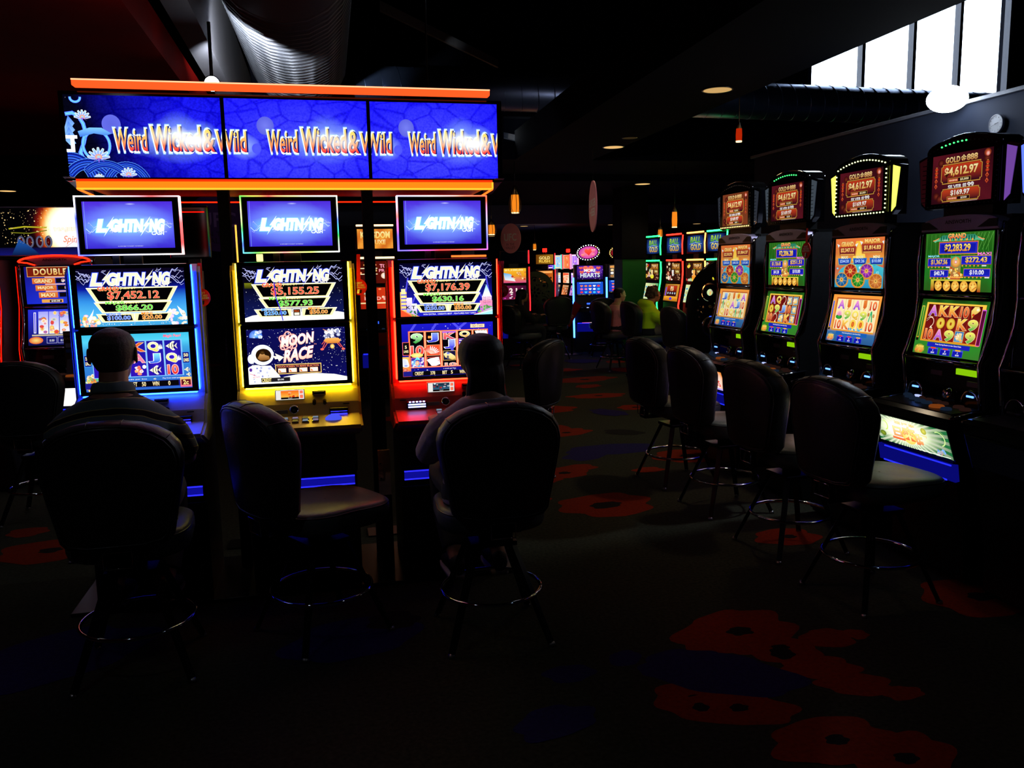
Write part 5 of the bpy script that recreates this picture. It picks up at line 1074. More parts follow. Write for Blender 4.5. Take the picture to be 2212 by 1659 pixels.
def belly_orange(c):
    c.grid(lambda u, v: mixc('#ffffff', '#f08a3a', min(1, ((u - .5) / .55) ** 2 + ((v - .5) / .8) ** 2)), 12, 6); c.text('BONUS', 60, 30, 140, 48, '#e8402a', out='#ffffff', ow=.04, bold=.08); burst(c, 80, 24, 6, 26, 16, '#ffffff', '#ffc080'); c.rect(0, 54, 160, 60, '#b0a0e8')

def dark_screen(c): c.bg('#010102', '#020204')
def switch_off(root, names):
    for o in list(root.children_recursive):
        if o.name.split('.')[0] in names: bpy.data.objects.remove(o)
# ================================================================ right-hand cabinets
CHR = pm('dark_chrome', (.72, .72, .80), .10, 1.0, .08, 8); HEAD = pm('lilac_metal', (.72, .68, .82), .38, .45, .08, 14); SIDE = pm('dark_side_panel', (.16, .17, .19), .55, 0, .15, 40)
def arch(w_, z0, z1, h, n=12): return [(-w_, z0), (w_, z0), (w_, z1 - h)] + [(w_ * math.cos(PI * k / n) if 0 < k < n else (w_ if k == 0 else -w_), z1 - h + h * math.sin(PI * k / n) ** .8) for k in range(1, n)] + [(-w_, z1 - h)]
def classic(Y, label, up, low, belly, wing, wingc, dotcol, ndot, detail=True, X=3.09, pale=0.0, rz=-PI / 2, group='four tall machines with jackpot toppers along the right-hand row', wings=(None, None)):
    t = thing('slot_machine', label, 'slot machine', (X, Y, 0), rz, group)
    # body
    m = MB(); hw = .265
    m.prism([(.40, .02), (-.10, .02), (-.13, .30), (-.19, .56), (-.24, .79), (-.24, .815), (-.02, .845), (.005, 1.08), (-.02, 1.10), (.035, 1.40), (.035, 1.79), (.40, 1.79)], -hw, hw, BLACK, 'x', bev=.006); m.build('cabinet', t)
    for sx in (-1, 1):
        k = MB(); k.prism([(.41, 0.0), (-.02, .0), (-.08, .30), (-.10, .60), (-.07, .84), (-.085, 1.09), (-.045, 1.14), (-.01, 1.40), (-.01, 1.74), (.02, 1.77), (.41, 1.77)], sx * hw, sx * (hw + .016), SIDE, 'x', bev=.004); k.build('side_panel', t)
        k = MB(); k.tube([(sx * (hw - .004), y, z) for y, z in ((-.07, .86), (-.075, .95), (-.095, 1.09), (-.07, 1.15), (-.03, 1.28), (-.02, 1.40), (-.03, 1.55), (-.02, 1.70), (.0, 1.755))], .012, CHR, 8); k.build('chrome_trim', t)
    # arched header
    m = MB(); m.prism([(x, z) for x, z in arch(.255, 1.725, 1.80, .045)], -.03, .06, HEAD, 'y', bev=.004)
    for sx in (-1, 1): m.prism([(sx * .25, 1.735), (sx * .13, 1.735), (sx * .20, 1.772), (sx * .25, 1.772)], -.034, -.028, BLACK, 'y')
    ho = m.build('header', t)
    if detail: printed('lettering', (0, -.0305, 1.768), (1, 0, 0), (0, 0, 1), .17, .018, lambda c: c.text('AINSWORTH', 0, 0, 100, 100, '#0a0a12', bold=.04), ho)
    # screens
    f = MB(); f.box(-.245, .245, -.02, .04, 1.415, 1.722, GLOSS, .005); fo = f.build('upper_display', t)
    cv = Canvas((0, -.0215, 1.572), (1, 0, 0), (0, 0, 1), .452, .288, 160, 100, strength=1.0 - .15 * pale); up(cv); cv.build('screen', fo)
    a = math.atan2(.052, .285); upv = Vector((0, math.sin(a), math.cos(a))); q = Matrix.Translation((0, -.042, 1.245)) @ Matrix.Rotation(-a, 4, 'X')
    f = MB(); f.box(-.245, .245, -.002, .04, -.155, .155, GLOSS, .005, q); fo = f.build('lower_display', t)
    cv = Canvas(q @ Vector((0, -.0035, 0)), (1, 0, 0), upv, .452, .282, 160, 100, strength=1.0 - .15 * pale); low(cv); cv.build('screen', fo)
    k = MB(); k.tube([(-.24, -.028, 1.405), (.24, -.028, 1.405)], .007, CHR, 8); k.build('chrome_trim', t); k = MB(); k.tube([(-.24, -.098, 1.085), (.24, -.098, 1.085)], .009, CHR, 8); k.build('chrome_trim', t)
    # panel between screens and deck
    k = MB(); k.box(.02, .155, -.012, .0, 1.015, 1.045, em('lime_display', (.62, .9, .05), .75), .002); k.build('credit_display', t)
    k = MB(); k.box(-.16, -.08, -.008, .0, .995, 1.020, pm('grey_label', (.5, .45, .5), .6), .001); k.build('label_plate', t); k = MB(); k.box(.10, .18, -.015, .0, .965, .99, pm('grey_label', (.5, .45, .5), .6), .001); k.build('label_plate', t)
    for x in (-.19, .19):
        k = MB(); k.prism([(x + .055 * math.cos(PI * j / 8), .90 + .06 * math.sin(PI * j / 8)) for j in range(9)] + [(x - .055, .845), (x + .055, .845)], -.07, .0, GLOSS, 'y', bev=.004); ko = k.build('bill_acceptor', t)
        k = MB(); k.tube([(x + .055 * math.cos(PI * j / 10), -.072, .895 + .062 * math.sin(PI * j / 10)) for j in range(11)], .005, CHROME, 6); k.build('rim', ko); k = MB(); k.box(x - .022, x + .022, -.0745, -.07, .925, .934, em('ice_blue_led', (.35, .55, 1), 3)); k.build('indicator_light', ko)
    k = MB(); k.prism([(-.125, .845), (.125, .845), (.11, .945), (-.11, .955)], -.085, -.02, GLOSS, 'y', bev=.01); ko = k.build('centre_bezel', t)
    k = MB(); k.lathe([(.03, 0), (.028, .006), (.001, .012)], (0, 0, 0), CHROME, 20, Matrix.Translation((.06, -.088, .93)) @ Matrix.Rotation(math.radians(70), 4, 'X')); k.build('coin_collar', t)
    # button deck
    dk = MB(); dk.prism([(-.255, .795), (-.262, .845), (-.24, .862), (-.03, .875), (-.03, .82)], -.285, .285, GLOSS, 'x', bev=.006); dk.prism([(-.235, .8635), (-.045, .8745), (-.045, .877), (-.235, .866)], -.26, .26, pm('graphite_deck', (.22, .23, .24), .35), 'x'); dk.build('button_deck', t)
    sl = (.877 - .866) / .19
    def dz(y): return .866 + (y + .235) * sl + .0005
    pos = [(-.235, -.075), (-.165, -.065), (-.185, -.105), (-.115, -.075), (-.125, -.125), (-.055, -.085), (-.065, -.140), (.0, -.095), (-.005, -.150), (.055, -.105), (.095, -.175), (.165, -.110), (.17, -.185), (.23, -.13)]
    cols = [em('btn_dim_blue', (.25, .35, .5), .12), em('btn_dim_brown', (.4, .25, .22), .12), em('btn_lit', (.7, .75, 1), 1.2), em('btn_amber', (.8, .4, .15), .3)]
    for i, (x, y) in enumerate(pos if detail else pos[::3]): button(t, x, y, dz(y), .026 if i != 10 else .036, cols[2 if i == 1 else 3 if i == 10 else i % 2])
    k = MB(); k.box(.10, .26, -.062, -.03, .876, .885, CHROME, .003); k.build('chrome_trim', t)
    for sx in (-1, 1): k = MB(); k.tube([(sx * .285, -.262, .848), (sx * .288, -.15, .866), (sx * .285, -.03, .878)], .006, CHROME, 6); k.build('chrome_trim', t)
    # belly glass, lit
    a = math.atan2(.055, .155); upb = Vector((0, -math.sin(a), math.cos(a))); q = Matrix.Translation((0, -.232, .715)) @ Matrix.Rotation(a, 4, 'X')
    k = MB(); k.box(-.275, .275, .0, .03, -.09, .09, GLOSS, .004, q); bo = k.build('belly_door', t)
    cv = Canvas(q @ Vector((0, -.0015, 0)), (1, 0, 0), upb, .53, .155, 160, 60, strength=1.25); belly(cv); cv.build('screen', bo)
    k = MB(); k.prism([(-.216, .622), (-.190, .622), (-.178, .540), (-.200, .536)], -.275, .275, em('blue_tray_glow', (.08, .09, .75), .30), 'x'); ko = k.build('coin_tray', t)  # blue light on the tray is given to it as emission
    k = MB(); k.box(-.22, .26, -.220, -.214, .614, .620, em('tray_light', (.12, .15, 1), 1.8)); k.box(-.24, .22, -.204, -.198, .534, .541, em('tray_light', (.12, .15, 1), 1.8)); pieces(k.build('tray_light', ko))
    k = MB(); k.box(-.26, .26, -.12, -.09, .04, .53, BLACK, .006); k.build('base_door', t)
    # jackpot topper
    tp = MB(); tp.prism([(x, z) for x, z in arch(.243, 1.838, 2.178, .06)], -.03, .10, GLOSS, 'y', bev=.006); tp.box(-.16, .16, .02, .10, 1.785, 1.845, BLACK); tpo = tp.build('topper', t)
    cv = Canvas((.005, -.0315, 1.980), (1, 0, 0), (0, 0, 1), .392, .236, 160, 100, strength=.85 if not pale else 1.0)
    gold888(cv, pale); cv.build('screen', tpo)
    tr_ = [(-.243, 2.118), (-.20, 2.141), (-.14, 2.161), (-.07, 2.173), (0, 2.178), (.07, 2.173), (.14, 2.161), (.20, 2.141), (.243, 2.118)]
    k = MB(); k.tube([(x, -.02, z + .004) for x, z in tr_], .006, CHROME, 8); k.tube([(x, .09, z + .004) for x, z in tr_], .004, CHROME, 6); pieces(k.build('chrome_trim', tpo))
    # dotted bulbs round the bezel
    P = []
    for k_ in range(17): x = -.215 + .43 * k_ / 16; P.append((x, 2.108 + .044 * (1 - (x / .243) ** 2), 'top'))
    for k_ in range(1, 11): P.append((.228, 2.105 - .255 * k_ / 11, 'side'))
    for k_ in range(17): x = .215 - .43 * k_ / 16; P.append((x, 1.850 - .0 * (x / .24) ** 2, 'bot'))
    for k_ in range(1, 11): P.append((-.228, 1.85 + .255 * k_ / 11, 'side'))
    bl = em('bulb_' + dotcol, dotcol, 3.0); off_ = pm('dark_bulb', (.3, .28, .3), .3)
    for i, (x, z, kd) in enumerate(P):
        lit = ndot == 'all' or (ndot == 'top' and kd == 'top' and 1 < i < 13) or (ndot == 'few' and kd == 'top' and 2 < i < 10) or (ndot == 'bot' and kd in ('bot',)) 
        k = MB(); k.ball((x, -.032, z), .0045 if lit else .0035, bl if lit else off_, 6); k.build('bulb', tpo)
    for j, sx in enumerate((-1, 1)):
        col, st = (wings[j] or (wing, wingc)); wm = em('wing_%s_%g' % (col, st), col, st)
        k = MB(); k.prism([(sx * .25, 1.835), (sx * .25, 2.115), (sx * .325, 2.095), (sx * .295, 1.865)], -.01, .035, CHR, 'y', bev=.004); wo = k.build('wing', t)
        k = MB(); k.raw([(sx * .256, -.0115, 1.85), (sx * .256, -.0115, 2.10), (sx * .314, -.0115, 2.083), (sx * .289, -.0115, 1.878)], [(0, 1, 2, 3)], wm); k.build('light_panel', wo)
        k = MB()
        for j_ in range(9): z = 1.875 + .023 * j_; k.box(sx * .27 - .014 if sx > 0 else -.284, sx * .27 + .014 if sx > 0 else -.256, -.0145, -.012, z, z + .0035, CHROME)
        if st < .4: k.build('louvre', wo)
        else: k.bm.free()
    return t
RG = [['A', 'K', 'K', '10', 'fishes'], ['prawn', 'coin', 'coin', 'K', '9'], ['10', 'A', '9', 'pot', '9']]
classic(3.56, 'nearest right-hand machine, green screen with $2,283.29 over a glowing green belly panel', lambda c: up_temple(c, '$2,283.29', '$1,367.56', '$272.43', '$40.74', '$10.00'), lambda c: low_game(c, RG, False), belly_green, '#a060ff', .25, '#40ff70', 'few', wings=(('#401018', .3), ('#9a60d8', .5)))
R2 = [['A', 'lolly', 'A', 'lolly', '10'], ['lotus', '9', 'Q', '9', 'cane'], ['10', 'K', 'wave', 'wave', '10']]
classic(4.34, 'second right-hand machine, orange wheel screen with $2,347.13 under yellow-lit topper wings', lambda c: up_wheels(c, '$2,347.13', '$1,814.83', '$244.50', '$43.26', '$10.00'), lambda c: low_game(c, R2, True), belly_orange, '#f4ff5a', 1.8, '#f0ffb0', 'all')
R3 = [['A', 'Q', 'prawn', 'pot', 'pot'], ['coin', '9', 'J', '10', 'pot'], ['10', 'prawn', 'pot', 'K', 'pot']]
classic(5.12, 'third right-hand machine, green screen with $2,206.28 beside a red card tag', lambda c: up_temple(c, '$2,206.28', '$1,126.65', '$251.51', '$41.30', '$10.00'), lambda c: low_game(c, R3, False), belly_orange, '#8090a0', .22, '#40ff70', 'top', True)
R4 = [['J', 'gourd', 'lolly', 'wave', 'A'], ['cane', 'Q', 'A', 'J', '10'], ['Q', '10', 'Q', 'cane', 'cane']]
classic(5.84, 'farthest machine of the right-hand row, hazy orange wheel screen beside the round carved partition', lambda c: up_wheels(c, '$2,318.70', '$1,864.37', '$200.00', '$40.50', '$10.00'), lambda c: low_game(c, R4, True), belly_orange, '#606878', .2, '#ffd880', 'bot', True, pale=1.0)
m5 = classic(2.91, 'machine cropped by the right edge, only the blue-lit wing of its topper showing', dark_screen, dark_screen, dark_screen, '#3a50ff', 2.0, '#40ff70', 'none', False, wings=(('#4a60ff', 2.2), ('#202028', .1)))
switch_off(m5, ('credit_display', 'tray_light', 'coin_tray', 'indicator_light', 'button'))
# card tags
def card_tag(loc, rz, label, R=.052, strap=.09, m=None, back=False):
    m = m or pm('red_card', (1.0, .13, .08), .5, 0, .05)
    t = thing('card_tag', label, 'tag', loc, rz, 'round red insert-your-card tags'); q = Matrix.Rotation(PI / 2, 4, 'X')
    MB().lathe([(R, -.0015), (R, .0015)], (0, 0, 0), m, 32, q, smooth=False).build('disc', t)
    MB().prism([(-.010, R * .9), (.010, R * .9), (.014, R + strap), (-.004, R + strap)], -.001, .001, m, 'y').build('strap', t)
    def d(c): c.text('INSERT', 28, 20, 72, 31, '#ffffff', bold=.04); c.text('YOUR CARD', 16, 34, 84, 45, '#ffffff', bold=.04); c.text('& BE REWARDED', 8, 48, 92, 58, '#ffffff', bold=.04); c.poly([(36, 90), (42, 64), (56, 64), (50, 90)], '#ffffff'); c.poly([(54, 88), (58, 66), (68, 66), (64, 88)], '#20202a')
    printed('lettering', (0, -.0017, 0), (1, 0, 0), (0, 0, 1), 2 * R, 2 * R, d, t); return t
card_tag((3.03, 4.825, 1.655), -PI / 2, 'round red card tag hanging between the second and third right-hand machines', .050)
def at_bank(px, py, y=4.15): return onY(px, py, y)
card_tag(at_bank(434, 643, 4.235), 0, 'round red card tag on the right flank of the blue-lit machine', .044, .12)
card_tag(at_bank(775, 620, 4.215), 0, 'round red card tag on the right flank of the yellow-lit machine', .040, .12)
card_tag(at_bank(1084, 628, 4.35), math.radians(-20), 'pinkish round card tag half hidden behind the red-lit machine', .036, .12, pm('pink_card2', (.85, .25, .25), .5, 0, .05))
# ================================================================ people
def remesh(objs_bm, name, mat_list, voxel, parent, smooth=3):
    me = bpy.data.meshes.new(name + '_raw'); objs_bm.bm.to_mesh(me); objs_bm.bm.free()
    o = bpy.data.objects.new('tmp_shape', me); C.objects.link(o)
    r = o.modifiers.new('r', 'REMESH'); r.mode = 'VOXEL'; r.voxel_size = voxel; r.use_smooth_shade = True
    sm = o.modifiers.new('s', 'SMOOTH'); sm.iterations = smooth; sm.factor = .5
    dg = bpy.context.evaluated_depsgraph_get(); m2 = bpy.data.meshes.new_from_object(o.evaluated_get(dg)); m2.name = name
    bpy.data.objects.remove(o); bpy.data.meshes.remove(me); m2.materials.clear()
    for m in mat_list: m2.materials.append(m)
    for p in m2.polygons: p.use_smooth = True; p.material_index = 0
    n = bpy.data.objects.new(name, m2); C.objects.link(n)
    if parent: n.parent = parent
    return n
DUM = None
def limb(mb, pts, rad, flat=1.0, seg=12): mb.tube(pts, rad, PAINT, seg, flat=flat)
def smooth_chain(P, R, k=5):
    """catmull through joints so limbs bend softly"""
    P = [Vector(p) for p in P]; out = []; ro = []
    for i in range(len(P) - 1):
        p0, p1, p2, p3 = P[max(i - 1, 0)], P[i], P[i + 1], P[min(i + 2, len(P) - 1)]
        for j in range(k):
            t = j / k; out.append(.5 * ((2 * p1) + (-p0 + p2) * t + (2 * p0 - 5 * p1 + 4 * p2 - p3) * t * t + (-p0 + 3 * p1 - 3 * p2 + p3) * t ** 3)); ro.append(R[i] + (R[i + 1] - R[i]) * t)
    out.append(P[-1]); ro.append(R[-1]); return out, ro
def ell_ring(cx, cy, z, rx, ry, n=24): return [(cx + rx * math.cos(2 * PI * k / n), cy + ry * math.sin(2 * PI * k / n), z) for k in range(n)]
def hand(mb, w_, d, up, side, s=1.0):
    """palm and five curled fingers: w_ wrist, d forward dir, up back-of-hand dir, side = +1 right hand, -1 left"""
    d = Vector(d).normalized(); up = Vector(up).normalized(); r = d.cross(up).normalized(); w_ = Vector(w_)
    rings = []
    for t, hw, hh in ((-.01, .024, .020), (.02, .033, .017), (.055, .041, .015), (.085, .040, .013), (.092, .034, .010)):
        c = w_ + d * t * s; rings.append([tuple(c + r * math.cos(a) * hw * s + up * math.sin(a) * hh * s) for a in [2 * PI * k / 14 for k in range(14)]])
    mb.loft(rings, PAINT)
    for i, (off, L, cu) in enumerate(((-.031, .066, .9), (-.011, .078, .75), (.010, .072, .8), (.030, .056, 1.0))):
        b = w_ + d * .082 * s + r * off * s * (1 if side > 0 else -1); p = [b]; a = .15
        for q in (.45, .32, .23): a += .42 * cu; p.append(p[-1] + (d * math.cos(a) - up * math.sin(a)) * L * q * s)
        mb.tube(p, [.0088 * s, .0082 * s, .0074 * s, .0058 * s], PAINT, 8)
    b = w_ + d * .022 * s - r * .026 * s * (1 if side > 0 else -1)
    q1 = b + (d * .6 - r * (.75 if side > 0 else -.75) - up * .25).normalized() * .036 * s; q2 = q1 + (d * .9 - r * (.25 if side > 0 else -.25) - up * .35).normalized() * .028 * s
    mb.tube([b, q1, q2], [.012 * s, .0098 * s, .0068 * s], PAINT, 8)
def person(name_label, loc, rz, skin, hair, shirt, trousers, kind, scale=1.0, voxel=.007, lean=.06, head_turn=0.0, headtilt=0.0, shoes=None, sw=.205, group=None, girth=1.0, chin=True, reach=.44, handz=.885, hz=0.0):
    """seated figure facing +y, seat top at z=.60; kind picks hair and garment cut"""
    t = thing('person', name_label, 'person', loc, rz, group); t.scale = (scale,) * 3
    H = Vector((0, .06 + lean, 1.283 + hz)); NB = Vector((0, .02 + lean * .7, 1.135 + hz))
    sh_z = 1.035 + hz; g = girth
    torso = [(0, .02, .60, .165 * g, .13 * g), (0, .0, .68, .17 * g, .125 * g), (0, -.005 + lean * .15, .80, .155 * g, .115 * g), (0, lean * .35, .92, .172 * g, .118 * g), (0, lean * .5, 1.00 + hz * .6, sw * .98, .112 * g), (0, lean * .6, 1.055 + hz * .9, sw * .96, .092), (0, lean * .65, 1.09 + hz, sw * .74, .074), (0, lean * .7, 1.13 + hz, .085, .064), (0, lean * .75 + .005, 1.16 + hz, .060, .058)]
    el = {}; wr = {}
    def arm(s_): 
        S_ = Vector((s_ * (sw - .03), lean * .6, sh_z)); E = Vector((s_ * (sw + .022), .13 + lean, .84 + hz * .5)); W = Vector((s_ * .15, reach - .08, handz - .0)); return S_, E, W
    def legs(s_): return [Vector((s_ * .085, .0, .66)), Vector((s_ * .11, .24, .665)), Vector((s_ * .115, .41, .64)), Vector((s_ * .11, .40, .45)), Vector((s_ * .10, .27, .285))]
    # body, one continuous surface
    b = MB(); b.loft([ell_ring(*r) for r in torso], PAINT)
    P, R = smooth_chain([NB + Vector((0, 0, -.03)), (H + NB) / 2 + Vector((0, -.005, -.01)), H + Vector((0, -.01, -.03))], [.058, .055, .055]); limb(b, P, R)
    q = Matrix.Translation(H) @ Matrix.Rotation(head_turn, 4, 'Z') @ Matrix.Rotation(headtilt, 4, 'X')
    hd = [(-.105, .030, .018, .045), (-.09, .045, .040, .035), (-.06, .056, .062, .020), (-.03, .064, .078, .008), (0, .071, .086, .0), (.03, .074, .090, -.004), (.06, .070, .085, -.008), (.085, .055, .066, -.012), (.10, .033, .040, -.014), (.107, .010, .012, -.014)]
    b.loft([[tuple(q @ Vector((rx * math.cos(a), cy + ry * math.sin(a), z))) for a in [2 * PI * k / 24 for k in range(24)]] for z, rx, ry, cy in hd], PAINT)
    b.loft([[tuple(q @ Vector((w_ * math.cos(a), .088 + o + .012 * math.sin(a), z))) for a in [2 * PI * k / 8 for k in range(8)]] for z, w_, o in ((.022, .006, -.012), (.0, .009, .0), (-.018, .013, .012), (-.028, .014, .004), (-.034, .008, -.008))], PAINT)   # nose
    for s_ in (-1, 1):
        b.ball(q @ Vector((s_ * .030, .080, .012)), (.011, .008, .008), PAINT, 10); b.ball(q @ Vector((s_ * .03, .082, .026)), (.018, .007, .005), PAINT, 10)   # eyelids, brow
        for k in range(7):                                                          # ears
            a = -1.2 + k * .45; b.ball(q @ Vector((s_ * (.086 + .005 * math.sin(k * .5)), -.014 - .012 * math.cos(a), .0 + .028 * math.sin(a))), (.006, .008, .010), PAINT, 8)
        b.ball(q @ Vector((s_ * .079, -.008, -.004)), (.009, .010, .024), PAINT, 10)
        b.ball(q @ Vector((s_ * .045, .055, -.03)), (.022, .022, .022), PAINT, 10)
    b.ball(q @ Vector((0, .085, -.052)), (.022, .008, .005), PAINT, 10); b.ball(q @ Vector((0, .083, -.062)), (.019, .008, .006), PAINT, 10)
    for s_ in (-1, 1):
        S_, E, W = arm(s_); P, R = smooth_chain([S_ + Vector((-s_ * .05, 0, .0)), S_ + Vector((s_ * .012, .01, -.04)), (S_ + E) / 2, E, (E + W) / 2, W], [.044, .048, .046, .039, .036, .024]); limb(b, P, R)
        hand(b, W, (W - E).normalized() * .6 + Vector((0, .8, 0)), (0, 0, 1), s_)
        L = legs(s_); P, R = smooth_chain(L, [.09, .082, .062, .052, .036]); limb(b, P, R)
        P, R = smooth_chain([L[-1] + Vector((0, -.01, 0)), L[-1] + Vector((0, -.02, -.035)), L[-1] + Vector((0, .06, -.055)), L[-1] + Vector((0, .14, -.06))], [.034, .036, .034, .022]); limb(b, P, R, .8)
    body = remesh(b, 'body', [skin], voxel, t)
    # shirt / jacket
    c = MB(); k = .012; T2 = [(x, y, z, rx + k, ry + k) for x, y, z, rx, ry in torso[:8]]; T2[0] = (0, .01, .61, .182 * g, .148 * g)
    if kind == 'hoodie': T2 = [(x, y, z, rx + .02, ry + .025) for x, y, z, rx, ry in T2]
    c.loft([ell_ring(*r) for r in T2], PAINT)
    for s_ in (-1, 1):
        S_, E, W = arm(s_); short = kind == 'polo'; kk = .020 if kind != 'hoodie' else .034
        if short: P, R = smooth_chain([S_ + Vector((-s_ * .05, 0, 0.0)), S_ + Vector((s_ * .014, .01, -.045)), (S_ + E) / 2 + Vector((s_ * .004, 0, 0)), S_ + (E - S_) * .88], [.056, .062, .062, .062])
        else: P, R = smooth_chain([S_ + Vector((-s_ * .05, 0, 0)), S_ + Vector((s_ * .012, .01, -.04)), (S_ + E) / 2, E, (E + W) / 2, W - (W - E) * .06], [.044 + kk * .7, .048 + kk, .046 + kk, .041 + kk, .036 + kk * .9, .03 + kk * .4])
        limb(c, P, R)
    if kind == 'polo':   # collar
        for dz_, rr, yy in ((.0, .074, 0), (.016, .072, .004), (.030, .066, .008)):
            c.tube([(rr * 1.02 * math.cos(a), NB.y - .004 + yy + rr * math.sin(a), NB.z + .008 + dz_ + .014 * -math.sin(a)) for a in [2 * PI * j / 28 for j in range(28)]], .009, PAINT, 6, closed=True)
    if kind == 'hoodie':   # hood bunched behind the neck
        for rr, yy, zz, th in ((.10, -.03, -.01, .035), (.105, -.05, .02, .032), (.09, -.045, .05, .026)):
            c.tube([(rr * math.cos(a), NB.y + yy + rr * .8 * math.sin(a), NB.z + zz + (.02 * -math.sin(a))) for a in [2 * PI * j / 24 for j in range(24)]], th, PAINT, 8, closed=True)
    sh = remesh(c, {'polo': 'polo_shirt', 'top': 'top', 'hoodie': 'hooded_jacket'}[kind], [shirt], voxel, t, 4)
    # trousers
    c = MB(); c.loft([ell_ring(*r) for r in ((0, .03, .585, .172 * g, .145 * g), (0, .01, .64, .186 * g, .15 * g), (0, .0, .70, .182 * g, .138 * g))], PAINT)
    for s_ in (-1, 1):
        L = legs(s_); L[-1] = L[-1] + Vector((0, .02, .02)); P, R = smooth_chain(L, [.10, .092, .074, .064, .055]); limb(c, P, R)
    remesh(c, 'trousers', [trousers], voxel * 1.2, t, 4)
    # hair
    c = MB()
    HV = []
    for z, rx, ry, cy in ((-.055, .050, .050, -.030), (-.03, .066, .068, -.022), (0, .0765, .083, -.012), (.03, .080, .092, -.008), (.06, .076, .089, -.011), (.085, .062, .072, -.014), (.10, .041, .050, -.016), (.112, .012, .014, -.016)):
        e = .0195 if hair[1] == 'tail' else .006
        HV.append([tuple(q @ Vector(((rx + e) * math.cos(a), cy + (ry + e) * math.sin(a) * (1 if math.sin(a) < .3 else (.88 if z > .04 else .45)), z))) for a in [2 * PI * j / 24 for j in range(24)]])
    c.loft(HV, PAINT)
    if kind == 'top' and hair[1] == 'tail':
        P, R = smooth_chain([q @ Vector((0, -.05, .0)), q @ Vector((0, -.088, -.055)), q @ Vector((0.0, -.085, -.12)), q @ Vector((.012, -.075, -.20)), q @ Vector((.02, -.07, -.275))], [.086, .084, .088, .096, .076]); limb(c, P, R, .55)
        c.ball(q @ Vector((0, -.025, .015)), (.096, .092, .098), PAINT, 16)
    if hair[1] == 'curly':
        rd = random.Random(4)
        for _ in range(70):
            a = rd.uniform(0, 2 * PI); z = rd.uniform(-.03, .115); r_ = .089 * math.sqrt(max(.02, 1 - (z / .125) ** 2))
            if math.sin(a) > .35 and z < .05: continue
            c.ball(q @ Vector((r_ * math.cos(a), -.012 + (r_ + .01) * math.sin(a), z)), .021, PAINT, 6)
    remesh(c, 'hair', [hair[0]], voxel * .8, t, 1 if hair[1] == 'curly' else 2)
    for s_ in (-1, 1):
        e = MB(); e.ball(q @ Vector((s_ * .030, .0815, .012)), (.0085, .0075, .0055), pm('eye_white', (.75, .72, .7), .2), 12); e.ball(q @ Vector((s_ * .030, .0875, .012)), (.0038, .0022, .0038), BLACK, 10); e.build('eye', t)
        L = legs(s_)[-1]; sm, so = shoes; m = MB()
        def sh_ring(y, w_, z0, z1, n=14): return [(L.x + w_ * math.cos(a), L.y + y, L.z + (z0 + z1) / 2 + (z1 - z0) / 2 * math.sin(a)) for a in [2 * PI * j / n for j in range(n)]]
        m.loft([sh_ring(*r) for r in ((-.065, .018, -.085, -.04), (-.058, .034, -.092, .0), (-.01, .042, -.092, .012), (.05, .044, -.092, -.018), (.11, .048, -.092, -.035), (.155, .044, -.092, -.045), (.178, .022, -.09, -.062))], sm); s1 = m.build('shoe', t)
        m = MB(); m.loft([[(L.x + w_ * sx_, L.y + y, L.z + z) for sx_, z in ((-1, -.104), (1, -.104), (1, -.084), (-1, -.084))] for y, w_ in ((-.070, .026), (-.05, .040), (.0, .043), (.11, .050), (.16, .046), (.185, .022))], so); m.build('sole', s1)
    return t
def striped(name):
    m = bpy.data.materials.new(name); m.use_nodes = True; nt = m.node_tree; b = nt.nodes['Principled BSDF']; N = nt.nodes.new; LK = nt.links.new
    tc = N('ShaderNodeTexCoord'); sx = N('ShaderNodeSeparateXYZ'); LK(tc.outputs['Object'], sx.inputs[0]); nz = N('ShaderNodeTexNoise'); nz.inputs['Scale'].default_value = 5; LK(tc.outputs['Object'], nz.inputs['Vector'])
    # stripes sag slightly towards the sleeves and ripple with the folds
    a = N('ShaderNodeMath'); a.operation = 'MULTIPLY'; LK(sx.outputs['X'], a.inputs[0]); LK(sx.outputs['X'], a.inputs[1])
    a2 = N('ShaderNodeMath'); a2.operation = 'MULTIPLY_ADD'; LK(a.outputs[0], a2.inputs[0]); a2.inputs[1].default_value = 1.1; LK(sx.outputs['Z'], a2.inputs[2])
    a3 = N('ShaderNodeMath'); a3.operation = 'MULTIPLY_ADD'; LK(nz.outputs['Fac'], a3.inputs[0]); a3.inputs[1].default_value = .035; LK(a2.outputs[0], a3.inputs[2])
    md = N('ShaderNodeMath'); md.operation = 'MODULO'; ad = N('ShaderNodeMath'); ad.operation = 'ADD'; ad.inputs[1].default_value = 3.0; LK(a3.outputs[0], ad.inputs[0]); LK(ad.outputs[0], md.inputs[0]); md.inputs[1].default_value = .060
    dv = N('ShaderNodeMath'); dv.operation = 'DIVIDE'; LK(md.outputs[0], dv.inputs[0]); dv.inputs[1].default_value = .060
    r = N('ShaderNodeValToRGB'); r.color_ramp.interpolation = 'CONSTANT'; el = r.color_ramp.elements
    cs = [(0, (.72, .68, .45)), (.045, (.07, .055, .07)), (.38, (.72, .68, .45)), (.425, (.36, .43, .45))]
    el[0].position = 0; el[0].color = (*lin(cs[0][1]), 1); el[1].position = cs[1][0]; el[1].color = (*lin(cs[1][1]), 1)
    for p, c in cs[2:]: e = el.new(p); e.color = (*lin(c), 1)
    LK(dv.outputs[0], r.inputs[0]); LK(r.outputs[0], b.inputs['Base Color']); b.inputs['Roughness'].default_value = .9
    return m
SKIN = pm('skin', (.62, .42, .34), .55, 0, .06, 60); SKIN2 = pm('skin_pale', (.72, .52, .44), .55, 0, .06, 60)
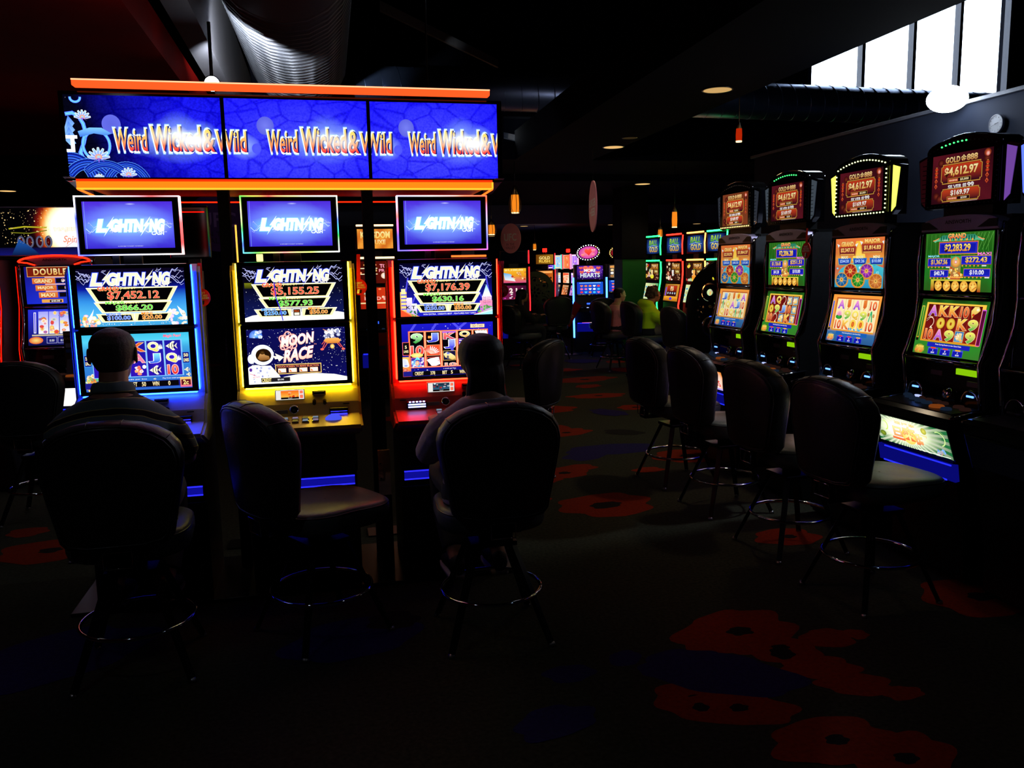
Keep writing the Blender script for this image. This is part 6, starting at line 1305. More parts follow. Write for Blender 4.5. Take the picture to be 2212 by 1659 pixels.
HG = pm('grey_brown_hair', (.22, .18, .16), .6, 0, .3, 160, .2); HB = pm('black_brown_hair', (.05, .038, .042), .55, 0, .4, 160, .08, .25); HC = pm('brown_curly_hair', (.26, .17, .11), .6, 0, .3, 140, .2)
DEN = pm('dark_trousers', (.10, .11, .16), .85, 0, .15, 120); KHA = pm('khaki_trousers', (.50, .45, .37), .85, 0, .12, 60)
SHB = pm('black_shoe', (.05, .05, .055), .5); SLW = pm('white_sole', (.75, .75, .78), .5); SLB = pm('dark_sole', (.08, .08, .08), .6)
person('man with short grey-brown hair in a striped polo shirt, seated at the blue-lit machine', (-.815, 3.46, 0), 0, SKIN, (HG, 'short'), striped('striped_knit'), DEN, 'polo', 1.0, .0065, .05, 0, .06, (SHB, SLB), .212, girth=1.15, hz=-.008)
person('woman with dark tied-back hair in a pale lilac top, seated at the red-lit machine', (.655, 3.41, 0), math.radians(2), SKIN2, (HB, 'tail'), pm('pale_lilac_knit', (.62, .56, .62), .9, 0, .1, 90, .1), DEN, 'top', 1.0, .0065, .03, math.radians(6), .14, (SHB, SLW), .200, girth=1.08, hz=-.080)
# ================================================================ machines further back
def P_img(px, py, Y): return onY(px, py, Y)
def dim_art(c, hue, seed, rows=3):
    c.bg(hue[0], hue[1]); c.rect(8, 4, 152, 22, hue[2]); rd = random.Random(seed)
    for j in range(rows):
        for i in range(5): c.ell(22 + i * 29, 38 + j * 24, 11, 9, rd.choice(hue), rd.choice(hue), 8)
def frame_machine(loc, rz, label, upart, lowart, topart, neon, nst, W=.5, group=None, z_top=(1.76, 2.06), curved=True, name='slot_machine', bars=True, chair=False, body=None):
    """simple upright cabinet with two portrait-ish displays, topper and neon edges"""
    t = thing(name, label, 'slot machine', loc, rz, group); h = W / 2; B_ = body or BLACK
    m = MB(); m.prism([(.42, .02), (-.02, .02), (-.04, .55), (-.22, .80), (-.22, .84), (-.06, .88), (-.05, 1.08), (.0, 1.38), (.02, 1.70), (.42, 1.70)], -h, h, B_, 'x', bev=.006); m.build('cabinet', t)
    q = Matrix.Translation((0, -.012, 1.545)); f = MB(); f.box(-h + .03, h - .03, -.012, .02, -.145, .145, GLOSS, .004, q); fo = f.build('upper_display', t)
    cv = Canvas((0, -.0255, 1.545), (1, 0, 0), (0, 0, 1), W - .09, .262, 160, 100, strength=1.0); upart(cv); cv.build('screen', fo)
    a = math.atan2(.05, .28); q = Matrix.Translation((0, -.035, 1.235)) @ Matrix.Rotation(-a, 4, 'X'); f = MB(); f.box(-h + .03, h - .03, -.012, .02, -.145, .145, GLOSS, .004, q); fo = f.build('lower_display', t)
    cv = Canvas(q @ Vector((0, -.0135, 0)), (1, 0, 0), (0, math.sin(a), math.cos(a)), W - .09, .255, 160, 100, strength=1.0); lowart(cv); cv.build('screen', fo)
    m = MB(); m.box(-h + .01, h - .01, -.235, -.05, .845, .872, GLOSS, .006); dk = m.build('button_deck', t)
    for i in range(4): button(t, -h * .55 + i * h * .36, -.18, .872, .02, em('btn_lit', (.7, .75, 1), 1.2) if i == 1 else em('btn_dim_blue', (.25, .35, .5), .12))
    m = MB(); m.box(-.06, .0, -.0645, -.058, .93, .96, em('blue_dot', (.15, .3, 1), 3)); m.build('indicator_light', t)
    m = MB(); m.box(-h + .04, h - .04, -.055, -.03, .40, .60, em('blue_tray_glow', (.08, .09, .75), .30), .004); ko = m.build('belly_door', t); m = MB(); m.box(-h + .05, h - .05, -.058, -.0545, .56, .575, em('tray_light', (.12, .15, 1), 1.8)); m.build('tray_light', ko)
    if topart:
        z0, z1 = z_top; m = MB(); m.box(-h + .01, h - .01, -.01, .08, z0, z1, GLOSS, .006); m.box(-.08, .08, .0, .07, 1.69, z0, BLACK); tp = m.build('topper', t)
        cv = Canvas((0, -.0115, (z0 + z1) / 2), (1, 0, 0), (0, 0, 1), W - .08, (z1 - z0) - .05, 160, 100, strength=1.0); topart(cv); cv.build('screen', tp)
    if neon:
        nm = em('neon_%s_%g' % (neon, nst), neon, nst)
        if bars:
            m = MB(); m.box(-h + .03, h - .03, -.022, -.010, 1.705, 1.728, nm, .004); m.build('neon_bar', t)
            if topart: m = MB(); m.box(-h + .03, h - .03, -.022, -.010, z1 + .006, z1 + .028, nm, .004); m.build('neon_bar', t)
        if curved:
            m = MB(); m.tube([(h + .012, y, z) for y, z in ((-.06, .90), (-.075, 1.05), (-.05, 1.2), (-.02, 1.38), (-.01, 1.55), (-.015, 1.70))], .010, nm, 6); m.build('neon_strip', t)
            if topart: m = MB(); m.tube([(h + .006, -.015, z0 + .0), (h + .006, -.02, (z0 + z1) / 2), (h + .006, -.01, z1)], .010, nm, 6); m.build('neon_strip', t)
    return t
# ---- green and red neon row on the right, beyond the carved partition
def chilli_top(c):
    c.grid(lambda u, v: mixc('#2a50a8', '#0a1438', min(1, ((u - .5) / .6) ** 2 + ((v - .5) / .6) ** 2)), 8, 6); c.text('BALL', 30, 10, 128, 42, '#b8e030', '#4aa020', bold=.06, shear=.15); c.text('GOLD', 34, 54, 132, 88, '#f0e060', '#c89020', bold=.06); c.line([(24, 52), (80, 44), (140, 52)], 3, '#a8c8e0')
def chilli_up(seed):
    def f(c):
        rd = random.Random(seed); c.bg('#2a120c', '#3a1810'); scatter(c, 18, 0, 0, 90, 100, 14, [['#2a8a30', '#c82a1a', '#f0e8d8', '#ffb03a'], ['#c81a1a', '#f0e0c8', '#3a1a10', '#e8d0a0'], ['#ffd040', '#d83030', '#fff0d8', '#3a9a30']][seed % 3], seed)
        c.ell(80, 78, 22, 14, ['#e8e030', '#3a140c', '#ff9a2a'][seed % 3], None, 16); c.poly([(68, 40), (92, 40), (88, 74), (74, 74)], ['#ffe0a0', '#f0e8e0', '#ffb050'][seed % 3])
        c.frame(74, 6, 154, 32, 2, '#d8902a', '#4a1c08'); c.text('TRIPLE', 78, 10, 150, 28, '#ffe0a0', '#e8902a', bold=.08); c.frame(106, 40, 154, 58, 2, '#c8802a', '#3a1808'); c.text('WIN', 112, 43, 148, 55, '#ffe890', bold=.08); scatter(c, 10, 110, 64, 158, 98, 8, ['#8a5a40', '#c89a70', '#5a3828'], seed + 5)
    return f
def chilli_low(c):
    c.bg('#8a5a1a', '#d8902a'); c.frame(26, 8, 138, 72, 3, '#d8a850', '#3a0a08'); c.rect(28, 10, 136, 44, '#c8381a', '#7a1408'); c.text('BIG', 66, 14, 98, 26, '#ffe8b0', bold=.06); c.text('TOP', 62, 28, 102, 40, '#ffd890', bold=.06); c.rect(30, 46, 134, 62, '#1a0a0a')
    for k in range(4): c.ell(44 + k * 26, 54, 8, 7, '#e0e0e8', '#8a8aa0', 12)
    c.rect(4, 74, 156, 96, '#ffb030', '#c8701a'); c.ell(82, 86, 14, 8, '#6a4af0', '#3a20c0', 16); c.rect(10, 20, 22, 70, '#6a3ad8')
def chilli_low2(c):
    c.bg('#e8f0b0', '#58b070'); scatter(c, 24, 4, 10, 150, 90, 12, ['#7fd8a0', '#ffe080', '#ff9a5a', '#4aa0d8', '#f4f4d0'], 91)
row = [(1412, '#20ff60', 6, 0, chilli_low2, 'green-neon machine whose screen shows a yellow drink, in front of the man in yellow'), (1457, '#ff2418', 6, 1, chilli_low, 'red-neon machine with brown drink picture, right of the green-neon one'),
       (1503, '#ffa050', 4, 2, chilli_low2, 'peach-neon machine partly hidden by the round carved partition'), (1548, '#30ff70', 6, 0, chilli_low2, 'green-neon machine just left of the farthest right-hand jackpot machine')]
for px_, nc, ns, sd, lo, lb in row:
    t = frame_machine((4.9, onX(px_, 600, 4.9).y, 0), -PI / 2, lb, chilli_up(sd), lo, chilli_top, nc, ns, .575, 'neon-edged machines beyond the carved partition', (1.80, 2.08)); t.scale = (1, 1, .945)
# round carved partitions (filigree cut right through the panel)
def ring_pts(cx, cy, rx, ry, n=20, rot=0): return [(cx + rx * math.cos(a) * math.cos(rot) - ry * math.sin(a) * math.sin(rot), cy + rx * math.cos(a) * math.sin(rot) + ry * math.sin(a) * math.cos(rot)) for a in [2 * PI * k / n for k in range(n)]]
def partition(loc, rz, R, Hc, label, seed, holes=True):
    cu = bpy.data.curves.new('p', 'CURVE'); cu.dimensions = '2D'; cu.fill_mode = 'BOTH'; cu.extrude = .012
    def sp(pts):
        s_ = cu.splines.new('POLY'); s_.points.add(len(pts) - 1); s_.use_cyclic_u = True
        for p, q_ in zip(s_.points, pts): p.co = (q_[0], q_[1], 0, 1)
    sp([(-R, 0.02), (R, 0.02)] + [(R * math.cos(PI * k / 40), Hc + R * math.sin(PI * k / 40)) for k in range(0, 41)])
    rd = random.Random(seed); placed = []
    def ok(x, y, r): return all(math.hypot(x - a, y - b_) > r + c_ + .010 for a, b_, c_ in placed) and math.hypot(x, y - Hc) < R * .80 - r
    def add(x, y, r):
        placed.append((x, y, r))
    for k in range(7): a = PI / 2 + k * 2 * PI / 7; x, y = .075 * math.cos(a), Hc + .075 * math.sin(a); sp(ring_pts(x, y, .030, .018, 12, a)); add(x, y, .03)
    sp(ring_pts(0, Hc, .022, .022)); add(0, Hc, .022)
    for cx_, cy_, r_, a0, a1 in ((-.16, .10, .06, .4, 4.6), (.16, .10, .06, -1.2, 2.8), (-.15, -.13, .065, 1.0, 5.4), (.15, -.13, .065, -2.4, 2.2), (0, .19, .05, -.6, 3.8), (0, -.22, .06, 2.4, 6.8)):
        k_ = R / .33; cx_ *= k_; cy_ *= k_; r_ *= k_; n = 18; o_ = []; i_ = []
        for j in range(n + 1): a = a0 + (a1 - a0) * j / n; w_ = .013 * k_ * math.sin(PI * j / n) + .0015; o_.append((cx_ + (r_ + w_ / 2) * math.cos(a), Hc + cy_ + (r_ + w_ / 2) * math.sin(a))); i_.append((cx_ + (r_ - w_ / 2) * math.cos(a), Hc + cy_ + (r_ - w_ / 2) * math.sin(a)))
        sp(o_ + i_[::-1]); add(cx_, Hc + cy_, r_ + .008); sp(ring_pts(cx_, Hc + cy_, r_ * .45, r_ * .40, 14))
    for _ in range(400):
        r = rd.uniform(.008, .02); a = rd.uniform(0, 2 * PI); d_ = rd.uniform(.1, R * .8); x, y = d_ * math.cos(a), Hc + d_ * math.sin(a)
        if ok(x, y, r): sp(ring_pts(x, y, r, r * rd.uniform(.5, 1), 10, rd.uniform(0, 3))); add(x, y, r)
    o = bpy.data.objects.new('p', cu); me = bpy.data.meshes.new_from_object(o); bpy.data.objects.remove(o); bpy.data.curves.remove(cu)
    me.transform(Matrix.Rotation(PI / 2, 4, 'X')); me.materials.clear(); me.materials.append(pm('black_lacquer', (.05, .055, .07), .35, 0, .1))
    t = thing('carved_partition', label, 'partition', loc, rz); ob = bpy.data.objects.new('panel', me); C.objects.link(ob); ob.parent = t
    m = MB(); m.tube([(R * math.cos(PI * k / 30), 0, Hc + R * math.sin(PI * k / 30)) for k in range(31)], .012, GLOSS, 6); m.build('edging', t); return t
partition((3.36, 6.45, 0), 0, .40, 1.22, 'round-topped black partition with carved openings, left of the farthest jackpot machine', 5)
partition((onY(1154, 600, 14.2).x, 14.2, 0), 0, .36, 1.12, 'small distant round-topped partition behind the dark-haired far player', 8)
# ---- heart machine
def hearts(c, x, y, s, a, b):
    P = [(x, y + s)]
    for k in range(25): t_ = PI * (-1 + 2 * k / 24); P.append((x + s * .0625 * 16 * math.sin(t_) ** 3, y - s * .0625 * (13 * math.cos(t_) - 5 * math.cos(2 * t_) - 2 * math.cos(3 * t_) - math.cos(4 * t_))))
    c.poly(P[1:-1], a, b)
def h_up(c):
    c.grid(lambda u, v: mixc('#6a2ac8', '#1a0a4a', min(1, ((u - .5) / .6) ** 2 + ((v - .3) / .7) ** 2)), 8, 6)
    for x, y, s_ in ((70, 26, 34), (30, 46, 14), (128, 52, 14), (132, 18, 14), (24, 16, 12)): hearts(c, x, y, s_, '#ff7a60', '#e01a30')
    c.text('MORE', 46, 24, 114, 44, '#ffffff', bold=.08); c.text('HEARTS', 22, 54, 140, 84, '#ffffff', '#d8f0ff', out='#1a1a4a', bold=.05, ow=.05); c.dots(60, 0, 0, 160, 100, 1.4, '#ffd0ff', 3)
def h_low(c):
    c.bg('#1a3ac8', '#1a58d8'); c.rect(14, 4, 146, 10, '#8ad0ff')
    cols = ['#ff8a4a', '#ff3a3a', '#ffffff', '#3ad070', '#4ad0ff', '#ff7ab0']; rd = random.Random(2)
    for j in range(3):
        for i in range(5): k = rd.choice(cols); (hearts if (i + j) % 3 == 0 else (lambda cc, x, y, s_, a, b: cc.ell(x, y, s_, s_ * .8, a, b, 12)))(c, 28 + i * 26, 30 + j * 24, 9, k, k)
    c.rect(0, 92, 160, 100, '#101020'); c.dots(20, 4, 93, 156, 99, 2, '#ffe060', 4)
hm = frame_machine((4.76, 14.5, 0), math.radians(-14), 'blue-edged machine with MORE HEARTS screen under a jewelled oval heart sign', h_up, h_low, None, None, 0, .56)
for sx in (-1, 1):
    m = MB(); m.tube([(sx * .30, y, z) for y, z in ((-.20, .30), (-.12, .60), (-.06, .95), (-.05, 1.2), (-.02, 1.45))], .016, em('neon_blue_white', (.2, .4, 1), 9), 6); m.build('neon_strip', hm)
m = MB(); q = Matrix.Translation((-.03, -.02, 1.93)) @ Matrix.Rotation(PI / 2, 4, 'X') @ Matrix.Rotation(.12, 4, 'Z'); m.lathe([(.22, -.05), (.225, 0), (.22, .03), (.18, .035)], (0, 0, 0), GLOSS, 36, q, 1.0, .70); m.box(-.05, .05, 0, .05, 1.69, 1.86, BLACK); tp = m.build('oval_sign', hm)
cv = Canvas(q @ Vector((0, 0, .037)), q.to_3x3() @ Vector((1, 0, 0)), q.to_3x3() @ Vector((0, 1, 0)), .35, .24, 160, 100, strength=1.2); cv.ell(80, 50, 78, 48, '#ff8a90', '#c030a0', 30); hearts(cv, 82, 44, 32, '#ff5a40', '#e01828'); hearts(cv, 34, 66, 15, '#ff9a90', '#e83a50'); hearts(cv, 124, 40, 17, '#ff9ab0', '#e83a50'); hearts(cv, 118, 72, 12, '#ff9ab0', '#e83a50'); cv.build('screen', tp)
for k in range(26):
    a = 2 * PI * k / 26; m = MB(); p = q @ Vector((.198 * math.cos(a), .139 * math.sin(a), .038)); m.ball(p, .010, em('jewel_white', (1, .95, 1), 5) if (k % 3 or 1 < a < 5) else em('jewel_gold', (1, .8, .4), 3), 6); m.build('bulb', tp)
cv = Canvas((0, -.062, .68), (1, 0, 0), (0, 0, 1), .30, .22, 100, 80, strength=1.1); cv.bg('#ffffff', '#8a50d8', '#e0a0ff', '#c83aa0'); scatter(cv, 16, 0, 0, 60, 80, 12, ['#ff5a80', '#9a4ad8', '#ffffff', '#ffb0c8'], 12); hearts(cv, 22, 56, 18, '#ff6a90', '#e83060'); cv.build('belly_screen', hm); hm.scale = (1, 1, .93)
h2 = frame_machine((5.72, 15.5, 0), math.radians(-14), 'blue-edged machine half hidden by the green-lit pier, beside a cropped oval sign', lambda c: dim_art(c, ['#1a1030', '#ffe0a0', '#e8a050', '#ffffff'], 3), h_low, None, '#2a60ff', 6, .56, bars=False)
m = MB(); q2 = Matrix.Translation((-.02, -.02, 1.93)) @ Matrix.Rotation(PI / 2, 4, 'X'); m.lathe([(.22, -.05), (.225, 0), (.22, .03), (.18, .035)], (0, 0, 0), GLOSS, 36, q2, 1.0, .70); m.box(-.05, .05, 0, .05, 1.69, 1.86, BLACK); tp2 = m.build('oval_sign', h2)
cv = Canvas(q2 @ Vector((0, 0, .037)), (1, 0, 0), (0, 0, 1), .35, .24, 160, 100, strength=1.2); cv.ell(80, 50, 78, 48, '#e8402a', '#8a1020', 30); cv.text('PLAY', 20, 30, 140, 70, '#ffe0d0', bold=.08); cv.build('screen', tp2)
for k in range(26): a = 2 * PI * k / 26; m = MB(); m.ball(q2 @ Vector((.198 * math.cos(a), .139 * math.sin(a), .038)), .010, em('jewel_gold', (1, .8, .4), 3), 6); m.build('bulb', tp2)
h2.scale = (1, 1, .93)
# ---- far left-of-centre group
def buff(c): c.grid(lambda u, v: ramp([(0, '#ffc030'), (.5, '#f0a020'), (1, '#d84a80')], v), 4, 6); c.text('$1,100.00', 20, 6, 140, 18, '#fff0a0', bold=.08); c.poly([(10, 30), (60, 40), (90, 90), (20, 80)], '#4ab0f0', '#ffffff'); scatter(c, 14, 60, 26, 156, 80, 10, ['#fff0a0', '#e8802a', '#c83a1a'], 6)
def reels2(c): c.bg('#7a1a4a', '#3a0a2a'); c.text('1 2 1 6', 20, 20, 140, 52, '#ffe8e0', bold=.1); scatter(c, 10, 10, 60, 150, 96, 10, ['#ff4a5a', '#ffffff', '#b03ad8'], 7)
def dark(c): c.bg('#010102', '#020204')
ALARM = em('alarm_red', (1, .06, .03), 9)
def beacon(t, z=2.08):
    m = MB(); m.box(-.05, .05, .0, .06, z, z + .085, ALARM, .01); m.box(-.02, .02, .01, .05, z - .03, z, BLACK); m.build('beacon', t)
a = frame_machine((onY(1110, 600, 13.8).x, 13.8, 0), math.radians(-6), 'far red-edged machine with yellow and blue screen, just right of the red-lit machine', buff, reels2, dark, '#ff1a20', 4, .50, bars=False, z_top=(1.76, 2.0)); beacon(a, 2.03); a.scale = (1, 1, .92)
a = frame_machine((onY(1177, 600, 16.2).x, 16.2, 0), math.radians(-25), 'far machine with an amber topper and red beacon behind the dark-haired far player', lambda c: dim_art(c, ['#1a0808', '#c8601a', '#ffb060', '#5a1a10'], 8), dark, lambda c: (c.bg('#6a3a0a', '#a0701a'), c.text('GOLD', 30, 20, 130, 50, '#ffe080', bold=.06), c.text('RUSH', 30, 56, 130, 84, '#ffd050', bold=.06)), '#ff1a20', 5, .50, bars=False, z_top=(1.80, 2.06)); beacon(a, 2.09); a.scale = (.82, 1, .88)
NAVYP = pm('navy_panel', (.07, .08, .22), .5, 0, .1)
for i, (px, Y_, hue, nc, nm) in enumerate([(1190, 0, ['#5a30d8', '#ff7ad0', '#ffffff', '#3a20a0'], '#4a40ff', 'violet'), (1207, 0, ['#a0d8ff', '#ffffff', '#ffe08a', '#5a7ad8'], '#40ffb0', 'pale'), (1225, 0, ['#ff8a4a', '#fff0d0', '#ff5a3a', '#ffffff'], '#ff3a4a', 'orange-red'), (1243, 0, ['#c080ff', '#ffb0e0', '#ffffff', '#8a60d8'], '#ff80c0', 'lilac')]):
    p = onX(px, 600, 5.25); a = frame_machine((p.x, p.y, 0), math.radians(-88), 'far slanting machine with a slim %s topper, left of the heart machine' % nm, (lambda hu, k: (lambda c: dim_art(c, hu, k)))(hue, 20 + i), (lambda hu, k: (lambda c: dim_art(c, hu, k)))([hue[0], '#3a1a10', '#c89a70', hue[1]], 30 + i), (lambda hu, k: (lambda c: (c.bg(hu[1], hu[0]), c.frame(20, 10, 140, 90, 6, hu[2], hu[0]), scatter(c, 8, 40, 20, 120, 80, 14, hu, k))))(hue, 40 + i), None, 0, .50, 'slanting machines left of the heart machine', (1.76, 2.16), body=NAVYP if i > 1 else None)
    m = MB(); em_n = em('slim_neon_' + nc, nc, 3)
    for x in (-.245, .245): m.box(x - .006, x + .006, -.025, -.012, 1.77, 2.15, em_n)
    pieces(m.build('neon_strip', a)); a.scale = (1, 1, .84)
    if i == 2: beacon(a, 2.20)
# red brochure rack leaning by the heart machine
t = thing('brochure_stand', 'slanting red leaflet stand left of the heart machine', 'stand', (onY(1236, 690, 14.1).x, 14.1, 0), math.radians(10))
RB = pm('red_board', (.70, .06, .09), .5, 0, .06); q = Matrix.Translation((0, 0, .72)) @ Matrix.Rotation(math.radians(32), 4, 'Y'); MB().box(-.075, .075, -.012, .012, -.22, .22, RB, .004, q).build('board', t)
MB().box(-.02, .02, .014, .03, 0.0, .76, BLACK).build('leg', t); MB().box(-.14, .14, -.1, .14, 0.0, .012, BLACK).build('base', t)
cv = Canvas(q @ Vector((0, -.0125, 0)), q.to_3x3() @ Vector((1, 0, 0)), q.to_3x3() @ Vector((0, 0, 1)), .12, .3, 100, 250, flat=MATS['printed_ink'], stepz=.0003); cv.k = 2; cv.text('WIN', 20, 130, 80, 150, '#ffd8d8', bold=.05); cv.text('BIG', 24, 158, 76, 176, '#ffd8d8', bold=.05); cv.build('lettering', t)

# ---- behind the linked bank
def kingdom(c): c.grid(lambda u, v: mixc('#ffb040', '#c84a0a', abs(math.sin(u * 7 + v * 3)) * .8), 10, 8); c.text('KINGDOM', 16, 14, 146, 46, '#fff0a0', '#ffd060', out='#c8480a', ow=.05, bold=.09); c.text('DELUXE', 34, 56, 126, 78, '#fff0b0', '#ffc040', out='#c8480a', ow=.05, bold=.07)
def kup(c): c.bg('#3a0a06', '#6a140a'); c.text('TOP', 96, 14, 140, 30, '#ff9ab0', bold=.08); c.text('PRIZE', 92, 36, 150, 48, '#ff9ab0', bold=.05); c.ell(116, 66, 16, 14, '#ffffff', '#ffc8a0', 16); scatter(c, 18, 4, 10, 80, 96, 9, ['#ff4a1a', '#ffe8a0', '#8a1a0a', '#ffb050'], 61); c.rect(0, 30, 84, 34, '#fff0c0'); c.rect(0, 56, 84, 60, '#fff0c0')
def klow(c): c.bg('#a01a08', '#e8401a'); scatter(c, 16, 4, 6, 150, 60, 9, ['#ffd0a0', '#ff8a4a', '#4a1008', '#ffe8c0'], 62); c.rect(0, 70, 160, 76, '#ffe0a0'); c.text('P R D E R', 20, 44, 150, 58, '#ffb0a0', bold=.08)
frame_machine((.665, 10.2, 0), 0, 'fiery orange machine reading KINGDOM seen through the gap beside the black post', kup, klow, kingdom, '#ffc890', 3, .50, 'fiery orange machines behind the linked bank', (1.80, 2.08), curved=False)
frame_machine((1.75, 10.0, 0), 0, 'fiery orange machine almost hidden behind the topper of the red-lit machine', kup, klow, kingdom, '#ff5a20', 3, .50, 'fiery orange machines behind the linked bank', (1.80, 2.08), curved=False)
# posters on short stands between machines
def poster(px0, px1, py0, py1, Y_, label, draw, base):
    a, b = onY(px0, py0, Y_), onY(px1, py1, Y_); w_, h_ = b.x - a.x, a.z - b.z; t = thing('poster', label, 'poster', ((a.x + b.x) / 2, Y_, 0)); zc = (a.z + b.z) / 2
    MB().box(-w_ / 2, w_ / 2, 0, .012, zc - h_ / 2, zc + h_ / 2, base, .002).build('board', t); MB().box(-.015, .015, .013, .03, 0, zc, BLACK).build('leg', t); MB().box(-.12, .12, -.06, .1, 0.0, .01, BLACK).build('base', t)
    printed('lettering', (0, -.0005, zc), (1, 0, 0), (0, 0, 1), w_, h_, draw, t); return t
def wed(c): c.text('WEDNESDAY', 4, 4, 130, 10, '#e8b070', bold=.04); c.text('BADGE DRAW', 4, 14, 130, 20, '#e8b070', bold=.04); c.rect(8, 28, 90, 38, '#b8a8b8'); c.rect(8, 42, 90, 50, '#3a6ab8'); c.poly([(0, 100), (10, 66), (60, 60), (100, 80), (100, 100)], '#8a7a80')
poster(135, 190, 716, 806, 4.95, 'dim brown poster reading WEDNESDAY beside the blue-lit machine', wed, pm('brown_card', (.36, .20, .06), .6, 0, .1))
def sun(c): c.text('SUNDAY', 2, 4, 70, 10, '#6a50a8', bold=.04); c.text('LUCKY', 2, 14, 60, 20, '#6a50a8', bold=.04); c.text('BADGE', 2, 24, 60, 30, '#6a50a8', bold=.04); c.text('DRAW', 2, 34, 56, 40, '#6a50a8', bold=.04); c.ell(60, 56, 22, 8, '#2a3ab8', '#10103a', 16); scatter(c, 10, 0, 70, 100, 98, 9, ['#3a3010', '#4a3a18', '#2a2430'], 3)
poster(486, 540, 730, 812, 4.95, 'very dim dark blue poster reading SUNDAY LUCKY, left of the yellow-lit machine', sun, pm('navy_card', (.05, .05, .13), .6, 0, .1))
def ora(c): c.grid(lambda u, v: mixc('#c83a10', '#5a2a10', v), 4, 4); c.rect(20, 34, 80, 44, '#3a5a6a'); c.ell(40, 70, 14, 8, '#8a4a20', '#5a2a10', 14); c.ell(72, 84, 10, 5, '#8a4a20', '#5a2a10', 14)
poster(802, 842, 720, 800, 4.95, 'small dim red-brown poster beside the red-lit machine', ora, pm('red_brown_card', (.42, .13, .05), .6, 0, .1))
# dark topper back with red rim behind the blue machine's topper
bk = onY(415, 502, 4.62); t = thing('display_monitor', 'dark monitor with a dull red rim behind the blue-lit machine topper', 'monitor', (bk.x, 4.62, 0)); MB().box(-.115, .085, 0, .05, bk.z - .135, bk.z + .135, GLOSS, .01).build('housing', t); m = MB(); m.box(-.10, .066, -.003, .0, bk.z + .100, bk.z + .106, em('dull_red_line', (1, .08, .03), 1.2)); m.build('light_strip', t); MB().box(-.03, .03, .01, .05, .02, bk.z - .13, BLACK).build('stand', t)
# white-gold tube lamps and a small square lamp behind the gold machine
for px, lb in ((497, 'left of two slim glowing yellow-white tubes behind the black post'), (509, 'right of two slim glowing yellow-white tubes behind the black post')):
    a, b = onY(px, 486, 6.2), onY(px + 5, 572, 6.2); t = thing('tube_lamp', lb, 'lamp', ((a.x + b.x) / 2, 6.2, 0)); MB().tube([(0, 0, b.z), (0, 0, a.z)], .006, em('tube_gold', (1, .72, .28), 1.6), 8).build('tube', t); MB().tube([(0, .012, 0), (0, .012, a.z)], .006, DARKM, 6).build('stem', t); MB().lathe([(.014, 0), (.014, .012)], (0, 0, 0), BLACK, 20).build('base', t)
c_ = onY(561, 557, 8.4); t = thing('square_lamp', 'small square glowing cream lamp seen above the yellow-lit machine', 'lamp', (c_.x, 8.4, 0)); MB().box(-.030, .030, -.01, .02, c_.z - .035, c_.z + .035, em('square_cream', (1, .85, .5), 2.2), .006).build('lamp_face', t); MB().box(-.015, .015, .02, .035, 0, c_.z, BLACK).build('stem', t); MB().box(-.1, .1, -.08, .08, 0, .012, BLACK).build('base', t)

# ---- back-left: Double machine, banner screen, neighbour, stool
def dbl_up(c):
    c.bg('#1a1070', '#3a20b8', '#2a40e0', '#1a2ad0'); c.frame(8, 2, 160, 26, 1.5, '#e8a850', '#7a1a0c'); c.text('DOUBLE', 24, 6, 106, 22, '#ffe8a8', '#e8a040', out='#3a0c04', bold=.07, ow=.05, sp=1.2); c.text('Shot', 112, 4, 150, 22, '#ff5a4a', out='#ffd8c0', ow=.04, bold=.05, shear=.3)
    for j, (nm, st) in enumerate((('GRAND', '$832.03'), ('MAJOR', '$388.38'), ('MAXI', '$190.58'))):
        y = 31 + j * 19; x = 18 + j * 7; c.rect(x, y, x + 58 - j * 5, y + 15, '#f08a3a', '#d8602a'); c.text(nm, x + 6, y + 3, x + 50 - j * 5, y + 12, '#ffe0a0', out='#8a2a0c', ow=.05, bold=.08); c.rect(x + 60 - j * 4, y + 1, 160, y + 13, '#0c0812'); c.text(st, x + 74, y + 3, 142, y + 11, '#ffb0a8', '#ffffff', bold=.09); c.rect(50, y - 4, 160, y - 1, '#f4c0b0')
    for x in (38, 102): c.rect(x, 88, x + 54, 97, '#f0a850'); c.rect(x + 20, 90, x + 50, 96, '#0c0812'); c.text('$40.00', x + 24, 91, x + 46, 95, '#ffffff', bold=.05)
def dbl_low(c):
    c.bg('#2a30d8', '#3a48f0', '#101048', '#101048'); c.rect(14, 8, 20, 66, '#ffffff'); c.rect(15.5, 10, 18.5, 64, '#5a4af0')
    for i in range(5): x = 26 + i * 27; c.rect(x, 6, x + 25, 68, '#a8a8ff', '#ffffff'); scatter(c, 9, x + 4, 10, x + 20, 64, 8, ['#ffb03a', '#e85a2a', '#4a8ae8', '#fff0a0', '#e83a5a', '#ffffff'], 50 + i)
    c.rect(10, 70, 158, 74, '#d8c8a0'); c.ell(20, 86, 18, 10, '#ffe080', '#e8602a', 16)
    for k in range(4): x = 48 + k * 28; c.frame(x, 78, x + 24, 94, .8, '#c8c8ff', '#1a1a70'); c.text('0.00', x + 6, 84, x + 18, 90, '#ffffff')
def belly_white(c): c.bg('#ffffff', '#fff4ec'); scatter(c, 6, 20, 18, 60, 44, 7, ['#e86a5a', '#ffb0a0', '#f8d8d0'], 7)
t = classic(6.95, 'AINSWORTH machine reading DOUBLE with a red-lit arch, left of the blue-lit machine', dbl_up, dbl_low, belly_white, '#303030', .1, '#ff6050', 'none', True, X=-1.93, rz=math.radians(-6), group='classic cabinets in the back left corner')
m = MB(); RL = em('neon_red_arch', (1, .10, .03), 5); m.tube([(.255 * math.cos(PI * k / 16), -.036, 1.752 + .048 * math.sin(PI * k / 16)) for k in range(17)], .008, RL, 6)
m.build('neon_arch', t); t.scale = (1, 1, .965)
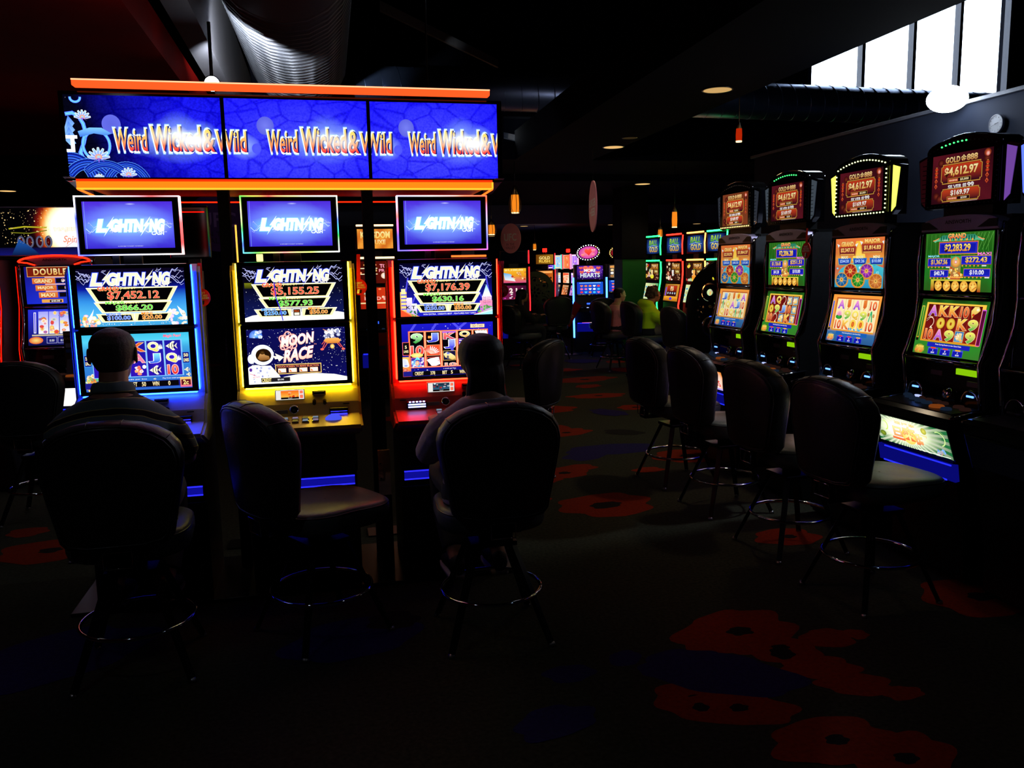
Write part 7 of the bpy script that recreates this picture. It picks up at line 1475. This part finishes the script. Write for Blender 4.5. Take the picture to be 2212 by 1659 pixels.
for sx in (-1, 1): m = MB(); m.tube([(sx * .25, -.036, 1.752), (sx * .19, -.036, 1.745), (sx * .14, -.036, 1.728)], .006, RL, 6); m.build('neon_arch', t); m = MB(); m.tube([(sx * .282, -.09, .86), (sx * .282, -.10, 1.08), (sx * .282, -.03, 1.40), (sx * .282, -.02, 1.72)], .003, em('neon_red_edge', (1, .08, .02), 1.6), 6); m.build('neon_strip', t)
for o in list(t.children):
    if o.name.startswith(('topper', 'wing')):
        for c_ in list(o.children): bpy.data.objects.remove(c_)
        bpy.data.objects.remove(o)
t2 = classic(6.85, 'dark machine cropped by the left edge with thin red light lines', dark, dark, dark, '#303030', .1, '#ff6050', 'none', False, X=-2.56, rz=math.radians(-6), group='classic cabinets in the back left corner')
for o in list(t2.children):
    if o.name.startswith(('topper', 'wing')):
        for c_ in list(o.children): bpy.data.objects.remove(c_)
        bpy.data.objects.remove(o)
for sx in (-1, 1): m = MB(); m.tube([(sx * .282, -.10, .80), (sx * .282, -.12, .92), (sx * .282, -.10, 1.08), (sx * .282, -.03, 1.40), (sx * .282, -.02, 1.72)], .0045, em('neon_red_edge', (1, .08, .02), 1.6), 6); m.build('neon_strip', t2)
switch_off(t2, ('credit_display', 'tray_light', 'coin_tray', 'indicator_light', 'button'))
a, b = onY(-40, 449, 7.0), onY(196, 549, 7.0); w_, h_ = b.x - a.x, a.z - b.z
t = thing('banner_screen', 'wide banner screen bursting with white fire above the back left machines', 'screen', ((a.x + b.x) / 2, 7.0, (a.z + b.z) / 2), 0)
MB().box(-w_ / 2 - .01, w_ / 2 + .01, .002, .07, -h_ / 2 - .01, h_ / 2 + .01, GLOSS, .006).build('housing', t); m = MB(); m.box(-w_ / 2 - .01, w_ / 2 + .01, -.004, .0, h_ / 2, h_ / 2 + .008, pm('lilac_metal', (.5, .46, .6), .35, .6)); m.box(-w_ / 2 - .01, w_ / 2 + .01, -.004, .0, -h_ / 2 - .008, -h_ / 2, pm('lilac_metal', (.5, .46, .6), .35, .6)); pieces(m.build('trim_rail', t))
t2.scale = (1, 1, .965)
for x_ in (-.40, .28): MB().box(x_ - .02, x_ + .02, .01, .05, 1.728 - (a.z + b.z) / 2, -h_ / 2 - .008, CHROME).build('leg', t)
cv = Canvas((0, 0, 0), (1, 0, 0), (0, 0, 1), w_, h_, 236, 100, strength=1.2)
def bf(u, v):
    d_ = ((u * 236 - 196) / 62) ** 2 + ((v * 100 - 46) / 60) ** 2
    return ramp([(0, '#ffffff'), (.45, '#ffffff'), (.8, '#fff0b0'), (1.05, '#ff9a3a'), (1.4, '#8a1a0c'), (1.9, '#14050a'), (3, '#020203')], d_)
cv.grid(bf, 40, 20); cv.ell(128, 20, 24, 14, '#e8301a', '#c8501a', 14) if False else None
cv.rect(0, 84, 236, 100, '#0a0a30', '#101060'); cv.line([(56, 44), (90, 40), (140, 42)], 3, '#a8a020'); cv.line([(60, 52), (100, 54), (140, 48)], 2, '#6a6a14')
for x in (80, 100, 122, 142): cv.ell(x, 72, 9, 13, '#8a90a8', '#3a3a58', 16); cv.ell(x, 72, 5, 9, '#5a0a0a', '#200408', 12)
cv.poly([(56, 100), (76, 66), (110, 90), (120, 100)], '#1a50a0', '#0a1840'); cv.dots(110, 40, 4, 150, 76, 1.1, '#ffd890', 9); cv.text('MAJESTIC', 158, 42, 234, 52, '#fff6e0', out='#d8a050', ow=.05, bold=.06); cv.text('Spins', 176, 60, 216, 78, '#e88a6a', bold=.03, shear=.3); cv.line([(180, 84), (200, 72), (222, 84)], 1.2, '#d89aa0'); cv.build('screen', t)
stool(-1.84, 5.95, -4, 'black stool in front of the DOUBLE machine at the back left', GF)

# ---- stools further back and the far players
def at_(px, Y): return onY(px, 700, Y).x
stool(at_(1108, 5.9), 5.9, 50, 'empty dark stool just beyond the woman at the red-lit machine', GF)
stool(at_(1196, 13.6), 13.6, 4, 'far dark stool right of the dark-haired far player', GF, 1.0)
stool(at_(1130, 12.6), 12.6, -70, 'far dark stool carrying the dark-haired far player', GF, .92)
stool(at_(1300, 13.8), 13.8, -12, 'dark stool in front of the heart-signed machine', GF, .95)
stool(at_(1328, 11.9), 11.9, -80, 'dark stool carrying the player in the pink top', GF, .97)
stool(at_(1398, 10.9), 10.9, -84, 'dark stool carrying the man in the bright yellow hooded jacket', GF)
stool(at_(1505, 9.8) - .3, 9.3, -84, 'dark stool right of the man in the yellow hooded jacket', GF)
person('far player in a pale pink top with short dark hair', (at_(1326, 11.9), 11.9, 0), math.radians(-78), SKIN2, (HB, 'short'), pm('pale_pink_cotton', (.90, .62, .62), .9, 0, .08, 60), DEN, 'top', .96, .010, .05, math.radians(-10), 0, (SHB, SLB), .20, hz=-.11)
def two_tone(name, zc, yc, A, B_):
    m = bpy.data.materials.new(name); m.use_nodes = True; nt = m.node_tree; b = nt.nodes['Principled BSDF']; N = nt.nodes.new; LK = nt.links.new
    tc = N('ShaderNodeTexCoord'); sx = N('ShaderNodeSeparateXYZ'); LK(tc.outputs['Object'], sx.inputs[0])
    a = N('ShaderNodeMath'); a.operation = 'GREATER_THAN'; a.inputs[1].default_value = zc; LK(sx.outputs['Z'], a.inputs[0]); c = N('ShaderNodeMath'); c.operation = 'LESS_THAN'; c.inputs[1].default_value = yc; LK(sx.outputs['Y'], c.inputs[0])
    d = N('ShaderNodeMath'); d.operation = 'MULTIPLY'; LK(a.outputs[0], d.inputs[0]); LK(c.outputs[0], d.inputs[1]); mx_ = N('ShaderNodeMixRGB'); mx_.inputs[1].default_value = (*lin(B_), 1); mx_.inputs[2].default_value = (*lin(A), 1)
    LK(d.outputs[0], mx_.inputs[0]); LK(mx_.outputs[0], b.inputs['Base Color']); b.inputs['Roughness'].default_value = .85; return m
person('man in a bright yellow hooded jacket and khaki trousers at the green-neon machines', (at_(1390, 10.9), 10.9, 0), math.radians(-80), SKIN, (HC, 'curly'), two_tone('yellow_navy_fleece', .70, .20, (.80, .95, .05), (.05, .06, .12)), KHA, 'hoodie', 1.0, .010, .10, math.radians(-6), .05, (SHB, SLB), .20, hz=-.13, reach=.5)
person('far player with long dark hair in black, left of the small round-topped partition', (at_(1118, 12.6), 12.6, 0), math.radians(-72), SKIN, (HB, 'tail'), pm('black_cotton', (.05, .05, .06), .9, 0, .1), DEN, 'top', .92, .011, .05, 0, 0, (SHB, SLB), .20, hz=-.06)
